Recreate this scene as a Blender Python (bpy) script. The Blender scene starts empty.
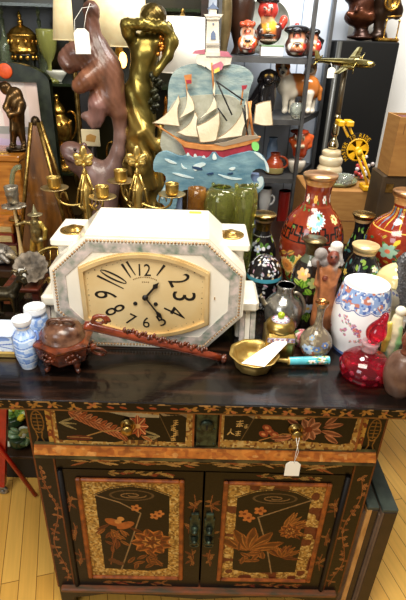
import bpy, bmesh, math, random
import numpy as np
from mathutils import Vector, Matrix

random.seed(7)
RNG = np.random.default_rng(11)
C = bpy.context.scene.collection
PI = math.pi
sin, cos = math.sin, math.cos

# ------------------------------------------------------------------ camera numbers (measured from the photograph)
FPX = 480.0
CAM = np.array([-0.0342, -0.9012, 1.6544])
PT, YW, RL = 0.4982, 0.0149, 0.0356
FW = np.array([sin(YW) * cos(PT), cos(YW) * cos(PT), -sin(PT)])
_R0 = np.array([cos(YW), -sin(YW), 0.0])
_U0 = np.cross(_R0, FW)
RT = _R0 * cos(RL) + _U0 * sin(RL)
UP = -_R0 * sin(RL) + _U0 * cos(RL)
ZT = 0.90            # height of the cabinet top and of the table behind it


def ray(px, py):
    return FW + RT * (px - 203) / FPX + UP * (300 - py) / FPX


def AZ(px, py, z=ZT):
    """where a sight line of the photograph meets the level z"""
    d = ray(px, py)
    return CAM + d * (z - CAM[2]) / d[2]


def AY(px, py, y):
    """where a sight line of the photograph meets the upright plane at depth y"""
    d = ray(px, py)
    return CAM + d * (y - CAM[1]) / d[1]


def mpp(P):
    """metres per photo pixel at a place"""
    return float((np.array(P) - CAM) @ FW) / FPX


def lin(c):
    c = np.asarray(c, float) / 255.0
    return np.where(c <= 0.04045, c / 12.92, ((c + 0.055) / 1.055) ** 2.4)


def L4(c):
    return (*[float(x) for x in lin(c)], 1.0)


# ------------------------------------------------------------------ materials
MATS = {}


def mat(name, c=(200, 200, 200), c2=None, scale=30.0, rough=0.4, metal=0.0, bump=0.0, bscale=None, attr=False, trans=0.0,
        ior=1.45, coat=0.0, emis=None, estr=0.0, spec=0.5, stretch=(1, 1, 1), rvar=0.0, contrast=(0.35, 0.65), sss=0.0, alpha=1.0, detail=4.0):
    if name in MATS:
        return MATS[name]
    m = bpy.data.materials.new(name)
    m.use_nodes = True
    nt = m.node_tree
    N, K = nt.nodes, nt.links
    b = N['Principled BSDF']
    b.inputs['Roughness'].default_value = rough
    b.inputs['Metallic'].default_value = metal
    b.inputs['IOR'].default_value = ior
    b.inputs['Transmission Weight'].default_value = trans
    b.inputs['Coat Weight'].default_value = coat
    b.inputs['Specular IOR Level'].default_value = spec
    b.inputs['Alpha'].default_value = alpha
    if sss:
        b.inputs['Subsurface Weight'].default_value = sss
        b.inputs['Subsurface Radius'].default_value = (0.01, 0.006, 0.004)
    tc = N.new('ShaderNodeTexCoord')
    mp = N.new('ShaderNodeMapping')
    mp.inputs['Scale'].default_value = stretch
    K.new(tc.outputs['Object'], mp.inputs['Vector'])
    nz = N.new('ShaderNodeTexNoise')
    nz.inputs['Scale'].default_value = scale
    nz.inputs['Detail'].default_value = detail
    K.new(mp.outputs['Vector'], nz.inputs['Vector'])
    src = None
    if attr:
        at = N.new('ShaderNodeAttribute')
        at.attribute_name = 'Col'
        src = at.outputs['Color']
        if c2 is not None:      # c2 = mottling strength 0..1
            mr = N.new('ShaderNodeMapRange')
            mr.inputs['From Min'].default_value = 0.3
            mr.inputs['From Max'].default_value = 0.7
            mr.inputs['To Min'].default_value = 1 - c2
            mr.inputs['To Max'].default_value = 1 + c2 * 0.5
            K.new(nz.outputs['Fac'], mr.inputs['Value'])
            mx = N.new('ShaderNodeVectorMath')
            mx.operation = 'SCALE'
            K.new(src, mx.inputs[0])
            K.new(mr.outputs[0], mx.inputs['Scale'])
            src = mx.outputs[0]
    elif c2 is not None:
        rp = N.new('ShaderNodeValToRGB')
        rp.color_ramp.elements[0].position = contrast[0]
        rp.color_ramp.elements[1].position = contrast[1]
        rp.color_ramp.elements[0].color = L4(c)
        rp.color_ramp.elements[1].color = L4(c2)
        K.new(nz.outputs['Fac'], rp.inputs['Fac'])
        src = rp.outputs['Color']
    if src is not None:
        K.new(src, b.inputs['Base Color'])
    else:
        b.inputs['Base Color'].default_value = L4(c)
    if rvar:
        mr = N.new('ShaderNodeMapRange')
        mr.inputs['To Min'].default_value = max(0.02, rough - rvar)
        mr.inputs['To Max'].default_value = rough + rvar
        K.new(nz.outputs['Fac'], mr.inputs['Value'])
        K.new(mr.outputs[0], b.inputs['Roughness'])
    if bump:
        n2 = N.new('ShaderNodeTexNoise')
        n2.inputs['Scale'].default_value = bscale or scale
        n2.inputs['Detail'].default_value = 3.0
        K.new(mp.outputs['Vector'], n2.inputs['Vector'])
        bp = N.new('ShaderNodeBump')
        bp.inputs['Strength'].default_value = bump
        bp.inputs['Distance'].default_value = 0.004
        K.new(n2.outputs['Fac'], bp.inputs['Height'])
        K.new(bp.outputs['Normal'], b.inputs['Normal'])
    if emis is not None:
        b.inputs['Emission Color'].default_value = L4(emis)
        b.inputs['Emission Strength'].default_value = estr
    MATS[name] = m
    return m


# ------------------------------------------------------------------ objects
def origin_of(o):
    p = np.zeros(3)
    while o is not None:
        p += np.array(o.location)
        o = o.parent
    return p


def tag(o, label=None, cat=None, group=None, kind=None):
    if label:
        if not 4 <= len(label.replace(',', '').split()) <= 16 and cat:
            print('LABEL LENGTH', len(label.split()), label)
        o['label'] = label
    if cat:
        o['category'] = cat
    if group:
        o['group'] = group
    if kind:
        o['kind'] = kind
    return o


def thing(name, label, cat, loc=(0, 0, 0), group=None):
    o = bpy.data.objects.new(name, None)
    C.objects.link(o)
    o.empty_display_size = 0.03
    o.location = [float(x) for x in loc]
    return tag(o, label, cat, group)


def link_mesh(name, verts, faces, mats, mi=None, smooth=True, cols=None, parent=None, sm_list=None):
    verts = np.asarray(verts, float).reshape(-1, 3)
    if parent is not None:
        verts = verts - origin_of(parent)
        loc = None
    else:                                     # put the origin at the middle of the base
        lo, hi = verts.min(0), verts.max(0)
        loc = np.array([(lo[0] + hi[0]) / 2, (lo[1] + hi[1]) / 2, lo[2]])
        verts = verts - loc
    me = bpy.data.meshes.new(name)
    me.from_pydata(verts.tolist(), [], [list(map(int, f)) for f in faces])
    for m in (mats if isinstance(mats, (list, tuple)) else [mats]):
        me.materials.append(m)
    if mi is not None:
        me.polygons.foreach_set('material_index', np.asarray(mi, np.int32))
    if sm_list is not None:
        me.polygons.foreach_set('use_smooth', np.asarray(sm_list, bool))
    elif smooth:
        me.polygons.foreach_set('use_smooth', np.ones(len(me.polygons), bool))
    if cols is not None:
        a = me.color_attributes.new('Col', 'FLOAT_COLOR', 'POINT')
        cc = np.ones((len(verts), 4), np.float32)
        cc[:, :3] = cols
        a.data.foreach_set('color', cc.ravel())
    me.update()
    o = bpy.data.objects.new(name, me)
    C.objects.link(o)
    if parent is not None:
        o.parent = parent
    else:
        o.location = loc
    return o


def dup(root, loc, name=None, label=None, group=None):
    r = root.copy()
    C.objects.link(r)
    r.location = [float(x) for x in loc]
    if label:
        r['label'] = label
    if group:
        r['group'] = group
    for ch in list(root.children):
        c = ch.copy()
        C.objects.link(c)
        c.parent = r
        for g in list(ch.children):
            d = g.copy()
            C.objects.link(d)
            d.parent = c
    return r


def rot_to(d):
    """3x3 turning +Z onto d"""
    return np.array(Vector((0, 0, 1)).rotation_difference(Vector([float(x) for x in d])).to_matrix())


ICO = {}


def ico(n):
    if n not in ICO:
        bm = bmesh.new()
        bmesh.ops.create_icosphere(bm, subdivisions=n, radius=1)
        bm.verts.ensure_lookup_table()
        ICO[n] = (np.array([v.co[:] for v in bm.verts]), [[v.index for v in f.verts] for f in bm.faces])
        bm.free()
    return ICO[n]


class MB:
    """collects shapes for ONE mesh"""

    def __init__(s):
        s.v, s.f, s.mi, s.sm, s.c = [], [], [], [], []
        s.n = 0
        s.m = 0
        s.col = (1, 1, 1)
        s.smooth = True
        s.paint = False

    def color(s, c):
        s.col = tuple(lin(c))
        s.paint = True
        return s

    def add(s, v, f, smooth=None, cols=None):
        v = np.asarray(v, float).reshape(-1, 3)
        s.v.append(v)
        for q in f:
            s.f.append([int(i) + s.n for i in q])
        s.mi += [s.m] * len(f)
        s.sm += [s.smooth if smooth is None else smooth] * len(f)
        s.c.append(np.tile(np.array(s.col), (len(v), 1)) if cols is None else cols)
        s.n += len(v)
        return s

    def box(s, lo, hi, b=0.0, R=None, at=None):
        lo, hi = np.array(lo, float), np.array(hi, float)
        lo, hi = np.minimum(lo, hi), np.maximum(lo, hi)
        c, h = (lo + hi) / 2, (hi - lo) / 2
        b = min(b, h.min() * 0.9)
        if b <= 0:
            v = np.array([[x, y, z] for x in (-1, 1) for y in (-1, 1) for z in (-1, 1)]) * h
            f = [(0, 1, 3, 2), (4, 6, 7, 5), (0, 4, 5, 1), (2, 3, 7, 6), (0, 2, 6, 4), (1, 5, 7, 3)]
        else:
            pts = []
            for x in (-1, 1):
                for y in (-1, 1):
                    for z in (-1, 1):
                        g = np.array([x, y, z])
                        for a in range(3):
                            e = h - b
                            e[a] = h[a]
                            pts.append(g * e)
            bm = bmesh.new()
            vs = [bm.verts.new(p) for p in pts]
            bmesh.ops.convex_hull(bm, input=vs)
            bmesh.ops.dissolve_limit(bm, angle_limit=0.02, verts=bm.verts, edges=bm.edges)
            bmesh.ops.recalc_face_normals(bm, faces=bm.faces)
            bm.verts.index_update()
            v = np.array([q.co[:] for q in bm.verts])
            f = [[q.index for q in w.verts] for w in bm.faces]
            bm.free()
        if R is not None:
            v = v @ np.array(R).T
        return s.add(v + c, f, smooth=False)

    def prism(s, pts, y0, y1, axis='y', smooth=False):
        """outline (a,b) pushed from y0 to y1; axis y: a=x b=z; z: a=x b=y; x: a=y b=z"""
        P = np.asarray(pts, float)
        n = len(P)

        def put(t):
            k = np.full(n, t)
            return {'y': np.c_[P[:, 0], k, P[:, 1]], 'z': np.c_[P[:, 0], P[:, 1], k], 'x': np.c_[k, P[:, 0], P[:, 1]]}[axis]
        v = np.r_[put(y0), put(y1)]
        area = 0.5 * np.sum(P[:, 0] * np.roll(P[:, 1], -1) - np.roll(P[:, 0], -1) * P[:, 1])
        f = [list(range(n)), list(range(2 * n - 1, n - 1, -1))] + [[i, n + i, n + (i + 1) % n, (i + 1) % n] for i in range(n)]
        flip = (area > 0) == (y1 > y0)
        if axis == 'y':
            flip = not flip
        if flip:
            f = [q[::-1] for q in f]
        s.add(v, [f[0], f[1]], smooth=False)
        s.add(v, f[2:], smooth=smooth)
        return s

    def lathe(s, prof, at=(0, 0, 0), seg=40, R=None, lobes=0, lobe=0.0, close=False, cols=None):
        P = np.asarray(prof, float)
        n = len(P)
        th = np.arange(seg) / seg * 2 * PI
        k = 1 + lobe * np.cos(lobes * th)
        v = np.zeros((n, seg, 3))
        v[:, :, 0] = P[:, :1] * (np.sin(th) * k)[None]
        v[:, :, 1] = P[:, :1] * (-np.cos(th) * k)[None]
        v[:, :, 2] = P[:, 1:2]
        v = v.reshape(-1, 3)
        f = []
        for i in range(n - 1):
            for j in range(seg):
                a, b = i * seg + j, i * seg + (j + 1) % seg
                f.append((a, b, b + seg, a + seg))
        if P[-1, 1] < P[0, 1]:
            f = [q[::-1] for q in f]
        up = P[-1, 1] >= P[0, 1]
        e0, e1 = list(range(seg)), list(range((n - 1) * seg, n * seg))
        if P[0, 0] > 1e-5:
            f.append(e0[::-1] if up else e0)
        if P[-1, 0] > 1e-5 and not close:
            f.append(e1 if up else e1[::-1])
        if R is not None:
            v = v @ np.array(R).T
        cc = None
        if cols is not None:
            cc = np.repeat(np.asarray([lin(c) for c in cols]), seg, axis=0)
            s.paint = True
        return s.add(v + np.array(at, float), f, cols=cc)

    def tube(s, pts, r, seg=10, closed=False, flat=None):
        P = np.asarray(pts, float)
        n = len(P)
        r = np.broadcast_to(np.asarray(r, float), (n,))
        T = np.roll(P, -1, 0) - np.roll(P, 1, 0)
        if not closed:
            T[0], T[-1] = P[1] - P[0], P[-1] - P[-2]
        T /= np.linalg.norm(T, axis=1)[:, None] + 1e-12
        up = np.array([0, 0, 1.0]) if abs(T[0][2]) < 0.9 else np.array([1.0, 0, 0])
        A = np.zeros((n, 3))
        B = np.zeros((n, 3))
        u = up - T[0] * (up @ T[0])
        for i in range(n):
            u = u - T[i] * (u @ T[i])
            u /= np.linalg.norm(u) + 1e-12
            A[i], B[i] = u, np.cross(T[i], u)
        th = np.arange(seg) / seg * 2 * PI
        v = (P[:, None] + r[:, None, None] * (np.cos(th)[None, :, None] * A[:, None] + np.sin(th)[None, :, None] * B[:, None])).reshape(-1, 3)
        f = []
        for i in range(n if closed else n - 1):
            for j in range(seg):
                a, b = i * seg + j, i * seg + (j + 1) % seg
                c, d = ((i + 1) % n) * seg + (j + 1) % seg, ((i + 1) % n) * seg + j
                f.append((a, b, c, d))
        if not closed:
            f.append(list(range(seg))[::-1])
            f.append(list(range((n - 1) * seg, n * seg)))
        return s.add(v, f)

    def ball(s, c, r, sub=3, R=None):
        v, f = ico(sub)
        v = v * (np.array(r, float) if np.ndim(r) else float(r))
        if R is not None:
            v = v @ np.array(R).T
        return s.add(v + np.array(c, float), f)

    def torus(s, c, R0, r, axis=(0, 0, 1), seg=32, rs=8):
        M = rot_to(axis)
        th = np.arange(seg) / seg * 2 * PI
        pts = np.c_[R0 * np.cos(th), R0 * np.sin(th), 0 * th] @ M.T + np.array(c, float)
        return s.tube(pts, r, rs, closed=True)

    def text(s, body, size, place, depth=0.0):
        """place: function (x, y) arrays of the flat lettering -> world points"""
        v, f = text_mesh(body)
        return s.add(place(v[:, 0] * size, v[:, 1] * size), f, smooth=False)

    def build(s, name, m, parent=None):
        v = np.concatenate(s.v)
        return link_mesh(name, v, s.f, m, s.mi, cols=np.concatenate(s.c) if s.paint else None, parent=parent, sm_list=s.sm)


_TXT = {}


def text_mesh(body):
    """flat letter outlines centred on the origin, one unit high"""
    if body not in _TXT:
        cu = bpy.data.curves.new('lettering', 'FONT')
        cu.body = body
        cu.align_x = 'CENTER'
        cu.align_y = 'CENTER'
        cu.resolution_u = 4
        ob = bpy.data.objects.new('lettering', cu)
        C.objects.link(ob)
        bpy.context.view_layer.update()
        me = bpy.data.meshes.new_from_object(ob.evaluated_get(bpy.context.evaluated_depsgraph_get()))
        v = np.array([q.co[:] for q in me.vertices]).reshape(-1, 3)
        f = [list(p.vertices) for p in me.polygons]
        bpy.data.objects.remove(ob)
        bpy.data.curves.remove(cu)
        bpy.data.meshes.remove(me)
        if len(v):
            lo, hi = v.min(0), v.max(0)
            v = (v - (lo + hi) / 2) / max(hi[1] - lo[1], 1e-6)
        _TXT[body] = (v, f)
    return _TXT[body]


# ------------------------------------------------------------------ paint canvas: pattern for lacquer and enamel, kept as point colours
class Cv:
    def __init__(s, x0, y0, x1, y1, nx, ny, bg):
        s.x0, s.y0, s.x1, s.y1, s.nx, s.ny = x0, y0, x1, y1, nx, ny
        s.a = np.zeros((ny, nx, 3))
        s.a[:] = lin(bg)
        X = x0 + (np.arange(nx)) / (nx - 1) * (x1 - x0)
        Y = y0 + (np.arange(ny)) / (ny - 1) * (y1 - y0)
        s.X, s.Y = np.meshgrid(X, Y)

    def put(s, M, c, a=1.0):
        s.a[M] = s.a[M] * (1 - a) + lin(c) * a

    def mottle(s, c, cover=0.5, size=6, a=1.0, M=None):
        n = s.noise(size)
        K = n > np.quantile(n, 1 - cover)
        if M is not None:
            K &= M
        s.put(K, c, a)

    def noise(s, size):
        w, h = abs(s.x1 - s.x0), abs(s.y1 - s.y0)
        gx, gy = max(3, int(w / size) + 2), max(3, int(h / size) + 2)
        g = RNG.random((gy, gx))
        fx = np.abs(s.X - s.x0) / w * (gx - 1.001)
        fy = np.abs(s.Y - s.y0) / h * (gy - 1.001)
        i, j = fx.astype(int), fy.astype(int)
        u, v = fx - i, fy - j
        u, v = u * u * (3 - 2 * u), v * v * (3 - 2 * v)
        return (g[j, i] * (1 - u) + g[j, i + 1] * u) * (1 - v) + (g[j + 1, i] * (1 - u) + g[j + 1, i + 1] * u) * v

    def ell(s, cx, cy, rx, ry, c, rot=0.0, a=1.0):
        dx, dy = s.X - cx, s.Y - cy
        k, q = cos(rot), sin(rot)
        M = ((dx * k + dy * q) / rx) ** 2 + ((-dx * q + dy * k) / ry) ** 2 <= 1
        s.put(M, c, a)
        return M

    def mask(s, pts):
        P = np.asarray(pts, float)
        M = np.zeros(s.X.shape, bool)
        n = len(P)
        for i in range(n):
            (xa, ya), (xb, yb) = P[i], P[(i + 1) % n]
            if ya == yb:
                continue
            k = ((ya > s.Y) != (yb > s.Y)) & (s.X < (xb - xa) * (s.Y - ya) / (yb - ya) + xa)
            M ^= k
        return M

    def poly(s, pts, c, a=1.0):
        M = s.mask(pts)
        s.put(M, c, a)
        return M

    def line(s, pts, w, c, a=1.0, taper=False):
        P = np.asarray(pts, float)
        M = np.zeros(s.X.shape, bool)
        n = len(P)
        for i in range(n - 1):
            A, B = P[i], P[i + 1]
            d = B - A
            q = max(d @ d, 1e-9)
            t = np.clip(((s.X - A[0]) * d[0] + (s.Y - A[1]) * d[1]) / q, 0, 1)
            ww = w * (1 - 0.8 * (i + t) / (n - 1)) if taper else w
            M |= (s.X - A[0] - t * d[0]) ** 2 + (s.Y - A[1] - t * d[1]) ** 2 <= (ww / 2) ** 2
        s.put(M, c, a)

    def leaf(s, x, y, L, w, ang, c, vein=None):
        """lens shaped leaf from (x,y) along ang"""
        dx, dy = s.X - x, s.Y - y
        u = (dx * cos(ang) + dy * sin(ang)) / L
        v = -dx * sin(ang) + dy * cos(ang)
        M = (u >= 0) & (u <= 1) & (np.abs(v) <= w / 2 * np.sin(PI * np.clip(u, 0, 1)) ** 0.8)
        s.put(M, c)
        if getattr(s, 'rim', False):
            s.a[M & (np.abs(v) <= 0.62 * w / 2 * np.sin(PI * np.clip(u, 0, 1)) ** 0.8) & (u > 0.08) & (u < 0.9)] *= 0.42
        if vein is not None:
            s.put(M & (np.abs(v) < w * 0.09), vein)

    def flower(s, x, y, r, c, cc, n=6, c2=None, rot=0.0):
        for k in range(n):
            a = rot + 2 * PI * k / n
            s.ell(x + r * 0.58 * cos(a), y + r * 0.58 * sin(a), r * 0.46, r * 0.34, c, a)
            if c2 is not None:
                s.ell(x + r * 0.62 * cos(a), y + r * 0.62 * sin(a), r * 0.26, r * 0.13, c2, a)
        s.ell(x, y, r * 0.3, r * 0.3, cc)

    def chrys(s, x, y, r, c, cc, edge, n=14):
        for k in range(n):
            a = 2 * PI * k / n
            s.leaf(x, y, r * 1.08, r * 0.46, a, edge)
        for k in range(n):
            a = 2 * PI * k / n
            s.leaf(x + r * 0.1 * cos(a), y + r * 0.1 * sin(a), r * 0.82, r * 0.3, a, c)
        s.ell(x, y, r * 0.3, r * 0.3, cc)

    def flat(s):
        return s.a.reshape(-1, 3)


def panel(name, cv, x0, x1, z0, z1, y, thick, m, parent, frame=None):
    """an upright board whose front face carries a canvas (canvas y runs down)"""
    nx, ny = cv.nx, cv.ny
    X, Z = np.meshgrid(np.linspace(x0, x1, nx), np.linspace(z1, z0, ny))
    v = np.c_[X.ravel(), np.full(nx * ny, y), Z.ravel()]
    I = np.arange(nx * ny).reshape(ny, nx)
    f = np.stack([I[:-1, :-1], I[1:, :-1], I[1:, 1:], I[:-1, 1:]], -1).reshape(-1, 4)
    b = np.array([[x0, y, z1], [x1, y, z1], [x1, y, z0], [x0, y, z0], [x0, y + thick, z1], [x1, y + thick, z1], [x1, y + thick, z0], [x0, y + thick, z0]])
    k = nx * ny
    fb = [[0, 1, 5, 4], [1, 2, 6, 5], [2, 3, 7, 6], [3, 0, 4, 7], [4, 5, 6, 7]]
    faces = f.tolist() + [[i + k for i in q] for q in fb]
    cols = np.r_[cv.flat(), np.tile(cv.flat()[0], (8, 1))]
    return link_mesh(name, np.r_[v, b], faces, m, smooth=False, cols=cols, parent=parent)


def resample(prof, n):
    P = np.asarray(prof, float)
    # smooth the polyline with a Catmull-Rom pass first
    Q = [P[0]]
    for i in range(len(P) - 1):
        p0, p1, p2, p3 = P[max(i - 1, 0)], P[i], P[i + 1], P[min(i + 2, len(P) - 1)]
        for t in np.linspace(0, 1, 9)[1:]:
            Q.append(0.5 * ((2 * p1) + (-p0 + p2) * t + (2 * p0 - 5 * p1 + 4 * p2 - p3) * t * t + (-p0 + 3 * p1 - 3 * p2 + p3) * t ** 3))
    Q = np.array(Q)
    Q[:, 0] = np.maximum(Q[:, 0], 0)
    d = np.r_[0, np.cumsum(np.linalg.norm(np.diff(Q, axis=0), axis=1))]
    u = np.linspace(0, d[-1], n)
    return np.c_[np.interp(u, d, Q[:, 0]), np.interp(u, d, Q[:, 1])]


def painted_lathe(name, prof, cv, at, m, parent=None):
    """prof from TOP to bottom; canvas columns run round the body (middle column faces the front), rows run down"""
    P = resample(prof, cv.ny)
    seg = cv.nx
    th = (np.arange(seg) / seg - 0.5) * 2 * PI
    v = np.zeros((cv.ny, seg, 3))
    v[:, :, 0] = P[:, :1] * np.sin(th)[None]
    v[:, :, 1] = -P[:, :1] * np.cos(th)[None]
    v[:, :, 2] = P[:, 1:2]
    I = np.arange(cv.ny * seg).reshape(cv.ny, seg)
    J = np.roll(I, -1, 1)
    f = np.stack([I[:-1], I[1:], J[1:], J[:-1]], -1).reshape(-1, 4).tolist()
    f.append(I[-1].tolist()[::-1])
    return link_mesh(name, v.reshape(-1, 3) + np.array(at, float), f, m, cols=cv.flat(), parent=parent)


def prof_px(px, py_ref, Y, rows, z0=None, zoff=0.0):
    """profile [(r,z)] read off photo rows (row, half width in px) for an upright turned piece at depth Y; returns (x, profile top->bottom)"""
    P = AY(px, py_ref, Y)
    x0 = P[0]
    out = []
    for py, hw in rows:
        q = AY(px, py, Y)
        out.append([hw * mpp(q), q[2] + zoff])
    if z0 is not None:
        out = [q for q in out[:-1] if q[1] > z0 + 0.002] + [[out[-1][0], z0]]
    return x0, out


# ------------------------------------------------------------------ organic bodies: blended solids -> one continuous surface (surface nets)
def cap(a, b, r0, r1, col):
    return ('c', np.array(a, float), np.array(b, float), r0, r1, tuple(lin(col)))


def ell(c, r, col, R=None):
    return ('e', np.array(c, float), np.array(r, float) if np.ndim(r) else np.array([r] * 3, float), None if R is None else np.array(R), None, tuple(lin(col)))


def _dist(b, P):
    if b[0] == 'c':
        A, B, r0, r1 = b[1:5]
        d = B - A
        q = max(d @ d, 1e-12)
        t = np.clip(((P - A) @ d) / q, 0, 1)
        return np.linalg.norm(P - A - t[:, None] * d, axis=1) - (r0 + (r1 - r0) * t)
    c, r, R = b[1:4]
    q = P - c
    if R is not None:
        q = q @ R
    k0 = np.linalg.norm(q / r, axis=1)
    k1 = np.linalg.norm(q / (r * r), axis=1) + 1e-9
    return k0 * (k0 - 1) / k1


def organic(name, blobs, res, m, parent=None, k=None, detail=None, cpow=4.0, zmin=None):
    k = k or res * 0.8
    lo, hi = np.full(3, 1e9), np.full(3, -1e9)
    for b in blobs:
        if b[0] == 'c':
            for p, r in ((b[1], b[3]), (b[2], b[4])):
                lo, hi = np.minimum(lo, p - r), np.maximum(hi, p + r)
        else:
            r = b[2].max() if b[3] is not None else b[2]
            lo, hi = np.minimum(lo, b[1] - r), np.maximum(hi, b[1] + r)
    lo -= res * 2.5
    hi += res * 2.5
    n = np.ceil((hi - lo) / res).astype(int) + 1
    ax = [lo[i] + np.arange(n[i]) * res for i in range(3)]
    G = np.stack(np.meshgrid(*ax, indexing='ij'), -1).reshape(-1, 3)

    def field(P):
        S = np.zeros(len(P))
        mn = np.full(len(P), 1e9)
        D = []
        for b in blobs:
            d = _dist(b, P)
            D.append(d)
            mn = np.minimum(mn, d)
        for d in D:
            S += np.exp(-np.clip((d - mn) / k, 0, 60))
        out = mn - k * np.log(S)
        if detail is not None:
            out = out + detail(P)
        if zmin is not None:
            out = np.maximum(out, zmin - P[:, 2])
        return out
    V = np.concatenate([field(G[i:i + 200000]) for i in range(0, len(G), 200000)]).reshape(n)
    nx, ny, nz = n
    S = np.zeros((nx - 1, ny - 1, nz - 1, 3))
    cnt = np.zeros((nx - 1, ny - 1, nz - 1))
    sg = V < 0
    cross = []
    for a in range(3):
        s0 = [slice(None)] * 3
        s1 = [slice(None)] * 3
        s0[a], s1[a] = slice(0, -1), slice(1, None)
        v0, v1 = V[tuple(s0)], V[tuple(s1)]
        M = sg[tuple(s0)] != sg[tuple(s1)]
        t = np.where(M, v0 / np.where(M, v0 - v1, 1), 0)
        idx = np.stack(np.meshgrid(*[np.arange(q) for q in M.shape], indexing='ij'), -1).astype(float)
        idx[..., a] += t
        o = [q for q in range(3) if q != a]
        for d0 in (0, 1):
            for d1 in (0, 1):
                sl = [slice(None)] * 3
                sl[o[0]] = slice(d0, n[o[0]] - 1 + d0)
                sl[o[1]] = slice(d1, n[o[1]] - 1 + d1)
                sl = tuple(sl)
                S += idx[sl] * M[sl][..., None]
                cnt += M[sl]
        cross.append((M, sg[tuple(s0)]))
    act = cnt > 0
    ids = -np.ones(cnt.shape, int)
    ids[act] = np.arange(act.sum())
    vert = lo + S[act] / cnt[act][:, None] * res
    F = []
    for a in range(3):
        M, s0 = cross[a]
        o = [(a + 1) % 3, (a + 2) % 3]
        I = np.argwhere(M)
        I = I[(I[:, o[0]] > 0) & (I[:, o[1]] > 0) & (I[:, o[0]] < n[o[0]] - 1) & (I[:, o[1]] < n[o[1]] - 1)]
        fl = s0[tuple(I.T)]
        e0, e1 = np.eye(3, dtype=int)[o[0]], np.eye(3, dtype=int)[o[1]]
        q = [ids[tuple((I - x).T)] for x in (e0 + e1, e1, 0 * e0, e0)]
        Q = np.stack(q, -1)
        Q[~fl] = Q[~fl][:, ::-1]
        F.append(Q)
    F = np.concatenate(F)
    D = np.stack([_dist(b, vert) for b in blobs])
    w = np.exp(-np.clip((D - D.min(0)) / (res / cpow * 2), 0, 60))
    cols = (w.T @ np.array([b[5] for b in blobs])) / w.sum(0)[:, None]
    return link_mesh(name, vert, F.tolist(), m, cols=cols, parent=parent)


class PX:
    """solids for a figure measured on the photo: positions are (px, py, extra depth in metres) on the upright plane Y"""

    def __init__(s, Y, px, py):
        s.Y = Y
        s.u = mpp(AY(px, py, Y))
        s.b = []
        s.f = 1.0

    def p(s, q):
        return AY(q[0], q[1], s.Y + (q[2] if len(q) > 2 else 0))

    def c(s, a, b, r0, r1, col):
        s.b.append(cap(s.p(a), s.p(b), r0 * s.u, r1 * s.u, col))
        return s

    def e(s, a, r, col, rot=0.0):
        r = (r, r, r) if not np.ndim(r) else r
        R = None
        if rot:
            R = np.array(Matrix.Rotation(rot, 3, 'Y'))
        s.b.append(ell(s.p(a), np.array(r, float) * s.u, col, R))
        return s

    def chain(s, pts, rs, col):
        for i in range(len(pts) - 1):
            s.c(pts[i], pts[i + 1], rs[i], rs[i + 1], col)
        return s


def bez(p0, p1, p2, p3, n=16):
    t = np.linspace(0, 1, n)[:, None]
    p0, p1, p2, p3 = [np.array(q, float) for q in (p0, p1, p2, p3)]
    return (1 - t) ** 3 * p0 + 3 * (1 - t) ** 2 * t * p1 + 3 * (1 - t) * t * t * p2 + t ** 3 * p3


def price_tag(name, label, at, w, h, string_pts=None, tilt=0.0, cat='price tag', face=(245, 243, 232)):
    """small white tag with clipped corners facing the front, hanging from a string"""
    t = thing(name, label, cat, at)
    x, y, z = at
    q = w * 0.25
    o = [(-w / 2, 0), (w / 2, 0), (w / 2, h - q), (w / 2 - q, h), (-w / 2 + q, h), (-w / 2, h - q)]
    k, s_ = cos(tilt), sin(tilt)
    o = [(x + a * k - b * s_, z + a * s_ + b * k) for a, b in o]
    MB().prism(o, y, y + 0.0012).build('card', mat('tag card', face, rough=0.6), t)
    if string_pts is not None:
        MB().tube(string_pts, 0.0007, 6).build('string', mat('tag string', (235, 232, 222), rough=0.8), t)
    return t
# ------------------------------------------------------------------ shared materials
LACQ = mat('painted lacquer', attr=True, c2=0.3, scale=60, rough=0.3, spec=0.3, bump=0.1, bscale=120)
ENAM = mat('cloisonne enamel', attr=True, c2=0.12, scale=90, rough=0.14, coat=0.5)
GLAZE = mat('glazed ceramic', attr=True, rough=0.12, coat=0.4)
CARVE = mat('carved painted wood', attr=True, c2=0.3, scale=60, rough=0.45, bump=0.3, bscale=160)
BRASS = mat('polished brass', (204, 172, 104), (160, 124, 62), scale=25, rough=0.26, metal=0.9)
OLDBR = mat('aged brass', (176, 146, 84), (110, 84, 40), scale=60, rough=0.33, metal=1.0, bump=0.15, bscale=120)
GILT = mat('bright gilt', (214, 170, 82), (140, 96, 34), scale=40, rough=0.26, metal=0.92, bump=0.2, bscale=80)
BRONZE = mat('gold green bronze', (128, 104, 38), (70, 58, 18), scale=16, rough=0.25, metal=0.95, bump=0.05, bscale=50)
DKBR = mat('dark bronze', (70, 54, 34), (30, 24, 16), scale=40, rough=0.32, metal=0.8, bump=0.15, bscale=90)
CHROME = mat('yellowed chrome', (210, 198, 160), rough=0.12, metal=1.0)
PEWT = mat('grey pewter', (176, 168, 150), (118, 110, 96), scale=50, rough=0.36, metal=0.8, bump=0.2, bscale=80)
BLACKW = mat('black lacquered wood', (14, 9, 7), (40, 22, 14), scale=14, rough=0.32, rvar=0.1, spec=0.35, stretch=(1, 4, 4), contrast=(0.45, 0.8), bump=0.05)
REDWOOD = mat('reddish brown wood', (92, 36, 18), (48, 18, 10), scale=12, rough=0.35, stretch=(1, 6, 6))
DARKWOOD = mat('dark brown wood', (44, 24, 14), (22, 13, 9), scale=10, rough=0.35, stretch=(1, 6, 6))
STEEL = mat('grey painted steel', (84, 84, 84), (66, 66, 66), scale=20, rough=0.4, metal=0.3)
CARD = mat('brown cardboard', (156, 112, 56), (142, 98, 46), scale=14, rough=0.75, stretch=(1, 1, 6))

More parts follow.
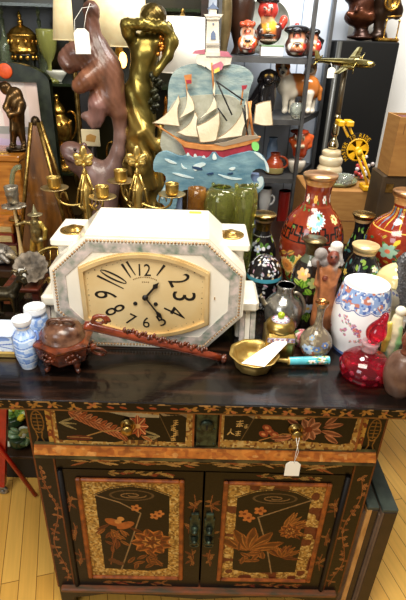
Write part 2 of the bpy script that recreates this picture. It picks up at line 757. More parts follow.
# ------------------------------------------------------------------ floor and walls
def floor_material():
    m = bpy.data.materials.new('maple strip floor')
    m.use_nodes = True
    N, K = m.node_tree.nodes, m.node_tree.links
    b = N['Principled BSDF']
    tc = N.new('ShaderNodeTexCoord')
    mp = N.new('ShaderNodeMapping')
    mp.inputs['Rotation'].default_value = (0, 0, 1.32)
    K.new(tc.outputs['Object'], mp.inputs['Vector'])
    br = N.new('ShaderNodeTexBrick')
    br.inputs['Scale'].default_value = 1.0
    br.inputs['Brick Width'].default_value = 0.9
    br.inputs['Row Height'].default_value = 0.058
    br.inputs['Mortar Size'].default_value = 0.0012
    br.inputs['Color1'].default_value = L4((240, 188, 92))
    br.inputs['Color2'].default_value = L4((224, 166, 72))
    br.inputs['Mortar'].default_value = L4((132, 84, 30))
    K.new(mp.outputs[0], br.inputs['Vector'])
    m2 = N.new('ShaderNodeMapping')
    m2.inputs['Scale'].default_value = (2, 40, 1)
    K.new(mp.outputs[0], m2.inputs['Vector'])
    nz = N.new('ShaderNodeTexNoise')
    nz.inputs['Scale'].default_value = 2.0
    nz.inputs['Detail'].default_value = 6
    K.new(m2.outputs[0], nz.inputs['Vector'])
    mr = N.new('ShaderNodeMapRange')
    mr.inputs['To Min'].default_value = 0.8
    mr.inputs['To Max'].default_value = 1.15
    K.new(nz.outputs['Fac'], mr.inputs['Value'])
    sc = N.new('ShaderNodeVectorMath')
    sc.operation = 'SCALE'
    K.new(br.outputs['Color'], sc.inputs[0])
    K.new(mr.outputs[0], sc.inputs['Scale'])
    K.new(sc.outputs[0], b.inputs['Base Color'])
    b.inputs['Roughness'].default_value = 0.3
    return m


tag(MB().box((-3.2, -2.2, -0.05), (3.2, 1.76, 0)).build('floor', floor_material()), kind='structure')


def wall_material():
    m = mat('pale blue white board', (208, 218, 232), rough=0.6)
    N, K = m.node_tree.nodes, m.node_tree.links
    tc = N.new('ShaderNodeTexCoord')
    w = N.new('ShaderNodeTexWave')
    w.bands_direction = 'X'
    w.inputs['Scale'].default_value = 2.4
    K.new(tc.outputs['Object'], w.inputs['Vector'])
    rp = N.new('ShaderNodeValToRGB')
    rp.color_ramp.elements[0].position = 0.0
    rp.color_ramp.elements[0].color = L4((120, 136, 156))
    rp.color_ramp.elements[1].position = 0.012
    rp.color_ramp.elements[1].color = L4((208, 218, 232))
    K.new(w.outputs['Fac'], rp.inputs['Fac'])
    K.new(rp.outputs['Color'], N['Principled BSDF'].inputs['Base Color'])
    return m


tag(MB().box((-3.2, 1.76, -0.05), (0.66, 1.86, 2.7)).build('wall_back', wall_material()), kind='structure')
tag(MB().box((0.66, 1.76, -0.05), (3.2, 1.86, 2.7)).build('wall_back_right', mat('white painted wall', (216, 216, 212), (208, 208, 204), scale=5, rough=0.7)), kind='structure')
tag(MB().box((3.2, -2.2, -0.05), (3.3, 1.86, 2.7)).build('wall_right', mat('white painted wall')), kind='structure')
tag(MB().box((-3.3, -2.2, -0.05), (-3.2, 1.86, 2.7)).build('wall_left', mat('white painted wall')), kind='structure')
tag(MB().box((-3.2, 1.745, 0), (3.2, 1.76, 0.1)).build('baseboard_back', mat('white trim', (222, 222, 218), rough=0.5)), kind='structure')

# ------------------------------------------------------------------ the lacquered cabinet
BK, GD, GD2, RU, LF, DK = (13, 8, 6), (186, 138, 58), (150, 100, 40), (128, 50, 26), (206, 132, 74), (11, 7, 6)
cab = thing('lacquered_cabinet', 'black lacquered two door cabinet painted with gilt flowers, worn orange rail under its drawers', 'cabinet', (0, 0.3, 0))
# carcass
mb = MB()
mb.box((-0.447, 0.03, 0.10), (-0.425, 0.6, 0.872)).box((0.425, 0.03, 0.10), (0.447, 0.6, 0.872))
mb.box((-0.44, 0.58, 0.10), (0.44, 0.6, 0.872)).box((-0.44, 0.03, 0.10), (0.44, 0.58, 0.12)).box((-0.44, 0.06, 0.695), (0.44, 0.58, 0.71))
mb.box((-0.40, 0.016, 0.73), (0.40, 0.05, 0.872))
mb.build('carcass', BLACKW, cab)
# table top with a painted front edge
cv = Cv(0, 0, 1200, 29, 900, 24, BK)
for x in np.arange(8, 1200, 46):
    yy = 14 + 4 * sin(x * 0.05)
    if 330 < x < 560:
        continue
    cv.line([(x - 14, yy + 3), (x + 2, yy - 3), (x + 18, yy + 3)], 2.2, GD2)
    for a in (-0.9, 0.5, 2.4, 3.7):
        cv.leaf(x + RNG.uniform(-5, 5), yy, 15, 7, a + RNG.uniform(-.3, .3), GD2 if RNG.random() < 0.6 else (150, 84, 44))
for x in (370, 400, 440, 470, 520, 540):
    cv.ell(x, 14, 9, 3, (140, 60, 30), RNG.uniform(-.4, .4))
cv.put(cv.Y > 25, (120, 76, 36), 0.8)
cv.mottle((160, 120, 70), 0.35, 9, 0.9, cv.Y < 4.5)
top = MB().box((-0.60, -0.028, 0.874), (0.60, 0.645, 0.9), 0.003)
top = top.build('tabletop', mat('worn black lacquer top', (15, 10, 8), (62, 36, 22), scale=9, rough=0.22, rvar=0.14, coat=0.25, stretch=(0.6, 5, 5), contrast=(0.5, 0.85), bump=0.1, bscale=40), cab)
panel('painted_edge', cv, -0.60, 0.60, 0.8715, 0.8995, -0.0305, 0.002, LACQ, top)
# stiles at the two front corners
for sgn in (-1, 1):
    cv = Cv(0, 0, 55, 765, 44, 560, BK)
    cv.rim = True
    cv.put((cv.X < 4) | (cv.X > 51), (120, 62, 28))
    e = 27
    cv.line([(e + 15 * cos(t), 70 + 36 * sin(t)) for t in np.linspace(0, 2 * PI, 30)], 3.4, GD2)
    for yy in (46, 58, 70, 82, 94):
        cv.line([(e - 10, yy), (e + 10, yy)], 2.6, GD2)
    cv.line([(e, 42), (e, 98)], 2.6, GD2)
    cv.line([(e - 12, 142), (e - 5, 122), (e - 8, 104)], 3, GD2)
    cv.line([(e + 12, 142), (e + 5, 122), (e + 8, 104)], 3, GD2)
    cv.line([(e - 10, 24), (e, 30), (e + 10, 24)], 3, GD2)
    path = [(e + 13 * sin(y * 0.022 + sgn), y) for y in range(240, 740, 12)]
    cv.line(path, 2.8, (150, 84, 40))
    for (x, y) in path[::3]:
        for q in range(3):
            cv.leaf(x, y, 17, 8, RNG.uniform(0, 6.28), LF if RNG.random() < .5 else (170, 96, 52))
    cv.a *= 0.72
    panel('corner_stile', cv, sgn * 0.4225 - 0.0275, sgn * 0.4225 + 0.0275, 0.108, 0.873, 0.004, 0.03, LACQ, cab)
# short gold divisions either side of the drawers
cv = Cv(0, 0, 12, 130, 8, 90, GD)
cv.mottle((120, 52, 24), 0.4, 7)
for x in (-0.3945, 0.3945):
    panel('drawer_jamb', cv, x - 0.006, x + 0.006, 0.737, 0.868, 0.003, 0.02, LACQ, cab)


def glyph(cv, x, y, s, c, kind):
    """brush written characters, too worn to read; the lower one on one scroll is the sign for person"""
    if kind == 'ren':
        cv.line([(x, y - s * .5), (x - s * .1, y), (x - s * .5, y + s * .5)], s * .16, c)
        cv.line([(x - s * .1, y - s * .05), (x + s * .2, y + s * .3), (x + s * .5, y + s * .45)], s * .16, c)
        return
    for q in range(3):
        yy = y - s * .4 + q * s * .38
        cv.line([(x - s * .45, yy + s * .06), (x + s * .45, yy - s * .06)], s * .12, c)
    cv.line([(x + s * .05, y - s * .55), (x - s * .02, y + s * .5)], s * .12, c)
    cv.line([(x - s * .1, y), (x - s * .45, y + s * .45)], s * .1, c)
    if kind == 1:
        cv.line([(x + s * .1, y), (x + s * .42, y + s * .4)], s * .1, c)


def knob(parent, x, z, y=-0.002):
    k = MB()
    R = rot_to((0, -1, 0))
    k.lathe([(0.019, 0), (0.019, 0.002), (0.008, 0.004), (0.006, 0.012), (0.013, 0.017), (0.015, 0.022), (0.012, 0.027), (0, 0.029)], (x, y, z), 24, R)
    k.torus((x, y - 0.003, z), 0.0145, 0.0018, (0, 1, 0))
    return k.build('knob', OLDBR, parent)


# drawer over the first door: wheat and a red flower across an unrolled scroll
cv = Cv(40, 38, 385, 127, 320, 112, (178, 132, 62))
cv.rim = True
cv.mottle((120, 70, 32), 0.25, 6)
cv.mottle((208, 172, 104), 0.2, 5)
cv.poly([(52, 48), (180, 47), (232, 58), (300, 60), (300, 50), (310, 46), (366, 50), (364, 118), (225, 114), (190, 121), (52, 118)], DK)
cv.poly([(60, 40), (160, 41), (240, 52), (300, 56), (300, 62), (232, 62), (180, 52), (60, 47)], (186, 168, 128))
cv.mottle((96, 60, 30), 0.3, 8, 1, cv.mask([(225, 108), (300, 112), (300, 124), (190, 124)]))
for k in range(11):
    x, y = 84 + k * 11.5, 52 + k * 4.6
    c = (214, 140, 92) if k % 2 else (190, 96, 52)
    cv.leaf(x, y, 30, 10, 0.1 + 0.05 * k, c, (120, 50, 24))
    cv.leaf(x, y + 2, 26, 9, 0.75, (204, 120, 72), (120, 50, 24))
    cv.leaf(x + 4, y + 2, 22, 8, -0.5, c, (120, 50, 24))
cv.line([(120, 108), (160, 96), (205, 92), (250, 100)], 2.4, (176, 130, 70))
for a in (0.35, -0.3, 0.05):
    cv.leaf(58, 78, 44, 4, a, (196, 172, 112))
    cv.leaf(302, 104, -46, 4, -a, (196, 172, 112))
for a in np.linspace(0, 2 * PI, 9)[:-1]:
    cv.leaf(248, 82, 26, 15, a, (190, 86, 50), (232, 162, 104))
cv.ell(248, 82, 7, 5, (232, 180, 110))
cv.leaf(255, 104, 30, 8, 0.4, (206, 126, 70))
cv.ell(104, 112, 32, 6, (92, 34, 22))
cv.line([(135, 112), (74, 110)], 1.5, (176, 130, 70))
cv.poly([(298, 50), (306, 44), (352, 46), (366, 52), (366, 60), (352, 54), (310, 58)], (150, 128, 92))
cv.ell(332, 51, 20, 4, DK)
cv.line([(300, 54), (332, 118)], 1.6, (110, 84, 50))
for q in range(4):
    glyph(cv, 340 - (q % 2) * 6, 72 + q * 12, 12, (214, 168, 92), q % 2)
cv.put((cv.X < 44) | (cv.X > 380) | (cv.Y < 41), (150, 84, 38))
cv.a *= 0.85
d1 = panel('drawer', cv, -0.386, -0.031, 0.737, 0.866, -0.002, 0.018, LACQ, cab)
tag(d1, 'drawer painted with red wheat ears and a flower')
knob(d1, -0.196, 0.806)
# drawer over the second door: blossom and leaves
cv = Cv(30, 33, 340, 128, 320, 112, (178, 132, 62))
cv.rim = True
cv.mottle((120, 70, 32), 0.25, 6)
cv.mottle((208, 172, 104), 0.2, 5)
cv.poly([(40, 46), (48, 42), (92, 46), (104, 54), (200, 56), (260, 44), (326, 46), (322, 108), (300, 114), (226, 108), (205, 100), (160, 112), (40, 108)], DK)
cv.poly([(104, 40), (250, 38), (200, 54), (120, 52)], (190, 156, 92))
cv.poly([(40, 42), (90, 40), (106, 46), (104, 56), (88, 48), (40, 50)], (150, 128, 92))
cv.line([(106, 48), (80, 108)], 1.6, (110, 84, 50))
glyph(cv, 74, 68, 15, (220, 178, 104), 1)
glyph(cv, 88, 74, 9, (220, 178, 104), 0)
glyph(cv, 56, 88, 14, (220, 178, 104), 'ren')
glyph(cv, 72, 92, 12, (220, 178, 104), 0)
for a in np.linspace(0, 2 * PI, 9)[:-1]:
    cv.leaf(225, 78, 30, 17, a + .2, (206, 134, 92), (128, 60, 34))
cv.ell(225, 78, 9, 7, (120, 48, 28))
for (x, y, L, a) in ((255, 72, 46, -0.2), (252, 80, 52, 0.25), (262, 90, 40, 0.55), (258, 66, 34, -0.7), (200, 92, -50, -0.35), (190, 98, -46, -0.1), (205, 70, -34, 0.5)):
    cv.leaf(x, y, L, 12, a, (200, 124, 80), (112, 50, 28))
for (x, y) in ((140, 84), (128, 92), (152, 92), (134, 76)):
    cv.ell(x, y, 11, 7, (150, 62, 36), .4)
    cv.ell(x, y, 5, 3, (216, 140, 84), .4)
cv.line([(120, 108), (170, 90), (220, 92)], 2.2, (176, 120, 62))
cv.put((cv.X < 34) | (cv.X > 335) | (cv.Y < 36), (150, 84, 38))
cv.a *= 0.85
d2 = panel('drawer', cv, 0.031, 0.386, 0.737, 0.866, -0.002, 0.018, LACQ, cab)
tag(d2, 'drawer painted with a pink blossom and leaves')
knob(d2, 0.222, 0.806)
# lock plate between the drawers
LOCKM = mat('green grey patinated metal', (70, 84, 68), (38, 42, 34), scale=60, rough=0.42, metal=0.7, bump=0.2, bscale=120)
mb = MB()
mb.box((-0.026, -0.003, 0.742), (0.026, 0.014, 0.868), 0.0015)
mb.lathe([(0.017, 0), (0.017, 0.003), (0.012, 0.006), (0, 0.006)], (0, -0.003, 0.812), 24, rot_to((0, -1, 0)))
for x in (-0.019, 0.019):
    for z in (0.75, 0.80, 0.86):
        mb.ball((x, -0.003, z), 0.003, 1)
lp = mb.build('lock_plate', LOCKM, cab)
MB().box((-0.002, -0.0105, 0.803), (0.002, -0.009, 0.816)).build('keyhole', mat('keyhole black', (8, 8, 8), rough=0.8), lp)
# worn orange rail
cv = Cv(0, 0, 880, 42, 500, 30, (166, 96, 36))
cv.mottle((186, 118, 50), 0.5, 60, 0.7)
cv.mottle((132, 66, 26), 0.35, 14, 0.6)
cv.mottle((196, 140, 76), 0.08, 16, 0.6)
cv.put(cv.Y < 3, (100, 58, 30), .8)
mb = MB()
mb.smooth = False
mb.prism([(-0.018, 0.7), (0.02, 0.692), (0.02, 0.737), (-0.004, 0.737), (-0.016, 0.712)], -0.437, 0.437, 'x')
rail = mb.build('rail', mat('black rail edge', (30, 24, 16), (84, 74, 40), scale=20, rough=0.35), cab)
# painted sloping face of the rail
ny, nx = cv.ny, cv.nx
X, T = np.meshgrid(np.linspace(-0.437, 0.437, nx), np.linspace(0, 1, ny))
v = np.c_[X.ravel(), (-0.005 - 0.012 * T).ravel() - 0.0006, (0.737 - 0.0255 * T).ravel()]
I = np.arange(ny * nx).reshape(ny, nx)
link_mesh('rail_face', v, np.stack([I[:-1, :-1], I[1:, :-1], I[1:, 1:], I[:-1, 1:]], -1).reshape(-1, 4), LACQ, smooth=False, cols=cv.flat(), parent=rail)
# dark frieze with gold bamboo below the rail
cv = Cv(0, 0, 880, 56, 480, 34, BK)
for x0 in (120, 240, 330, 400, 520, 600, 700, 780):
    for q in range(9):
        a = RNG.uniform(-0.5, 0.5) + (PI if q % 2 else 0)
        cv.leaf(x0 + RNG.uniform(-30, 30), 26 + RNG.uniform(-9, 9), RNG.uniform(34, 60), 7, a, (206, 160, 92) if q % 3 else (176, 96, 52))
    cv.line([(x0 - 50, 30), (x0 + 60, 24)], 2, GD2)
cv.a *= 0.75
panel('frieze', cv, -0.394, 0.394, 0.641, 0.692, 0.006, 0.03, LACQ, cab)


def door_canvas(mirror):
    cv = Cv(0, 0, 390, 520, 270, 360, BK)
    cv.rim = True
    fl = (lambda x: 390 - x) if mirror else (lambda x: x)
    R = lambda pts: [(fl(x), y) for x, y in pts]
    # sprigs on the dark surround
    for (x, y) in ((20, 130), (24, 260), (28, 380), (368, 130), (362, 240), (366, 370)):
        for q in range(7):
            cv.leaf(fl(x), y + RNG.uniform(-16, 16), RNG.uniform(18, 32), 8, RNG.uniform(0, 6.28), (176, 112, 56) if q % 2 else (140, 72, 36))
        cv.line(R([(x, y - 40), (x + 5, y), (x - 3, y + 40)]), 2.5, (140, 80, 40))
    for q in range(26):
        cv.leaf(195 + RNG.uniform(-110, 110), 503 + RNG.uniform(-5, 5), 22, 6, RNG.uniform(-.5, .5), (176, 112, 56) if q % 3 else (150, 60, 34))
        cv.leaf(195 + RNG.uniform(-60, 110), 12 + RNG.uniform(-5, 5), 22, 6, RNG.uniform(-.5, .5), (196, 150, 78) if q % 3 else (150, 60, 34))
    # panel ground
    M = cv.poly([(58, 40), (332, 40), (332, 470), (58, 470)], (188, 142, 66))
    cv.mottle((128, 92, 38), 0.42, 5, 0.9, M)
    cv.mottle((220, 184, 110), 0.25, 5, 0.9, M)
    if mirror:
        cv.mottle((96, 34, 22), 0.3, 30, 0.95, M)
    # the hanging scroll
    S = cv.poly(R([(94, 100), (140, 72), (195, 62), (250, 72), (300, 98), (294, 424), (240, 440), (150, 434), (100, 432)]), DK)
    edge = R([(92, 98), (140, 68), (195, 58), (250, 68), (304, 96)])
    cv.line(edge, 4, (70, 52, 34))
    cv.ell(195, 98, 62, 22, (88, 66, 42))
    cv.ell(195, 98, 55, 18, DK)
    cv.line([(195 + 40 * cos(t) * (1 - t / 12), 98 + 12 * sin(t) * (1 - t / 12)) for t in np.linspace(0, 9, 40)], 3.2, (140, 104, 64))
    if not mirror:
        fold = [(94, 100), (160, 128), (218, 172), (186, 300), (150, 438)]
    else:
        fold = [(300, 100), (225, 140), (155, 178), (190, 300), (218, 440)]
    cv.line(fold, 4, (150, 118, 78))

    def peony(x, y, r):
        for rr, n, c in ((1.0, 9, (186, 108, 46)), (0.74, 8, (140, 66, 28)), (0.5, 7, (206, 136, 64)), (0.28, 5, (124, 54, 24))):
            for k in range(n):
                a = 2 * PI * k / n + rr
                cv.leaf(x, y, r * rr, r * rr * 0.62, a, c, (96, 48, 22))
    if not mirror:
        peony(246, 300, 62)
        for q in range(12):
            cv.leaf(235 + RNG.uniform(-50, 40), 375 + RNG.uniform(-20, 30), 40, 14, RNG.uniform(0, 6.28), (150, 84, 36), (90, 44, 20))
        for (x, y) in ((205, 150), (270, 172), (258, 182)):
            cv.flower(x, y, 15, (196, 118, 56), (110, 50, 24), 5)
        for (x, y, s) in ((140, 214, 1), (172, 226, -1)):      # pair of birds
            cv.ell(x, y, 28, 14, (170, 92, 40), 0.5 * s)
            cv.ell(x + 20 * s, y - 16, 10, 9, (206, 140, 70))
            cv.leaf(x - 12 * s, y + 8, 50, 12, (PI if s > 0 else 0) - 0.6 * s, (120, 58, 28))
        for q in range(16):
            cv.leaf(135 + RNG.uniform(-28, 30), 262 + RNG.uniform(-20, 60), 36, 11, RNG.uniform(0.6, 2.6), (176, 104, 46) if q % 2 else (130, 62, 30))
        cv.line([(120, 410), (132, 330), (150, 250)], 4, (130, 70, 34))
        for k in range(3):
            cv.ell(125 + 12 * k, 390 + 8 * k, 12, 9, (92, 50, 28))
    else:
        for k in range(5):      # great leafy spray
            a = -2.6 + k * 0.55
            cv.leaf(140, 330, 110, 34, a, (150, 84, 34), (96, 48, 20))
            cv.leaf(140, 330, 84, 18, a + .18, (180, 112, 48), (110, 56, 24))
        for q in range(14):
            cv.leaf(140 + RNG.uniform(-30, 40), 350 + RNG.uniform(-20, 40), 40, 15, RNG.uniform(0, 6.28), (160, 92, 40), (90, 44, 20))
        for (x, y) in ((115, 165), (158, 150), (128, 182)):
            cv.flower(x, y, 18, (190, 110, 50), (120, 54, 26), 5)
        for q in range(34):
            a = RNG.uniform(-0.9, 0.9)
            cv.leaf(232, 225, RNG.uniform(40, 84), 12, a + (0 if q % 2 else -0.5), (186, 114, 50) if q % 3 else (128, 62, 30))
        for q in range(30):
            cv.leaf(240, 360, RNG.uniform(30, 66), 12, RNG.uniform(-2.8, 0.3), (166, 96, 40) if q % 3 else (120, 56, 28))
        peony(252, 236, 34)
    cv.a *= 0.86
    return cv


ORANGE = mat('orange brown moulding', (150, 78, 26), (98, 44, 16), scale=14, rough=0.4, stretch=(3, 3, 3))
for sgn in (-1, 1):
    x0, x1 = (-0.394, -0.003) if sgn < 0 else (0.003, 0.394)
    dr = panel('door', door_canvas(sgn > 0), x0, x1, 0.122, 0.6395, 0.004, 0.02, LACQ, cab)
    tag(dr, 'door painted with a peony and birds on a scroll' if sgn < 0 else 'door painted with leaf sprays on a scroll')
    a0, a1, b0, b1, w = sgn * 0.347, sgn * 0.053, 0.166, 0.609, 0.0135
    a0, a1 = min(a0, a1), max(a0, a1)
    mb = MB()
    mb.box((a0, -0.004, b0), (a0 + w, 0.006, b1), 0.003).box((a1 - w, -0.004, b0), (a1, 0.006, b1), 0.003)
    mb.box((a0 + w, -0.004, b1 - w * .8), (a1 - w, 0.006, b1), 0.003).box((a0 + w, -0.004, b0), (a1 - w, 0.006, b0 + w * .8), 0.003)
    mb.build('moulding_frame', ORANGE, dr)
    # round dark pilaster beside the door
    mb = MB().tube([(sgn * 0.386, 0.002, 0.125), (sgn * 0.386, 0.002, 0.636)], 0.007, 12)
    mb.build('pilaster', mat('matt black pilaster', (14, 9, 7), rough=0.55, spec=0.3), dr)
    # lock plate half with a ring pull
    mb = MB()
    xa = sgn * 0.021
    mb.box((xa - 0.0155, -0.002, 0.338), (xa + 0.0155, 0.006, 0.455), 0.002)
    mb.box((xa - 0.011, -0.003, 0.452), (xa + 0.011, 0.006, 0.478), 0.002)
    for z in (0.415, 0.372):
        mb.lathe([(0.011, 0), (0.011, 0.004), (0.006, 0.012), (0.009, 0.016), (0, 0.02)], (xa, -0.002, z), 18, rot_to((0, -1, 0)))
    mb.torus((xa, -0.014, 0.36), 0.013, 0.0022, (0, 1, 0.2), 24, 6)
    mb.build('lock_plate', LOCKM, dr)
# bottom rail, apron and feet
mb = MB()
mb.box((-0.437, -0.012, 0.102), (0.437, 0.03, 0.12), 0.004)
mb.build('bottom_rail', mat('worn red brown rail', (122, 66, 38), (70, 60, 44), scale=16, rough=0.42, stretch=(1, 4, 4)), cab)
mb = MB()
mb.prism([(-0.41, 0.102), (-0.41, 0.05), (-0.36, 0.06), (-0.3, 0.075), (-0.15, 0.07), (0, 0.055), (0.15, 0.07), (0.3, 0.075), (0.36, 0.06), (0.41, 0.05), (0.41, 0.102)], 0.004, 0.02)
mb.build('apron', BLACKW, cab)
for x in (-0.425, 0.425):
    for y in (0.03, 0.575):
        MB().box((x - 0.024, y - 0.024, 0), (x + 0.024, y + 0.024, 0.11), 0.004).build('leg', BLACKW, cab)

# price tag tied to the drawer knob
K0 = np.array([0.222, -0.026, 0.806])
price_tag('price_tag', 'white price tag on a string from the blossom drawer knob of the black cabinet', (0.2215, -0.034, 0.676), 0.038, 0.05,
          [K0 + (0.004, -0.006, 0), (0.224, -0.034, 0.77), (0.2225, -0.034, 0.722), (0.229, -0.034, 0.76), K0 + (-0.004, -0.006, 0)])
# ------------------------------------------------------------------ the marble mantel clock
MARBLE = mat('cream white marble', (226, 218, 200), (238, 232, 218), scale=9, rough=0.22, coat=0.3, sss=0.0, detail=8)
INLAY = mat('mottled green pink marble inlay', (104, 124, 108), (210, 194, 188), scale=44, rough=0.2, coat=0.3, contrast=(0.3, 0.68), detail=8)
clk = thing('mantel_clock', 'large cream marble octagonal mantel clock with a gold dial on the black cabinet', 'clock', (-0.16, 0.3, ZT))
XC = -0.160
YF = 0.20


def octo(d, zlo=0.902):
    """front outline of the case, drawn in by d"""
    k = d * 0.42
    return [(XC - 0.249 + d, 1.010 + k), (XC - 0.249 + d, 1.134 - k), (XC - 0.152 + k, 1.226 - d), (XC + 0.152 - k, 1.226 - d),
            (XC + 0.249 - d, 1.134 - k), (XC + 0.249 - d, 1.010 + k), (XC + 0.152 - k, zlo + d), (XC - 0.152 + k, zlo + d)]


mb = MB()
mb.prism(octo(0), YF, 0.418)
mb.prism(octo(0.006), YF - 0.004, YF)
mb.build('case', MARBLE, clk)


def ring(mb, a, b, y0, y1):
    n = len(a)
    A, B = np.array(a), np.array(b)
    v = np.r_[np.c_[A[:, 0], np.full(n, y0), A[:, 1]], np.c_[B[:, 0], np.full(n, y0), B[:, 1]], np.c_[A[:, 0], np.full(n, y1), A[:, 1]], np.c_[B[:, 0], np.full(n, y1), B[:, 1]]]
    f = []
    for i in range(n):
        j = (i + 1) % n
        f += [(i, j, n + j, n + i), (i, 2 * n + i, 2 * n + j, j), (n + i, n + j, 3 * n + j, 3 * n + i)]
    mb.add(v, f, smooth=False)


mb = MB()
ring(mb, octo(0.017), octo(0.041), YF - 0.006, YF - 0.003)
mb.build('inlay_band', INLAY, clk)
mb = MB()
O = octo(0.012)
for i in range(8):
    a, b = np.array(O[i]), np.array(O[(i + 1) % 8])
    n = max(2, int(np.linalg.norm(b - a) / 0.0085))
    for q in range(n):
        p = a + (b - a) * q / n
        mb.ball((p[0], YF - 0.005, p[1]), 0.0036, 1)
mb.build('bead_border', mat('bronze pink beading', (190, 158, 120), (150, 112, 76), scale=60, rough=0.4, metal=0.5), clk)
# bezel: barrel outline
CX, CZ = XC - 0.007, 1.064
T1 = -0.035


def barrel(w, hs, hc, n=14):
    t = np.linspace(-1, 1, n)
    top = [(w * x, hs + (hc - hs) * (1 - x * x)) for x in t]
    pts = top + [(-x, -z) for x, z in top]
    return [(CX + x * cos(0.02) - z * sin(0.02), CZ + x * sin(-0.02) * 0.6 + z) for x, z in pts]


mb = MB()
ring(mb, barrel(0.1625, 0.074, 0.120), barrel(0.153, 0.067, 0.111), YF - 0.014, YF)
ring(mb, barrel(0.166, 0.077, 0.124), barrel(0.1625, 0.074, 0.120), YF - 0.009, YF)
mb.build('bezel', mat('soft gold bezel', (240, 216, 164), (212, 178, 118), scale=8, rough=0.3, metal=0.4), clk)
mb = MB()
mb.prism(barrel(0.155, 0.069, 0.113), YF - 0.006, YF - 0.004)
dial = mb.build('dial', mat('brushed gold dial', (230, 206, 156), (212, 180, 122), scale=6, rough=0.4, metal=0.15), clk)
INK = mat('black enamel numerals', (22, 17, 12), rough=0.5)
mb = MB()


def on_dial(cx, cz, ang, sx, sz):
    def f(x, y):
        x, y = x * sx, y * sz
        return np.c_[CX + cx + x * cos(ang) + y * sin(ang), np.full(len(x), YF - 0.0068), CZ + cz - x * sin(ang) + y * cos(ang)]
    return f


# long drawn numerals set radially: strokes in a box -0.5..0.5 (across) by -0.5..0.5 (along the radius)
def lens(cx, w, n=18, t=0.42):
    """a nought drawn as a tall lens with swelling sides"""
    a = np.linspace(0, 2 * PI, n)[:-1]
    return [(cx + w / 2 * sin(q), 0.5 * cos(q)) for q in a], [(cx + w / 2 * (1 - t) * sin(q) * 0.8, 0.47 * cos(q)) for q in a]


for s, dx, dz, ang, w, h in (('12', 0.0, 0.076, 0.0, 0.030, 0.033), ('1', 0.040, 0.076, 0.6, 0.012, 0.036), ('2', 0.088, 0.050, 1.12, 0.022, 0.056), ('3', 0.100, 0.004, 1.60, 0.026, 0.060),
                             ('4', 0.078, -0.042, 2.05, 0.022, 0.062), ('5', 0.040, -0.070, -0.5, 0.020, 0.034), ('6', 0.0, -0.078, 0.0, 0.018, 0.032), ('7', -0.040, -0.070, 0.5, 0.020, 0.034),
                             ('8', -0.081, -0.042, 1.10, 0.021, 0.056), ('9', -0.102, 0.002, -1.52, 0.022, 0.058), ('10', -0.082, 0.050, -1.08, 0.030, 0.074), ('11', -0.040, 0.076, -0.52, 0.026, 0.042)):
    mb = MB()
    put = on_dial(dx, dz, ang, w, h)

    def bar(x, w0, w1):
        P = np.array([(x - w0 / 2, -0.5), (x + w0 / 2, -0.5), (x + w1 / 2, 0.5), (x - w1 / 2, 0.5)])
        mb.add(put(P[:, 0], P[:, 1]), [[0, 1, 2, 3]], smooth=False)
    if s == '1':
        bar(0, 0.22, 0.55)
    elif s == '11':
        bar(-0.28, 0.1, 0.26)
        bar(0.26, 0.08, 0.22)
    elif s == '10':
        bar(-0.42, 0.08, 0.2)
        O, I = lens(0.18, 0.62)
        n = len(O)
        P = np.array(O + I)
        mb.add(put(P[:, 0], P[:, 1]), [[i, (i + 1) % n, n + (i + 1) % n, n + i] for i in range(n)], smooth=False)
    else:
        v, f = text_mesh(s)
        wid = max(np.ptp(v[:, 0]), 0.35)
        mb.add(put(v[:, 0] / wid * (1.0 if len(s) > 1 else 1.0), v[:, 1]), f, smooth=False)
    mb.build('numeral', INK, dial)
mb = MB()
for q in range(60):       # minute track
    a = 2 * PI * q / 60
    d = np.array([sin(a), cos(a)])
    lim = min(0.146 / max(abs(d[0]), 1e-6), 9)
    for it in range(30):
        z = 0.064 + 0.044 * (1 - min(1, (lim * d[0] / 0.15) ** 2)) - 0.004
        if abs(lim * d[1]) > z:
            lim *= 0.97
    p = d * lim
    mb.ball((CX + p[0], YF - 0.0068, CZ + p[1]), 0.0009 if q % 5 else 0.0016, 1)
mb.build('minute_dot', INK, dial)
mb = MB()
for q in range(14):       # the worn maker's line, too small to read: short dark strokes along an arc
    a = (q - 6.5) * 0.075
    p = np.array([0.062 * sin(a) * 1.0, 0.062 * cos(a) - 0.006])
    mb.box((CX + p[0] - 0.0013, YF - 0.0068, CZ + p[1] - 0.0013), (CX + p[0] + 0.0013, YF - 0.0065, CZ + p[1] + 0.0013))
for q in range(4):
    mb.box((CX - 0.008 + q * 0.005, YF - 0.0068, CZ + 0.041), (CX - 0.005 + q * 0.005, YF - 0.0065, CZ + 0.0433))
mb.build('maker_lettering', mat('faded brown ink', (120, 84, 44), rough=0.6), dial)
mb = MB()
for x in (-0.027, 0.026):
    mb = MB()
    mb.lathe([(0.0055, 0), (0.0055, 0.002), (0.003, 0.003), (0, 0.001)], (CX + x, YF - 0.006, CZ - 0.021), 16, rot_to((0, -1, 0)))
    mb.build('winding_hole', INK, dial)


def hand(dx, dz, L0, bulb, w):
    mb = MB()
    d = np.array([dx, dz])
    L = np.linalg.norm(d)
    d = d / L
    n = np.array([-d[1], d[0]])
    P = lambda t, s: (CX + d[0] * t * L + n[0] * s, CZ + d[1] * t * L + n[1] * s)
    mb.prism([P(0, -w * .35), P(bulb - .14, -w * .35), P(bulb, -w), P(bulb + .12, -w * .4), P(1, 0), P(bulb + .12, w * .4), P(bulb, w), P(bulb - .14, w * .35), P(0, w * .35)], YF - 0.013, YF - 0.0115)
    return mb


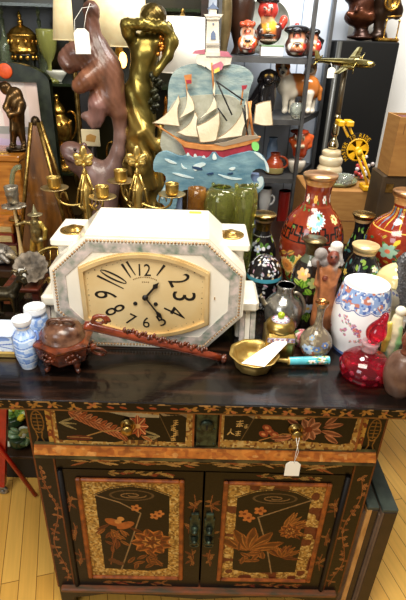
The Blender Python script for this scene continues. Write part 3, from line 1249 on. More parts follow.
mb = hand(0.036, 0.045, 0, 0.74, 0.0075)
mb.lathe([(0.008, 0), (0.008, 0.003), (0.003, 0.004), (0, 0.006)], (CX, YF - 0.0115, CZ), 20, rot_to((0, -1, 0)))
mb.build('hour_hand', INK, clk)
hand(0.048, -0.070, 0, 0.72, 0.006).build('minute_hand', INK, clk)
MB().box((CX + 0.166 + .012, YF - 0.008, CZ - 0.004), (CX + 0.180, YF - 0.004, CZ + 0.004), 0.001).build('bolt_knob', GILT, clk)
# yellow sticker and a pale paper slip on top of the case
MB().box((XC + 0.098, 0.388, 1.2262), (XC + 0.132, 0.406, 1.2268)).build('sticker', mat('yellow paper', (238, 222, 60), rough=0.6), clk)
MB().box((XC + 0.046, 0.388, 1.2262), (XC + 0.088, 0.402, 1.2268)).build('paper_slip', mat('white paper', (252, 250, 244), rough=0.6), clk)
# shoulders with brass cups and scroll brackets
for s in (-1, 1):
    sh = MB()
    x0, x1 = XC + s * 0.158, XC + s * 0.262
    sh.box((x0, 0.27, 1.165), (x1, 0.43, 1.186), 0.004)
    sh.box((x0, 0.285, 1.02), (XC + s * 0.248, 0.418, 1.165), 0.004)
    sho = sh.build('shoulder', MARBLE, clk)
    mb = MB()
    c = (XC + s * 0.214, 0.335, 1.186)
    mb.lathe([(0.036, 0.0), (0.036, 0.003), (0.030, 0.004), (0.027, 0.002), (0.022, 0.004), (0.018, 0.010), (0.010, 0.014), (0, 0.015)], c, 32)
    mb.build('brass_cup', BRASS, sho)
    br = MB()
    xb0, xb1 = XC + s * 0.238, XC + s * 0.296
    br.box((xb0, 0.235, 1.0), (xb1, 0.37, 1.036), 0.008)
    br.box((XC + s * 0.238, 0.26, 0.902), (XC + s * 0.262, 0.39, 1.0), 0.004)
    bro = br.build('scroll_bracket', MARBLE, clk)
    for q, xx in enumerate((0.247, 0.262, 0.277)):
        mb = MB()
        P = [(0.245, 0.996), (0.243, 0.975), (0.236, 0.95), (0.228, 0.925), (0.222, 0.903), (0.36, 0.903), (0.36, 0.996)]
        P = [(y + 0.004 * (q == 1), z) for y, z in P]
        mb.prism(P, XC + s * xx, XC + s * (xx + 0.0135), 'x')
        mb.build('fluted_strip', INLAY if q != 1 else MARBLE, bro)
# ------------------------------------------------------------------ small things along the front of the cabinet top
def px_lathe(name, label, cat, px, pyref, Y, rows, cvfun, z0=ZT, inner=None, m=None, group=None, res=(240, 150)):
    """turned piece measured on the photo; returns (root, x, profile)"""
    x, pr = prof_px(px, pyref, Y, rows, z0)
    t = thing(name, label, cat, (x, Y, z0), group)
    return t, x, pr


def inside(mb, r, ztop, depth, r2=None, at=(0, 0), seg=40):
    """lip and hollow of a vessel"""
    r2 = r2 or r * 0.8
    mb.lathe([(r, ztop), (r * 0.98, ztop + 0.0016), (r * 0.93, ztop + 0.0006), (r * .86, ztop - depth * .16), (r2 * 1.04, ztop - depth * .5), (r2 * .9, ztop - depth * 1.3), (r2 * .8, ztop - depth * 1.5), (0, ztop - depth * 1.5)], (at[0], at[1], 0), seg)
    return mb


def cv_for(prof, nx, ny, bg):
    P = np.array(prof)
    L = np.sum(np.linalg.norm(np.diff(P, axis=0), axis=1)) * 1000
    W = 2 * PI * np.percentile(P[:, 0], 75) * 1000
    return Cv(0, 0, W, L, nx, ny, bg), W, L


# --- blue and white jars
def blue_white(name, label, px, pyref, Y, rows, seed, bands):
    global RNG
    x, pr = prof_px(px, pyref, Y, rows, ZT)
    t = thing(name, label, 'vase', (x, Y, ZT))
    cv, W, Lh = cv_for(pr, 150, 110, (176, 202, 240))
    cv.mottle((110, 150, 220), 0.45, 9, 0.75)
    cv.mottle((214, 228, 248), 0.3, 11, 0.8)
    for b in bands:
        yy = b * Lh
        cv.line([(q, yy + 1.6 * sin(q * .16)) for q in np.linspace(0, W, 30)], 2.2, (66, 108, 196), 0.8)
        cv.line([(q, yy + 5 + 1.6 * sin(q * .16)) for q in np.linspace(0, W, 30)], 2.6, (232, 240, 252), 0.9)
    cv.put(cv.Y < 0.09 * Lh, (244, 246, 250))
    cv.put(cv.Y > 0.95 * Lh, (220, 230, 246))
    b = painted_lathe('body', pr, cv, (x, Y, 0), GLAZE, t)
    mb = MB().color((244, 246, 250))
    inside(mb, pr[0][0], pr[0][1], 0.03, pr[0][0] * 0.7, (x, Y))
    mb.build('rim', GLAZE, t)
    return t, x, pr


t, xv, prv = blue_white('porcelain_vase', 'small blue and white porcelain vase with pinched waist and loop handles on the cabinet front', 26, 345, 0.105,
                        [(319, 9.6), (323, 8.8), (327, 6.4), (332, 8.2), (337, 11), (344, 12), (352, 11.6), (360, 9.4), (366, 7.6), (370, 7.4)], 1, (0.35, 0.5, 0.66, 0.82))
mb = MB().color((120, 152, 220))
for s in (-1, 1):
    mb = MB().color((120, 152, 220))
    a = AY(26 + s * 8, 331, 0.105)
    b = AY(26 + s * 11.5, 341, 0.105)
    mb.tube(bez(a, a + (s * 0.007, 0, 0.003), b + (s * 0.006, 0, 0.006), b, 12), 0.003, 8)
    mb.build('handle', GLAZE, t)
blue_white('porcelain_jar', 'squat blue and white porcelain jar with a wide white mouth, standing behind the blue vase', 38, 330, 0.192,
           [(307, 10.6), (311, 11.0), (314, 10.0), (317, 11.2), (326, 12.2), (338, 11.8), (350, 9.6)], 2, (0.5, 0.75))
# --- blue and white planter at the end
t = thing('porcelain_planter', 'blue and white porcelain planter with a gilt foot at the cabinet end', 'planter', AZ(2, 352))
cx, cy = AZ(0, 350)[:2]
mb = MB().color((206, 218, 240))
cvp = Cv(0, 0, 130, 60, 110, 50, (222, 232, 246))
cvp.mottle((112, 146, 214), 0.4, 16, .9)
cvp.line([(0, 20), (50, 42), (130, 30)], 4, (84, 116, 196))
cvp.line([(30, 60), (70, 34), (130, 50)], 3, (84, 116, 196))
cvp.put(cvp.Y < 6, (240, 244, 250))
panel('body', cvp, cx - 0.075, cx + 0.050, ZT + 0.016, ZT + 0.066, cy - 0.03, 0.075, GLAZE, t)
mb.box((cx - 0.078, cy - 0.033, ZT + 0.062), (cx + 0.053, cy + 0.048, ZT + 0.068), 0.002)
mb.build('rim', GLAZE, t)
MB().box((cx - 0.08, cy - 0.036, ZT), (cx + 0.056, cy + 0.05, ZT + 0.017), 0.003).build('gilt_foot', mat('soft gilt foot', (206, 180, 112), (170, 138, 70), scale=30, rough=0.35, metal=0.6), t)

# --- carved incense burner
HORN = mat('glossy red brown carving', (116, 52, 24), (58, 24, 12), scale=40, rough=0.22, coat=0.4, bump=0.35, bscale=130)
B0 = np.array(AZ(67, 363))
u = mpp(B0)
burner = t = thing('incense_burner', 'carved red brown hexagonal incense burner with domed lid and ring handle on four scroll feet', 'incense burner', (B0[0], B0[1], ZT))
bx, by = B0[0], B0[1]
mb = MB()
mb.smooth = False
hexr = [(0.050, 0.024), (0.056, 0.03), (0.063, 0.062), (0.066, 0.066), (0.066, 0.071), (0.056, 0.074), (0, 0.075)]
mb.lathe([(r, z + ZT) for r, z in hexr], (bx, by, 0), 6)
body = mb.build('bowl', HORN, t)
mb = MB()
for k in range(6):        # raised scrollwork on each side
    mb = MB()
    a = (k + 0.5) * PI / 3
    n = np.array([sin(a), -cos(a), 0])
    tg = np.array([cos(a), sin(a), 0])
    c = np.array([bx, by, ZT + 0.046]) + n * 0.0535
    for q in range(9):
        aa = q * 0.7
        p = c + tg * 0.017 * cos(aa) * (1 - q * .06) + np.array([0, 0, 0.011 * sin(aa) * (1 - q * .06)]) + n * (0.11 * (0.0) + 0.0)
        mb.ball(p, (0.005, 0.005, 0.004), 1)
    mb.build('relief_scroll', HORN, body)
mb = MB()
mb.lathe([(0.046, ZT + 0.072), (0.046, ZT + 0.077), (0.042, ZT + 0.08), (0.043, ZT + 0.092), (0.036, ZT + 0.104), (0.022, ZT + 0.112), (0.0, ZT + 0.114)], (bx, by, 0), 30)
for k in range(26):
    a, rr = RNG.uniform(0, 6.28), RNG.uniform(0.2, 1)
    p = (bx + 0.038 * rr * cos(a), by + 0.038 * rr * sin(a), ZT + 0.112 - 0.022 * rr ** 2)
    mb.ball(p, (0.009, 0.008, 0.006), 2)
for s in (-1, 1):
    mb.tube([(bx + s * 0.012 + 0.016 * cos(q), by - 0.01, ZT + 0.112 + 0.012 * sin(q)) for q in np.linspace(0, 5, 14)], 0.004, 8)
lid = mb.build('lid', mat('grey brown carved lid', (122, 84, 62), (62, 34, 22), scale=50, rough=0.28, coat=0.3, bump=0.3, bscale=120), t)
for k in range(4):
    a = PI / 4 + k * PI / 2
    d = np.array([cos(a), sin(a)])
    mb = MB()
    pts = [(bx + d[0] * r, by + d[1] * r, ZT + z) for r, z in ((0.040, 0.03), (0.046, 0.022), (0.042, 0.012), (0.047, 0.005), (0.052, 0.005))]
    mb.tube(pts, [0.009, 0.008, 0.006, 0.006, 0.005], 10)
    mb.ball(pts[0], 0.012, 2)
    mb.build('foot', HORN, t)
mb = MB()
hc = np.array([bx + 0.078, by - 0.02, ZT + 0.05])
mb.torus(hc, 0.015, 0.0035, (0.2, 1, 0.5), 28, 8)
mb.ball(hc + (-0.012, 0.004, 0.01), (0.008, 0.006, 0.008), 2)
mb.build('ring_handle', HORN, t)

burner.scale = (1.17, 1.17, 1.12)
# --- long carved pipe leaning on the burner
PIPE = mat('polished red wood', (138, 58, 30), (86, 30, 16), scale=14, rough=0.2, coat=0.5, stretch=(1, 6, 6))
b = np.array(AZ(219, 362)) + (0, 0, 0.0145)
a = AY(84, 325, by - 0.062)
d = b - a
Lp = np.linalg.norm(d)
d /= Lp
t = thing('carved_pipe', 'long carved red wooden pipe leaning from the incense burner to the cabinet top', 'pipe', (b[0], b[1], ZT))
nrm = np.array([d[1], -d[0], 0])
nrm /= np.linalg.norm(nrm)
upv = np.cross(nrm, d)
if upv[2] < 0:
    upv = -upv
mb = MB()
mb.tube([a + d * Lp * k for k in (0, 0.03, 0.06, 0.5, 0.94, 1.0)], [0.010, 0.012, 0.0102, 0.0102, 0.0104, 0.012], 16)
st = mb.build('stem', PIPE, t)
mb = MB()
for k in range(30):       # carved vine along the upper side
    f = 0.26 + 0.62 * k / 29
    p = a + d * Lp * f + upv * (0.012 + 0.002 * sin(k * 2.1)) + nrm * 0.005 * sin(k * 1.7)
    mb.ball(p, (0.008, 0.006, 0.0045), 2, rot_to(d + 0.5 * nrm * sin(k * 1.3)))
mb.build('vine_relief', HORN, st)
mb = MB()
e = np.array(AY(99, 320, by - 0.068))
mb.tube([e + (0.016 * cos(q) * (1 - q * .05), 0, 0.012 * sin(q) * (1 - q * .05)) for q in np.linspace(-0.6, 6.2, 26)], np.linspace(0.0055, 0.0035, 26), 10)
mb.tube(bez(e + (-0.018, 0, -0.008), e + (-0.008, 0, 0.014), e + (0.02, 0, 0.018), e + (0.024, 0, -0.004), 14), 0.0045, 8)
mb.build('scroll_mouthpiece', PIPE, t)
mb = MB()
mb.ball(b + d * 0.012, 0.0105, 3)
for k in range(7):
    q = k * 0.9
    mb.ball(b + d * 0.014 + upv * 0.009 * cos(q) + nrm * 0.009 * sin(q), 0.0045, 2)
mb.build('end_knob', HORN, t)

# --- brass pan with enamel handle
P0 = np.array(AZ(253, 366))
px_, py_ = P0[0], P0[1]
t = thing('brass_pan', 'small lobed brass pan with a turquoise enamel handle', 'pan', (px_, py_, ZT))
mb = MB()
PANM = mat('old yellow brass', (206, 178, 108), (170, 138, 70), scale=30, rough=0.34, metal=0.7)
R1 = 24.5 * mpp(P0)
mb.lathe([(R1 * .62, ZT + 0.0), (R1 * .72, ZT + 0.004), (R1 * .80, ZT + 0.025), (R1 * .88, ZT + 0.037), (R1, ZT + 0.042), (R1 * .99, ZT + 0.0435), (R1 * .86, ZT + 0.040), (R1 * .76, ZT + 0.026), (R1 * .66, ZT + 0.007), (0, ZT + 0.006)],
         (px_, py_, 0), 60, lobes=9, lobe=0.022)
mb.build('bowl', PANM, t)
h0 = np.array([px_ + R1 * .78, py_ - 0.004, ZT + 0.026])
h1 = np.array(AZ(288, 361, ZT + 0.018))
h2 = np.array(AZ(329, 360, ZT + 0.018))
MB().tube([h0, h0 * .5 + h1 * .5, h1, h1 + (h2 - h1) * .1], [0.006, 0.005, 0.007, 0.008], 12).build('neck', PANM, t)
cv = Cv(0, 0, 90, 110, 90, 110, (96, 190, 204))
for q in range(22):
    x, y = RNG.uniform(0, 90), RNG.uniform(8, 102)
    cv.flower(x, y, 8, [(236, 226, 140), (240, 160, 150), (250, 246, 236)][q % 3], (220, 150, 60), 5)
    cv.leaf(x, y, 12, 5, RNG.uniform(0, 6.28), (70, 150, 110))
cv.put((cv.Y < 5) | (cv.Y > 105), (186, 150, 76))
pr = [(0.0, np.linalg.norm(h2 - h1)), (0.0105, np.linalg.norm(h2 - h1)), (0.0112, np.linalg.norm(h2 - h1) * .9), (0.0105, 0.01), (0.009, 0)]
ho = painted_lathe('enamel_handle', pr, cv, (0, 0, 0), ENAM, None)
Rm = rot_to(h2 - h1)
co_ = np.array([v.co[:] for v in ho.data.vertices]) + np.array(ho.location)
co_ = co_ @ Rm.T + h1 - np.array([px_, py_, ZT])
ho.data.vertices.foreach_set('co', co_.ravel())
ho.data.update()
ho.location = (0, 0, 0)
ho.parent = t
# folded card lying in the pan
t = thing('folded_price_card', 'white folded price card lying across the brass pan', 'price card', (px_ + 0.02, py_, ZT + 0.03))
Q = [AZ(241.5, 363, ZT + 0.0455), AZ(264.5, 366.5, ZT + 0.0455), AZ(287, 343.5, ZT + 0.064), AZ(285, 335.5, ZT + 0.066), AZ(262, 349, ZT + 0.062)]
Q = np.array(Q)
mb = MB()
V = np.r_[Q, Q - (0, 0, 0.0012)]
mb.add(V, [[0, 1, 2, 3, 4], [9, 8, 7, 6, 5]] + [[i, i + 5, (i + 1) % 5 + 5, (i + 1) % 5] for i in range(5)], smooth=False)
mb.build('card', mat('white card', (250, 249, 244), rough=0.55), t)
mb = MB()
for q in range(3):
    s0 = Q[0] * (.62 - q * .12) + Q[1] * (.38 + q * .12) + (0, 0, 0.0006)
    s1 = Q[4] * .4 + Q[2] * .25 + Q[3] * .35 + (0, 0, 0.0006)
    s1 = s0 + (Q[3] - Q[0]) * 0.55
    s0 = s0 + (Q[3] - Q[0]) * 0.18
    mb.tube([s0, s1], 0.0006, 4)
mb.build('pencil_line', mat('grey pencil', (170, 172, 180), rough=0.8), t)

# --- square brass jar with green bead
x, Y = AY(279.5, 330, 0.195)[0], 0.195
u = mpp((x, Y, 0.95))
zb, zm = AY(279, 327, Y)[2], ZT
t = thing('square_brass_jar', 'square brass jar with an enamel band and a lime green bead on its lid', 'jar', (x, Y, ZT))
JB = mat('dull golden brass', (184, 158, 92), (140, 112, 52), scale=30, rough=0.3, metal=0.9, bump=0.08)
hw = 14.2 * u
mb = MB()
zs = zb - 0.002
mb.box((x - hw, Y - hw, ZT + 0.006), (x + hw, Y + hw, zs), 0.006)
mb.box((x - hw * .9, Y - hw * .9, ZT), (x + hw * .9, Y + hw * .9, ZT + 0.008), 0.002)
body = mb.build('body', JB, t)
cv = Cv(0, 0, 80, 16, 110, 22, (190, 178, 196))
for q in range(16):
    cv.flower(q * 5 + 2, 8 + 2 * sin(q), 4.2, [(90, 70, 150), (240, 236, 240), (170, 90, 120)][q % 3], (230, 200, 90), 5)
cv.put((cv.Y < 2) | (cv.Y > 14), (176, 146, 76))
panel('enamel_band', cv, x - hw * .94, x + hw * .94, zs - 0.024, zs - 0.006, Y - hw - 0.0012, 0.001, ENAM, body)
mb = MB()
mb.lathe([(hw * .98, zs), (hw * 1.04, zs + 0.004), (hw * 1.02, zs + 0.012), (hw * .86, zs + 0.022), (hw * .5, zs + 0.028), (0, zs + 0.029)], (x, Y, 0), 40)
lid = mb.build('lid', JB, t)
mb = MB()
mb.color((226, 214, 220))
mb.lathe([(hw * .66, zs + 0.0262), (hw * .4, zs + 0.0292), (0.0, zs + 0.031)], (x, Y, 0), 36)
for q in range(11):
    a = q * 2 * PI / 11
    mb.color([(110, 80, 150), (200, 90, 110)][q % 2])
    mb.ball((x + hw * .5 * cos(a), Y + hw * .5 * sin(a), zs + 0.0285), (0.003, 0.003, 0.0012), 1)
mb.build('enamel_roundel', ENAM, lid)
MB().ball((x, Y, zs + 0.0385), 0.0098, 3).build('bead', mat('lime green glass bead', (178, 196, 40), (150, 172, 24), scale=20, rough=0.12, coat=0.5), lid)

# --- grey metal jug
x, pr = prof_px(284, 305, 0.295, [(285, 9), (290, 8.6), (294, 9.6), (298, 14.5), (304, 18.5), (312, 19), (322, 17), (332, 13)], ZT)
Y = 0.295
t = thing('pewter_jug', 'round grey pewter jug with a short neck behind the square brass jar', 'jug', (x, Y, ZT))
mb = MB()
mb.lathe(resample(pr, 40)[::-1], (x, Y, 0), 44)
inside(mb, pr[0][0], pr[0][1], 0.03, at=(x, Y))
mb.build('body', mat('shiny grey pewter', (172, 170, 164), (120, 118, 112), scale=40, rough=0.2, metal=0.85, bump=0.06), t)
a = np.array(AY(294, 293, Y - .01))
b = np.array(AY(301, 314, Y - .01))
MB().tube(bez(a, a + (0.02, 0, 0.012), b + (0.022, 0, 0.01), b, 16), 0.0045, 10).build('handle', PEWT, t)
a = np.array(AY(268, 305, Y))
MB().tube(bez(a, a + (-0.014, 0, 0.0), a + (-0.014, 0, 0.018), a + (-0.022, 0, 0.026), 12), np.linspace(0.009, 0.005, 12), 10).build('spout', PEWT, t)
# --- pink and green enamel box beside it
x, Y = AY(304, 322, 0.24)[0], 0.24
t = thing('enamel_trinket_box', 'small round pink and green enamel trinket box squeezed beside the pewter jug', 'trinket box', (x, Y, ZT))
cv = Cv(0, 0, 100, 40, 90, 36, (196, 106, 118))
cv.mottle((96, 140, 84), 0.35, 12)
cv.mottle((236, 200, 196), 0.25, 9)
painted_lathe('body', [(0.0, ZT + 0.044), (0.014, ZT + 0.042), (0.024, ZT + 0.032), (0.026, ZT + 0.018), (0.018, ZT)], cv, (x, Y, 0), ENAM, t)

# --- small long necked enamel bottle
Y = 0.192
x, pr = prof_px(318, 328, Y, [(302, 7.2), (305, 6), (309, 4), (318, 3.6), (326, 5), (331, 10), (337, 15.2), (343, 16.2), (349, 14), (354, 11)], ZT)
t = thing('enamel_bottle_vase', 'small long necked grey enamel bottle vase with brass mouth before the carved old man', 'vase', (x, Y, ZT))
cv, W, Lh = cv_for(pr, 200, 130, (112, 100, 84))
cv.put(cv.Y < 0.08 * Lh, (196, 150, 92))
cv.mottle((146, 132, 106), 0.4, 8)
for q in range(26):
    xx, yy = RNG.uniform(0, W), RNG.uniform(0.56, 0.95) * Lh
    cv.flower(xx, yy, 9, [(214, 216, 226), (188, 92, 66), (150, 170, 190), (96, 120, 170)][q % 4], (226, 190, 110), 6)
cv.flower(W * .38, Lh * .78, 14, (196, 212, 232), (96, 130, 190), 6)
painted_lathe('body', pr, cv, (x, Y, 0), ENAM, t)
mb = MB()
inside(mb, pr[0][0], pr[0][1], 0.02, pr[0][0] * .5, (x, Y))
mb.build('mouth', mat('copper brass mouth', (206, 156, 96), (170, 112, 60), scale=30, rough=0.25, metal=1.0), t)

# --- white porcelain mug
Y = 0.235
x, pr = prof_px(361, 312, Y, [(283, 22.6), (290, 24.6), (300, 26.8), (314, 28), (328, 26.6), (340, 23), (347, 21)], ZT)
t = thing('porcelain_mug', 'large white barrel mug with blue and rust border and pink flower sprays', 'mug', (x, Y, ZT))
cv, W, Lh = cv_for(pr, 330, 190, (244, 243, 244))
M = cv.Y < Lh * (0.24 + 0.05 * np.abs(np.sin(cv.X / W * 2 * PI * 5)))
cv.put(M, (142, 168, 214))
cv.mottle((196, 120, 92), 0.36, 13, 0.95, M)
cv.mottle((74, 104, 176), 0.26, 9, 0.95, M)
cv.mottle((226, 230, 240), 0.22, 7, 0.95, M)
ed = [(q, Lh * (0.255 + 0.05 * abs(sin(q / W * 2 * PI * 5)))) for q in np.linspace(0, W, 160)]
cv.line(ed, 2.6, (58, 84, 158))
for (fx, fy, n) in ((0.42, 0.56, 24), (0.60, 0.5, 8), (0.50, 0.74, 5), (0.34, 0.42, 5), (0.2, 0.6, 16), (0.78, 0.55, 16), (0.57, 0.72, 5)):
    for q in range(n):
        xx, yy = W * fx + RNG.normal(0, W * .022 * (1 + n / 24)), Lh * fy + RNG.normal(0, Lh * .035 * (1 + n / 24))
        if yy < 0.36 * Lh:
            continue
        cv.flower(xx, yy, RNG.uniform(3, 6), [(206, 120, 168), (176, 96, 150), (224, 160, 180), (206, 90, 96)][q % 4], (240, 200, 130), 5)
        cv.leaf(xx, yy, 7, 2.6, RNG.uniform(0, 6.28), [(96, 140, 110), (90, 110, 170)][q % 2])
cv.put(cv.Y > Lh * .95, (96, 130, 196))
painted_lathe('body', pr, cv, (x, Y, 0), GLAZE, t)
mb = MB().color((250, 250, 250))
inside(mb, pr[0][0], pr[0][1], 0.10, pr[0][0] * .9, (x, Y), 48)
mb.build('rim', GLAZE, t)
a = np.array([x + pr[1][0] * .9, Y + 0.02, pr[1][1] - 0.004])
b = np.array([x + pr[3][0] * .88, Y + 0.035, pr[3][1]])
MB().color((240, 242, 246)).tube(bez(a, a + (0.028, 0.02, 0.006), b + (0.034, 0.03, 0.012), b, 18), 0.0065, 10).build('handle', GLAZE, t)

# --- ruby glass bottle
RUBY = mat('cranberry glass', (206, 22, 54), rough=0.04, trans=0.85, ior=1.46, coat=0.3)
Y = 0.10
x, pr = prof_px(365, 366, Y, [(349, 8), (352, 9), (355, 17), (360, 23), (366, 24.8), (373, 22), (379, 16), (384, 11)], ZT)
t = thing('cranberry_glass_bottle', 'squat cut cranberry red glass perfume bottle with a teardrop stopper', 'perfume bottle', (x, Y, ZT))
mb = MB()
mb.lathe(resample(pr, 30)[::-1], (x, Y, 0), 44)
bod = mb.build('body', RUBY, t)
mb = MB()
rr, zz = pr[4]
for k in range(12):      # cut ovals round the body
    a = k * PI / 6 + 0.2
    n = np.array([sin(a), -cos(a), 0])
    for zq, rq, s_ in ((zz + 0.006, rr * .975, 0.007), (zz - 0.014, rr * .93, 0.006)):
        mb.ball(np.array([x, Y, zq]) + n * rq, (s_, s_, s_ * .5), 2, rot_to(n))
mb.build('cut_facet', mat('pink cut glass', (226, 70, 100), rough=0.05, trans=0.7, ior=1.45), bod)
zc = pr[0][1]
mb = MB()
r0 = pr[0][0]
mb.lathe([(r0, zc - 0.004), (r0 * 1.05, zc + 0.003), (r0 * .9, zc + 0.012), (r0 * 1.12, zc + 0.017), (r0 * 1.1, zc + 0.021), (r0 * .5, zc + 0.021)], (x, Y, 0), 32)
mb.build('collar', mat('clear pink glass', (250, 206, 212), rough=0.06, trans=0.7, ior=1.45), t)
sp = PX(Y, 374, 328)
c0 = np.array([x, Y, zc + 0.020])
sx, spz = 0.0, 1.0
R = rot_to((0.28, 0, 1))
uu_ = mpp(c0)
prs = [(0.004, 0), (0.006, 0.002), (0.018, 0.012), (0.0245, 0.026), (0.0235, 0.040), (0.017, 0.055), (0.011, 0.067), (0.009, 0.078), (0.006, 0.086), (0, 0.090)]
MB().lathe(resample(prs, 34), c0, 36, R).build('stopper', RUBY, t)

# --- brown frosted bottle at the edge
Y = 0.04
x, pr = prof_px(405, 362, Y, [(330, 2.5), (334, 7), (341, 9), (348, 6), (353, 7), (357, 13), (366, 17), (378, 17.5), (388, 13), (392, 11)], ZT)
t = thing('frosted_brown_bottle', 'brown frosted glass bottle with a ball stopper beside the cranberry red bottle', 'bottle', (x, Y, ZT))
FB = mat('frosted brown glass', (140, 108, 90), (104, 74, 60), scale=30, rough=0.3, trans=0.35, ior=1.4, bump=0.2, bscale=70)
P = resample(pr[4:], 30)[::-1]
MB().lathe(P, (x, Y, 0), 36).build('body', FB, t)
P = resample(pr[:5], 20)[::-1]
MB().lathe(P, (x, Y, 0), 32).build('stopper', mat('brown red stopper', (132, 78, 56), (96, 52, 36), scale=30, rough=0.25), t)

# --- porcelain parrot
f = PX(0.152, 394, 330)
f.chain([(398, 318), (395, 330), (391, 342), (388, 352)], [5.0, 6.8, 6.0, 4.0], (236, 226, 190))
f.e((401, 311), 5.2, (238, 230, 206))
f.c((405, 312, -0.004), (406.5, 315, -0.006), 2.0, 1.0, (214, 150, 80))
f.chain([(390, 324, -0.012), (386, 338, -0.012), (383, 350, -0.008)], [2.6, 3.8, 2.4], (226, 204, 92))
f.chain([(400, 328, -0.012), (398, 342, -0.012), (394, 354, -0.006)], [2.4, 3.4, 2.0], (120, 168, 110))
f.c((386, 350), (381, 362), 3.6, 2.2, (92, 158, 138))
f.e((388, 361), (8, 8, 4), (196, 206, 160))
o = organic('porcelain_parrot', f.b, 0.0022, GLAZE)
tag(o, 'small white, yellow and green porcelain parrot between the mug and the brown bottle', 'figurine')

# --- cream lidded bowl
Y = 0.35
x, pr = prof_px(396, 285, Y, [(264, 4), (267, 11), (272, 17), (278, 20.5), (281, 22), (284, 21), (290, 20), (298, 17.5), (306, 13), (312, 11)], ZT)
t = thing('lidded_bowl', 'cream crackle glazed bowl with a shallow domed lid behind the mug', 'bowl', (x, Y, ZT))
CRM = mat('cream crackle glaze', (222, 206, 150), (206, 186, 124), scale=20, rough=0.15, coat=0.4)
P = [(0, pr[0][1])] + pr[:5]
MB().lathe(resample(P, 24)[::-1], (x, Y, 0), 44).build('lid', CRM, t)
cv, W, Lh = cv_for(pr[5:], 200, 40, (226, 222, 206))
for q in range(28):
    cv.flower(q * W / 28, 10 + 3 * (q % 2), 6, (90, 110, 180), (230, 220, 190), 5)
cv.put(cv.Y > Lh * .5, (206, 196, 150))
painted_lathe('body', [(pr[4][0] * .96, pr[4][1] - 0.002)] + pr[5:], cv, (x, Y, 0), GLAZE, t)
# ------------------------------------------------------------------ cloisonne vases behind the small pieces
MOUTH = mat('copper gold vase mouth', (214, 170, 122), (170, 122, 80), scale=20, rough=0.3, metal=0.85)


def blossom_scatter(cv, W, y0, y1, n, pal, r=(4, 8), leaf=((70, 130, 60), (150, 180, 70))):
    for q in range(n):
        xx, yy = RNG.uniform(0, W), RNG.uniform(y0, y1)
        for k in range(2):
            cv.leaf(xx, yy, RNG.uniform(r[0], r[1]) * 2.0, r[0] * 1.1, RNG.uniform(0, 6.28), leaf[(q + k) % len(leaf)])
        if q % 3:
            cv.flower(xx, yy, RNG.uniform(*r), pal[q % len(pal)], (240, 200, 80), 5)


def cloisonne(name, label, px, pyref, Y, rows, bg, deco, res=(300, 190), z0=ZT, mouthdepth=0.05, mm=None):
    x, pr = prof_px(px, pyref, Y, rows, z0)
    t = thing(name, label, 'vase', (x, Y, z0))
    cv, W, Lh = cv_for(pr, res[0], res[1], bg)
    deco(cv, W, Lh)
    painted_lathe('body', pr, cv, (x, Y, 0), ENAM, t)
    mb = MB()
    inside(mb, pr[0][0] * 1.0, pr[0][1], mouthdepth, pr[0][0] * .62, (x, Y))
    mb.lathe([(pr[1][0] * 1.01, pr[1][1]), (pr[0][0] * 1.015, pr[0][1] - 0.001), (pr[0][0] * 1.0, pr[0][1] + 0.001)], (x, Y, 0), 40)
    mb.build('mouth', mm or MOUTH, t)
    return t, x, pr


def fret(cv, x, y, s, c, w=None, flip=False):
    """greek key hooks"""
    w = w or s * .22
    k = -1 if flip else 1
    cv.line([(x - s, y), (x - s, y - s * k), (x, y - s * k), (x, y + s * .6 * k), (x + s, y + s * .6 * k), (x + s, y - s * k), (x + s * .5, y - s * k)], w, c)
    cv.line([(x - s * .5, y - s * .4 * k), (x - s * .5, y + s * .6 * k), (x - s * 1.1, y + s * .6 * k)], w, c)


RED = (122, 38, 18)


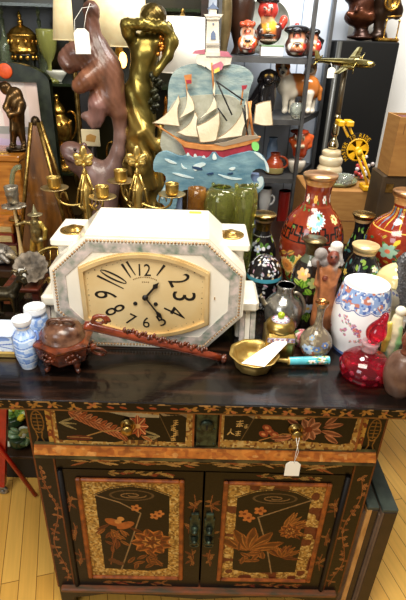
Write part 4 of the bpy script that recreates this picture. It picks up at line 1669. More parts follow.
def deco_big(cv, W, L):
    cv.mottle((142, 52, 24), 0.4, 40, 0.6)
    cv.put(cv.Y < L * .07, (196, 140, 80))
    cv.put((cv.Y > L * .07) & (cv.Y < L * .1), (120, 40, 24))
    m = W / 2
    for k in range(9):
        xx = W * k / 9
        cv.flower(xx, L * .155, 13, [(250, 236, 226), (240, 190, 90), (240, 236, 230)][k % 3], (230, 120, 60), 6)
        cv.leaf(xx + 14, L * .16, 16, 8, 1.2, (70, 120, 60))
        cv.leaf(xx + 10, L * .13, 14, 7, -.8, (120, 60, 40))
    cv.put((cv.Y > L * .2) & (cv.Y < L * .215), (150, 60, 30))
    # fret band round the shoulder
    for k in range(15):
        xx = W * (k + .5) / 15
        yy = L * (.395 if k % 2 else .42)
        fret(cv, xx, yy, 17, (20, 12, 12), 5.6, k % 2 == 0)
    cv.line([(q, L * .465) for q in (0, W)], 3.6, (26, 14, 14))
    for fx in (0.12, 0.36, 0.62, 0.88):
        cv.chrys(W * (fx + .11), L * .33, 22, (150, 214, 222), (246, 232, 160), (232, 244, 240)) if fx in (.36, .88) else cv.flower(W * fx, L * .3, 16, (240, 220, 150), (206, 80, 50), 7)
    cv.chrys(m - 6, L * .29, 26, (140, 206, 222), (250, 240, 190), (238, 246, 244))
    # lower garden
    for q in range(70):
        cv.leaf(RNG.uniform(0, W), RNG.uniform(.5, .82) * L, 28, 14, RNG.uniform(0, 6.28), [(92, 136, 66), (150, 150, 70), (206, 150, 60), (70, 104, 60)][q % 4], (50, 70, 40))
    for q in range(34):
        cv.leaf(RNG.uniform(0, W), RNG.uniform(.22, .38) * L, 15, 8, RNG.uniform(0, 6.28), [(92, 136, 66), (206, 160, 70)][q % 2], (60, 60, 40))
    for (fx, fy, r, c, e) in ((.44, .62, 25, (238, 190, 84), (250, 226, 150)), (.56, .7, 20, (236, 232, 226), (250, 220, 200)), (.34, .66, 20, (236, 150, 70), (250, 220, 140)), (.68, .6, 22, (240, 200, 100), (250, 236, 170)), (.18, .64, 22, (238, 190, 84), (250, 226, 150)), (.85, .66, 22, (238, 190, 84), (250, 226, 150))):
        for k in range(5):
            cv.leaf(W * fx + RNG.uniform(-18, 18), L * fy + RNG.uniform(-14, 14), 40, 17, RNG.uniform(0, 6.28), (92, 136, 66) if k % 2 else (150, 164, 80), (60, 90, 44))
        cv.chrys(W * fx, L * fy, r * 1.35, c, (196, 120, 60), e, 16)
    for k in range(26):
        fret(cv, W * k / 26, L * .82, 9, (46, 20, 16), 3, k % 2)
    blossom_scatter(cv, W, L * .88, L, 30, [(230, 180, 80), (230, 220, 210)])


cloisonne('cloisonne_vase', 'tallest rust red cloisonne vase with flowers and a black fret band', 312, 235, 0.51,
          [(174, 17.2), (178, 16.6), (183, 14), (190, 12.6), (197, 12.6), (204, 14.5), (212, 21), (220, 26.5), (230, 30), (242, 31.2), (256, 29.5), (275, 24), (295, 18.5), (310, 17.5)],
          RED, deco_big, (420, 280))


def deco_right(cv, W, L):
    cv.mottle((146, 48, 24), 0.4, 40, 0.5)
    cv.put(cv.Y < L * .1, (198, 142, 84))
    for k in range(22):
        xx = W * (k + .5) / 22
        cv.poly([(xx - 7, L * .12), (xx + 7, L * .12), (xx, L * .32)], [(96, 150, 160), (226, 190, 70)][k % 2])
        cv.poly([(xx - 3.5, L * .13), (xx + 3.5, L * .13), (xx, L * .25)], [(40, 70, 90), (150, 60, 40)][k % 2])
    cv.line([(0, L * .325), (W, L * .325)], 3, (226, 180, 80))
    for q in range(60):
        cv.leaf(RNG.uniform(0, W), RNG.uniform(.36, .8) * L, 17, 8, RNG.uniform(0, 6.28), [(60, 110, 66), (196, 160, 60), (120, 150, 70)][q % 3], (40, 60, 40))
    for (fx, fy, r, c) in ((.40, .47, 17, (150, 190, 170)), (.5, .58, 22, (236, 240, 244)), (.56, .42, 20, (70, 90, 190)), (.63, .6, 15, (240, 200, 70)), (.34, .64, 16, (244, 240, 236)), (.45, .74, 18, (230, 236, 230)), (.2, .5, 22, (70, 90, 190)), (.8, .5, 22, (240, 230, 220)), (.9, .66, 18, (240, 200, 70)), (.1, .7, 18, (244, 240, 236)), (.57, .74, 14, (120, 160, 210))):
        for k in range(6):
            cv.leaf(W * fx, L * fy, r * 1.9, r * .62, RNG.uniform(0, 6.28), [(60, 120, 70), (120, 150, 60), (40, 90, 80)][k % 3], (30, 60, 40))
        cv.flower(W * fx, L * fy, r * 1.4, c, (220, 120, 90), 6)
    cv.leaf(W * .42, L * .42, 26, 12, -.9, (240, 200, 60))
    blossom_scatter(cv, W, L * .84, L, 26, [(230, 180, 80), (230, 220, 210)])


cloisonne('cloisonne_vase', 'rust red cloisonne vase with a petal collar and blue blossoms, beside the brown carton', 399, 235, 0.525,
          [(191, 15.6), (195, 15), (200, 12.2), (208, 11.6), (214, 14), (221, 23), (230, 29.5), (241, 31.4), (252, 29.5), (264, 25), (278, 19), (292, 15.5)],
          (130, 38, 20), deco_right, (380, 240))


def deco_black1(cv, W, L):
    for k in range(30):
        a = W * k / 30
        cv.ell(a, L * .27, 3, 2, (200, 200, 200))
    for q in range(34):
        xx, yy = RNG.uniform(0, W), RNG.uniform(.28, .95) * L
        cv.leaf(xx, yy, 26, 12, RNG.uniform(0, 6.28), [(96, 140, 50), (150, 180, 70), (70, 110, 50)][q % 3], (50, 80, 30))
    for q in range(46):
        xx, yy = RNG.uniform(0, W), RNG.uniform(.28, .95) * L
        cv.ell(xx, yy, RNG.uniform(5, 11), RNG.uniform(3, 6), [(226, 226, 230), (170, 176, 190), (240, 236, 226)][q % 3], RNG.uniform(0, 3))
    cv.flower(W * .44, L * .42, 13, (196, 206, 226), (230, 220, 180), 5)
    cv.put(cv.Y < L * .1, (186, 148, 90))


cloisonne('cloisonne_vase', 'black cloisonne vase with white petals and green leaves, behind the round black jar', 262, 240, 0.60,
          [(214, 12.2), (218, 10.6), (223, 7), (229, 7), (236, 10), (245, 14.2), (256, 15.5), (270, 15), (290, 12), (312, 10.5)],
          (24, 22, 24), deco_black1, (240, 170), mm=mat('pale brass mouth', (204, 176, 118), (156, 124, 66), scale=20, rough=0.26, metal=1.0))


def deco_front(cv, W, L):
    cv.put(cv.Y < L * .1, (150, 140, 112))
    cv.put((cv.Y > L * .1) & (cv.Y < L * .25), (86, 92, 74))
    for (fx, fy, r, c) in ((.40, .36, 15, (226, 180, 120)), (.52, .44, 14, (170, 180, 110)), (.60, .34, 11, (190, 200, 190)), (.5, .75, 15, (196, 212, 232)), (.36, .66, 12, (226, 200, 120)), (.2, .4, 14, (226, 180, 120)), (.8, .5, 14, (226, 180, 120))):
        for k in range(7):
            cv.leaf(W * fx + RNG.uniform(-8, 8), L * (fy + .1) + RNG.uniform(-10, 10), 24, 13, RNG.uniform(0, 6.28), [(126, 170, 50), (84, 136, 40), (170, 196, 80)][k % 3], (60, 100, 30))
        cv.flower(W * fx, L * fy, r * 1.25, c, (236, 200, 90), 6)


cloisonne('cloisonne_vase', 'dark cloisonne vase with grey brass mouth and yellow green foliage before the tallest red vase', 311, 265, 0.362,
          [(239, 12.2), (243, 9.5), (249, 6.6), (256, 8.6), (263, 14), (272, 17.5), (284, 18), (298, 15), (312, 11), (326, 10)],
          (34, 28, 24), deco_front, (260, 180), mm=mat('grey brass mouth', (160, 146, 112), (108, 92, 60), scale=20, rough=0.3, metal=1.0))


def deco_slim(cv, W, L):
    cv.put(cv.Y < L * .1, (196, 160, 110))
    for q in range(60):
        xx, yy = RNG.uniform(0, W), RNG.uniform(.16, .98) * L
        cv.leaf(xx, yy, 19, 9, RNG.uniform(0, 6.28), [(96, 150, 60), (150, 180, 80), (60, 110, 110)][q % 3])
    for q in range(26):
        xx, yy = RNG.uniform(0, W), RNG.uniform(.16, .98) * L
        cv.flower(xx, yy, 10, [(120, 186, 206), (240, 236, 226), (226, 160, 140), (236, 200, 90)][q % 4], (240, 210, 110), 5)


cloisonne('cloisonne_vase', 'slim black cloisonne vase with a flared brass mouth before the tan carton', 359, 240, 0.612,
          [(214, 11.2), (218, 9), (225, 7), (233, 7.2), (243, 10), (255, 13.5), (268, 14), (284, 11), (300, 9)],
          (20, 20, 24), deco_slim, (220, 150), mm=mat('pale brass mouth'))
cloisonne('cloisonne_vase', 'squat black cloisonne vase with a wide gold mouth directly behind the white mug', 362, 265, 0.41,
          [(245, 13.4), (250, 11.6), (255, 11.4), (262, 15), (271, 17.6), (284, 17), (300, 13), (312, 11)],
          (20, 22, 24), deco_slim, (240, 150), mm=mat('soft gold bezel'))

# round black jar with turquoise rim
Y = 0.46
x, pr = prof_px(264, 276, Y, [(255.5, 3), (257, 8), (261, 13), (267, 16.2), (273, 17.4), (276, 17.6), (279, 17), (283, 16), (292, 15.6), (302, 13), (318, 10)], ZT)
t = thing('round_enamel_jar', 'round black enamel jar with a domed petal strewn lid and turquoise rim beside the clock', 'jar', (x, Y, ZT))


def speck(cv, W, L):
    for q in range(120):
        cv.ell(RNG.uniform(0, W), RNG.uniform(0, L), RNG.uniform(3.4, 7.5), RNG.uniform(2.2, 4), [(236, 234, 236), (206, 170, 190), (180, 190, 206), (226, 200, 150), (236, 236, 236)][q % 5], RNG.uniform(0, 3))


P = [(0, pr[0][1] + .001)] + pr[:6]
cv, W, Lh = cv_for(P, 220, 70, (22, 20, 24))
speck(cv, W, Lh)
cv.put(cv.Y > Lh * .87, (84, 176, 204))
painted_lathe('lid', P, cv, (x, Y, 0), ENAM, t)
P = [(pr[6][0] * .97, pr[5][1] - .001)] + pr[6:]
cv, W, Lh = cv_for(P, 220, 70, (22, 20, 24))
speck(cv, W, Lh)
painted_lathe('body', P, cv, (x, Y, 0), ENAM, t)

# carved old man
f = PX(0.275, 330, 270)
OR, GY, FC = (170, 106, 64), (140, 132, 128), (116, 52, 34)
f.chain([(329, 268), (327, 282), (324, 300), (322, 316)], [8.5, 10, 10.5, 11], OR)
f.c((324, 316), (322, 322), 12, 13, (120, 74, 46))
f.e((333.5, 258, -0.012), (5.8, 5.6, 7.2), FC)
f.e((333.8, 259.5, -0.0275), (1.3, 1.6, 1.9), (120, 54, 36))
f.e((331.2, 256.8, -0.0265), (1.0, 0.8, 0.8), (26, 14, 10))
f.e((336.3, 257, -0.0265), (1.0, 0.8, 0.8), (26, 14, 10))
f.c((332, 263, -0.0265), (335.4, 263.2, -0.0265), 0.8, 0.7, (70, 24, 18))
f.e((337, 246, 0.002), (6.2, 5.5, 4.8), (226, 220, 212))
f.e((335, 249.5, 0.004), (6.8, 5.0, 2.4), (196, 190, 184))
f.chain([(329, 264, -0.006), (333, 268, -0.012), (338, 264, -0.006)], [2.4, 2.8, 2.4], (216, 208, 200))
f.c((339, 250, 0.004), (341, 264, 0.006), 3.0, 2.4, (200, 194, 190))
f.e((321, 254), (6.4, 5.5, 6.4), GY)
f.e((316, 262), (5, 5, 5), GY)
f.e((325, 262, -0.004), (4.6, 5, 5), (120, 112, 110))
f.c((337, 272, 0), (333, 284, -0.018), 4.4, 3.2, OR)
f.c((333, 284, -0.018), (326, 280, -0.022), 3.2, 2.4, (190, 124, 80))
f.c((321, 270, 0), (317, 284, -0.012), 4.2, 3.2, OR)
f.e((325, 278.5, -0.024), (2.6, 2.2, 2.6), FC)
f.c((318, 262, -0.014), (319.5, 318, -0.02), 1.1, 1.1, (96, 60, 40))
o = organic('old_man_figurine', f.b, 0.0021, CARVE, detail=lambda P: 0.0009 * np.sin(P[:, 0] * 520 + P[:, 2] * 60) * (P[:, 2] < 1.0))
tag(o, 'carved brown wooden old man in a pale hat, standing behind the enamel bottle vase', 'figurine')

# grey pewter creature at the edge
f = PX(0.225, 405, 275)
f.chain([(406, 256), (403, 262), (404, 272), (407, 284), (408, 305)], [4, 5, 6, 7.5, 8], (104, 104, 106))
f.chain([(401, 280), (399, 290), (402, 298), (406, 297)], [2.2, 2.2, 2.2, 2.2], (128, 128, 130))
f.c((402, 258), (398, 262), 2.6, 1.6, (92, 92, 94))
f.e((408, 310), (13, 11, 5), (90, 90, 92))
o = organic('pewter_figurine', f.b, 0.0022, mat('speckled grey metal', attr=True, c2=0.6, scale=220, rough=0.35, metal=0.5, bump=0.5, bscale=200), detail=lambda P: 0.0012 * np.sin(P[:, 2] * 700) * np.sin(P[:, 0] * 600))
tag(o, 'speckled grey metal bird figurine with a looped handle above the lidded bowl', 'figurine')
# ------------------------------------------------------------------ the long table behind the cabinet
t = thing('back_table', 'long dark wooden table behind the black cabinet carrying the large figures', 'table', (-0.1, 1.0, 0))
MB().box((-1.30, 0.665, 0.868), (1.15, 1.30, ZT), 0.004).build('tabletop', DARKWOOD, t)
for x in (-1.26, 1.11):
    for y in (0.70, 1.26):
        MB().box((x - 0.03, y - 0.03, 0), (x + 0.03, y + 0.03, 0.868), 0.004).build('leg', DARKWOOD, t)
MB().box((-1.23, 1.25, 0.78), (1.08, 1.28, 0.868)).build('apron', DARKWOOD, t)

# ------------------------------------------------------------------ candelabra behind the clock
CBR = mat('warm yellow brass', (206, 178, 104), (166, 134, 68), scale=30, rough=0.28, metal=0.88)
CBP = mat('pale brass drip pan', (212, 190, 136), (172, 144, 90), scale=30, rough=0.3, metal=0.85)


def candelabrum(label, pxc, finy, cups, Y=0.545):
    base = AY(pxc, 200, Y)
    x = base[0]
    t = thing('brass_candelabrum', label, 'candelabrum', (x, Y, ZT), 'brass candelabra behind the clock')
    u = mpp((x, Y, 1.3))
    Z = lambda py: AY(pxc, py, Y)[2]
    zf = Z(finy)
    mb = MB()
    mb.lathe(resample([(0.055, ZT), (0.055, ZT + 0.008), (0.042, ZT + 0.02), (0.02, ZT + 0.035), (0.011, ZT + 0.07), (0.010, ZT + 0.16), (0.013, Z(212)), (4.4 * u, Z(204)), (5.4 * u, Z(195)), (5.8 * u, Z(190)), (4.2 * u, Z(186)), (2.2 * u, Z(182)), (1.6 * u, Z(176)), (2.2 * u, Z(174)), (3.4 * u, Z(172.5)), (2.2 * u, Z(171)), (1.0 * u, Z(168)), (0, Z(166))], 70), (x, Y, 0), 28)
    mb.build('stem', CBR, t)
    mb = MB()      # leaf finial
    c = np.array([x, Y, zf - 1 * u])
    for k, (a, L) in enumerate(((0, 17), (-0.8, 13), (0.8, 13), (-1.45, 9.0), (1.45, 9.0))):
        d = np.array([sin(a), -0.12 * (k > 0), cos(a)])
        p = np.array([x, Y, Z(163)]) + d * L * 0.52 * u
        mb.ball(p, (3.9 * u, 2.2 * u, L * .5 * u), 2, rot_to(d))
    mb.ball((x, Y, Z(165)), 2.6 * u, 2)
    mb.build('leaf_finial', CBR, t)
    mb = MB()      # four rods splaying from the collar to the ring below
    for dx, dy in ((-1, 0), (1, 0), (-0.4, -0.9), (0.5, 0.8)):
        p0 = np.array([x + dx * 2 * u, Y + dy * 2 * u, Z(174)])
        p1 = np.array([x + dx * 11 * u, Y + dy * 9 * u, Z(204)])
        mb.tube([p0, (p0 + p1) / 2 + np.array([dx, dy, 0]) * 0.8 * u, p1], 1.1 * u, 8)
        mb.ball((p0 + p1) / 2 + np.array([dx, dy, 0]) * 0.8 * u, 1.7 * u, 2)
        mb.tube([p1, np.array([x + dx * 3 * u, Y + dy * 3 * u, Z(212)])], 1.0 * u, 8)
    mb.build('splayed_rod', CBR, t)
    for cx_, cy_, dY in cups:
        q = AY(cx_, cy_, Y + dY)
        v = mpp(q)
        tip = q - (0, 0, 7.0 * v)
        mb = MB()
        s0 = np.array([x, Y, Z(202)])
        mb.tube(bez(s0, s0 + (tip - s0) * [0.5, .5, 0] + (0, 0, -0.02), tip + (0, 0, -0.05), tip, 18), 1.25 * v, 8)
        m_ = s0 + (tip - s0) * np.array([.62, .62, .2])
        mb.tube(bez(m_, m_ + (0, 0, 0.03), m_ + (tip - s0) * [.2, .2, 0] + (0, 0, 0.03), m_ + (tip - s0) * [.22, .22, 0] + (0, 0, 0.004), 12), 0.8 * v, 6)
        arm = mb.build('arm', CBR, t)
        mb = MB()
        mb.lathe([(2 * v, -7.4 * v), (9 * v, -6.2 * v), (13.6 * v, -4.4 * v), (13.8 * v, -3.8 * v), (9 * v, -5.2 * v), (0, -5.8 * v)], q, 36)
        mb.build('drip_pan', CBP, arm)
        mb = MB()
        mb.lathe([(3 * v, -5.8 * v), (5.8 * v, -4.4 * v), (6.5 * v, -2 * v), (6.7 * v, 5.6 * v), (7.2 * v, 6.6 * v), (6.5 * v, 6.8 * v), (5.8 * v, 5.8 * v), (5.4 * v, -1 * v), (0, -1.4 * v)], q, 32)
        mb.build('candle_cup', CBR, arm)
    return t


candelabrum('brass candelabrum before the lower head of the wooden animal carving', 87, 157, ((54, 183.5, 0.0), (102.3, 192.5, -0.06)))
candelabrum('brass candelabrum before the bronze woman and the ship', 138, 161, ((120.8, 176.5, 0.03), (172, 190, -0.02)))

# ------------------------------------------------------------------ carved wooden animals
Y = 0.84
f = PX(Y, 100, 100)
W1, W2, W3, W4 = (108, 70, 52), (92, 60, 48), (120, 92, 84), (86, 56, 48)
# raised arm with a curled fist
f.chain([(92, 13), (92, 24), (94, 36), (99, 48), (106, 62)], [7.0, 5.6, 6.4, 8.4, 11], W2)
f.e((90.5, 8.5), (6.6, 5.5, 6.4), W2)
f.e((90, 8.5, -0.022), (3.0, 2.2, 3.0), (24, 12, 10))
# body and back
f.e((104, 72), (18, 15, 22), W1, -0.35)
f.e((112, 88), (12, 14, 24), W1, -0.1)
f.e((106, 98), (16.5, 14, 15), (118, 74, 50))
f.e((88, 54), (14, 13, 13), W2)
# face with mane
f.e((76, 56, -0.01), (12.5, 11, 12.5), (104, 70, 58), 0.3)
f.e((66, 60, -0.015), (6.5, 7, 8), (128, 88, 72))
f.e((69.5, 68, -0.015), (5.5, 6, 5), (132, 86, 66))
f.e((64.5, 53.5, -0.022), (2.2, 2, 2), (52, 28, 22))
f.e((72.0, 53, -0.04), (1.8, 1.6, 1.8), (40, 20, 16))
f.e((83, 50, -0.045), (5.0, 2.4, 7), (84, 52, 42))
f.c((62, 64.5, -0.035), (68, 67, -0.045), 1.6, 1.2, (50, 26, 20))
f.e((61.5, 58, -0.03), (2.6, 2.4, 2.4), (60, 34, 28))
# bent fore leg
f.chain([(97, 72, -0.03), (87, 80, -0.045), (79, 86, -0.045)], [9, 8, 6], (112, 70, 48))
f.e((79, 86, -0.048), (6, 6, 6), (122, 74, 48))
# hind quarters and feet
f.chain([(112, 100, -0.01), (119, 112, -0.01), (120, 123, 0)], [11, 7.6, 6.2], W1)
f.chain([(98, 106, -0.03), (97, 117, -0.03), (92, 122, -0.035)], [10, 6.4, 3.6], (128, 90, 84))
f.e((86, 116, -0.03), (5.2, 5, 4), W3)
f.chain([(92, 122, -0.035), (93, 128, -0.04)], [3, 1.6], W3)
f.chain([(97, 120, -0.035), (99, 126, -0.04)], [3.2, 1.8], W3)
# the long tail of the lower one gripped from above
f.chain([(120, 122), (120.5, 136), (118, 152), (112, 168), (104, 182)], [6.4, 6.0, 6.8, 9.5, 13], W3)
f.e((98, 176), (22, 15, 17), W3, 0.5)
f.e((80, 160, -0.01), (15, 13, 15), (122, 90, 82), 0.6)
f.e((72, 151, -0.015), (11, 10, 9.5), (116, 84, 76))
f.e((67.5, 148, -0.025), (5, 5, 4.5), (110, 78, 70))
f.c((64, 156, -0.045), (76, 164, -0.075), 1.5, 1.2, (58, 32, 28))
f.e((63.5, 149, -0.035), (2.0, 2, 1.8), (60, 36, 32))
f.e((75, 149.5, -0.065), (2.0, 1.8, 2.2), (36, 18, 14))
f.e((84, 146, -0.045), (3.4, 2.4, 4), W4)
f.chain([(104, 186), (102, 205), (101, 240), (100, 296)], [17, 16, 15, 17], W3)
f.e((100, 318), (19, 20, 12), W4)
car = thing('animal_carving', 'tall red brown wooden carving of one animal holding another, with a raised curled arm', 'wood carving', (AY(98, 318, Y)[0], Y, ZT))
WOODC = mat('carved reddish hardwood', attr=True, c2=0.45, scale=26, rough=0.36, coat=0.12, bump=0.35, bscale=90, stretch=(1, 1, .3))
organic('body', [b for b in f.b], 0.0052, WOODC, car, k=0.006, cpow=1.6, zmin=ZT,
        detail=lambda P: 0.0010 * np.sin(P[:, 0] * 330 + P[:, 2] * 210 + 2 * np.sin(P[:, 2] * 40)) * (P[:, 2] > 1.44))
s = np.array(AY(86, 14, Y - 0.07))
e = np.array(AY(83, 35, Y - 0.09))
price_tag('price_tag', 'white price tag hung by a cord round the raised arm of the wooden carving', tuple(AY(83.5, 54, Y - 0.1)), 0.046, 0.068,
          [e, s, AY(90, 3, Y - 0.05), AY(94, 6, Y - 0.03), AY(82, 8, Y - 0.06), AY(74.5, 20, Y - 0.07), AY(75, 38, Y - 0.08), AY(79, 43, Y - 0.085)], 0.03)
# small cream card standing behind the paw
p = AY(90.5, 138, Y + 0.12)
t = thing('cream_card', 'small cream card with a tan drawing, on a dark easel behind the wooden carving', 'card', (p[0], p[1], ZT))
v = mpp(p)
MB().box((p[0] - 9 * v, p[1], p[2] - 8 * v), (p[0] + 9 * v, p[1] + 0.006, p[2] + 8 * v), 0.001).build('card', mat('cream card', (232, 214, 170), rough=0.6), t)
MB().prism([(p[0] - 5 * v, p[2] - 3 * v), (p[0] + 4 * v, p[2] - 4 * v), (p[0] + 6 * v, p[2] + 2 * v), (p[0], p[2] + 4 * v), (p[0] - 4 * v, p[2] + 2 * v)], p[1] - 0.001, p[1]).build('tan_drawing', mat('tan ink', (190, 140, 66), rough=0.6), t)
MB().tube([(p[0], p[1] + 0.02, ZT), (p[0], p[1] + 0.012, p[2] + 2 * v)], 0.006, 8).build('easel_post', DARKWOOD, t)
# dark post behind the carving
p0 = AY(80, 0, 1.08)
t = thing('black_display_post', 'tall black wooden display post on a foot, behind the wooden carving', 'post', (p0[0], 1.08, ZT))
MB().box((p0[0] - 0.028, 1.065, ZT + 0.02), (p0[0] + 0.018, 1.10, 1.86), 0.003).build('post', mat('black painted wood', (26, 22, 20), rough=0.5), t)
MB().box((p0[0] - 0.06, 1.04, ZT), (p0[0] + 0.05, 1.125, ZT + 0.02), 0.003).build('foot', mat('black painted wood'), t)

# ------------------------------------------------------------------ bronze woman
Y = 0.87
f = PX(Y, 145, 90)
BZ, HR = (128, 112, 54), (88, 72, 34)
f.e((152, 19), (10.5, 10.5, 11.5), BZ)
f.e((153.5, 15), (12, 11.5, 9.5), HR)
f.e((157, 22, .015), (8, 9, 9), HR)
f.chain([(149, 30), (146, 38)], [5, 6], BZ)
f.e((146, 44), (14, 9.5, 9), BZ)                    # shoulders
f.e((145, 54), (13, 10, 13), BZ)                    # chest
f.e((140.5, 53, -0.02), (5.2, 5, 5.4), BZ)
f.e((150.5, 53, -0.02), (5.2, 5, 5.4), BZ)
f.chain([(144, 58), (142, 74), (140, 92), (141, 108)], [12, 11, 14, 13.5], BZ)
f.e((139, 96), (15, 12, 15), BZ)
# her arm raised across the brow
f.chain([(133, 42), (128.5, 33, -0.03), (126.5, 25, -0.04)], [6, 5.4, 5], BZ)
f.chain([(126.5, 25, -0.04), (142, 24, -0.055), (156, 27, -0.05)], [5.2, 4.4, 3.4], BZ)
f.e((160, 26.5, -0.05), (5.2, 3.8, 3.8), BZ)
for k in range(4):
    f.c((160 + k * 1.3, 24 + k * 1.5, -0.055), (165 + k * .6, 27 + k * 1.7, -0.05), 1.4, 1.1, BZ)
# other arm hanging in a curve
f.chain([(158, 44), (168, 36, -0.02), (172.5, 42, -0.03)], [6, 5, 4.8], BZ)
f.chain([(168, 26, -0.03), (172, 42, -0.03), (168, 56, -0.04), (158, 70, -0.05)], [3.8, 4.8, 4.2, 3.2], BZ)
f.chain([(158, 70, -0.05), (155.5, 74, -0.05)], [3.4, 2.6], BZ)
# legs and twisted drapery
f.chain([(137, 104), (139, 128), (146, 152), (150, 180), (150, 210)], [11.5, 10, 7.5, 6, 5.5], BZ)
f.chain([(146, 106, -0.01), (145, 130, -0.03), (136, 150, -0.03), (140, 178, -0.01), (141, 210)], [11, 9.5, 7.5, 5.5, 5.5], BZ)
D = (166, 138, 70)
f.chain([(134, 112, -0.04), (142, 132, -0.06), (156, 146, -0.05), (164, 136, -0.03)], [3.2, 5.4, 5.6, 3], D)
f.chain([(129, 106, -0.02), (134, 134, -0.05), (146, 158, -0.06), (153, 186, -0.03)], [2.6, 4.6, 5.4, 4.2], D)
f.chain([(127, 118, -0.01), (131, 146, -0.04), (142, 172, -0.05), (148, 205, -0.02)], [2.4, 4.0, 4.6, 4], D)
f.chain([(160, 128, 0.01), (160, 156, 0), (158, 186, 0), (154, 215, 0)], [3, 5, 5.5, 6], D)
f.chain([(150, 210), (148, 240), (147, 300)], [13, 15, 17], HR)
f.e((147, 316), (22, 20, 14), HR)
lady = thing('bronze_woman_statue', 'gold green bronze statue of a draped woman shading her face with a raised arm', 'statue', (AY(147, 316, Y)[0], Y, ZT))


def folds(P):
    z = P[:, 2]
    m = np.clip((1.60 - z) / 0.1, 0, 1)
    return m * 0.0022 * np.sin((P[:, 0] * 150 + z * 60 + 3 * np.sin(z * 9))) + (z > 1.66) * 0.0018 * np.sin(P[:, 0] * 420) * np.sin(z * 380)


organic('figure', f.b, 0.0046, mat('gold green bronze skin', attr=True, c2=0.5, scale=18, rough=0.3, metal=0.85, bump=0.06, bscale=60), lady, k=0.0055, detail=folds, zmin=ZT)
g = PX(Y, 152, 20)
FACEB = mat('gold green bronze skin')
hb = PX(Y, 152, 20)
hb.e((147.5, 22, -0.045), (1.7, 1.6, 1.2), (70, 54, 22))
hb.e((148.6, 27, -0.046), (1.6, 1.6, 2.2), BZ)
hb.e((147.5, 31, -0.043), (2.6, 1.6, 0.9), (96, 66, 30))
organic('face_feature', hb.b, 0.002, FACEB, lady)
mb = MB()          # gilt cluster hanging from the hand
for k in range(20):
    q = AY(163 + RNG.normal(0, 2.2), 38 + k * 0.85 + RNG.normal(0, 1.2), Y - 0.03 + RNG.normal(0, .008))
    mb.ball(q, 0.0075, 2)
mb.build('grape_cluster', mat('copper gold cluster', (206, 140, 60), (150, 86, 30), scale=40, rough=0.25, metal=0.9), lady)
mb = MB()
for k in range(26):
    q = AY(155 + RNG.normal(0, 2.2), 74 + k * 1.5, Y - 0.04 + RNG.normal(0, .006))
    mb.ball(q, (0.013, 0.007, 0.01), 2, rot_to(RNG.normal(size=3)))
mb.build('ivy_leaf_trail', mat('black green ivy', (46, 46, 28), (26, 26, 16), scale=30, rough=0.35, metal=0.6), lady)

# ------------------------------------------------------------------ painted wooden ship with lighthouse
Y = 0.72
ship = thing('wooden_ship_display', 'painted cutout wooden sailing ship on blue waves with clouds and a white lighthouse', 'ship', (AY(212, 320, Y)[0], Y, ZT))


def flat(pts, Yb, off=(0, 0), sc=1.0):
    out = []
    for x, y in pts:
        q = AY(off[0] + x * sc, off[1] + y * sc, Yb)
        out.append((q[0], q[2]))
    return out


def smooth_poly(P, it=2):
    P = np.array(P, float)
    for _ in range(it):
        Q = np.roll(P, -1, 0)
        P = np.stack([P * .75 + Q * .25, P * .25 + Q * .75], 1).reshape(-1, 2)
    return P.tolist()


S = 1 / 3.123
T = lambda pts, Yb: flat(pts, Yb, (150, 60), S)
CLOUD = mat('grey blue painted cloud', (112, 138, 144), (160, 176, 172), scale=22, rough=0.65, bump=0.5, bscale=120, stretch=(1, 1, 3))
SKY = mat('grey sand painted board', (160, 160, 142), (178, 178, 164), scale=30, rough=0.7, bump=0.4, bscale=120)
CANV = mat('cream painted sails', (240, 230, 206), (222, 206, 174), scale=16, rough=0.7, bump=0.4, bscale=150)
PW = mat('white painted wood', (232, 226, 210), (206, 198, 178), scale=24, rough=0.6, bump=0.3, bscale=120)
PINK = mat('faded pink paint', (196, 122, 140), (176, 100, 116), scale=30, rough=0.6)
SLATE = mat('slate blue paint', (104, 120, 150), rough=0.6)
ORG = mat('orange tan paint', (206, 140, 76), (176, 108, 52), scale=30, rough=0.6)
REDP = mat('faded crimson paint', (168, 44, 60), (140, 34, 48), scale=40, rough=0.55, bump=0.2)
# cloud board
mb = MB()
mb.prism(smooth_poly(flat([(166, 122), (168, 104), (168, 84), (174, 70), (186, 65), (198, 63), (208, 70), (218, 66), (232, 64), (246, 67), (255, 76), (250, 88), (247, 104), (250, 116), (244, 128), (200, 134)], Y + 0.03)), Y + 0.03, Y + 0.045)
board = mb.build('cloud_board', CLOUD, ship)
mb = MB()
mb.prism(smooth_poly(flat([(158, 150), (164, 124), (172, 100), (190, 96), (215, 94), (236, 96), (246, 110), (250, 128), (262, 140), (250, 160), (180, 164)], Y + 0.02)), Y + 0.018, Y + 0.03)
mb.build('haze_board', SKY, ship)
# lighthouse
LO = lambda pts, Yb: flat(pts, Yb, (170, 0), 1 / 4.51)
mb = MB()
y0 = Y + 0.022
mb.prism(LO([(167, 85), (219, 85), (224, 240), (160, 240)], y0), y0, y0 + 0.02)
mb.prism(LO([(152, 64), (240, 64), (232, 74), (222, 88), (166, 88), (160, 74)], y0), y0 - 0.006, y0 + 0.022)
mb.prism(LO([(178, 40), (210, 40), (210, 64), (178, 64)], y0), y0, y0 + 0.018)
mb.prism(LO([(118, 250), (160, 236), (224, 236), (280, 256), (272, 290), (240, 296), (200, 330), (160, 300), (122, 288)], y0), y0 - 0.004, y0 + 0.02)
mb.m = 1
mb.prism(LO([(168, 40), (190, 20), (194, 8), (198, 20), (222, 40)], y0), y0 - 0.003, y0 + 0.02)
mb.prism(LO([(185, 150), (195, 136), (205, 150), (207, 178), (183, 178)], y0), y0 - 0.003, y0)
mb.prism(smooth_poly(LO([(191, 104), (199, 104), (199, 112), (191, 112)], y0)), y0 - 0.003, y0)
mb.m = 2
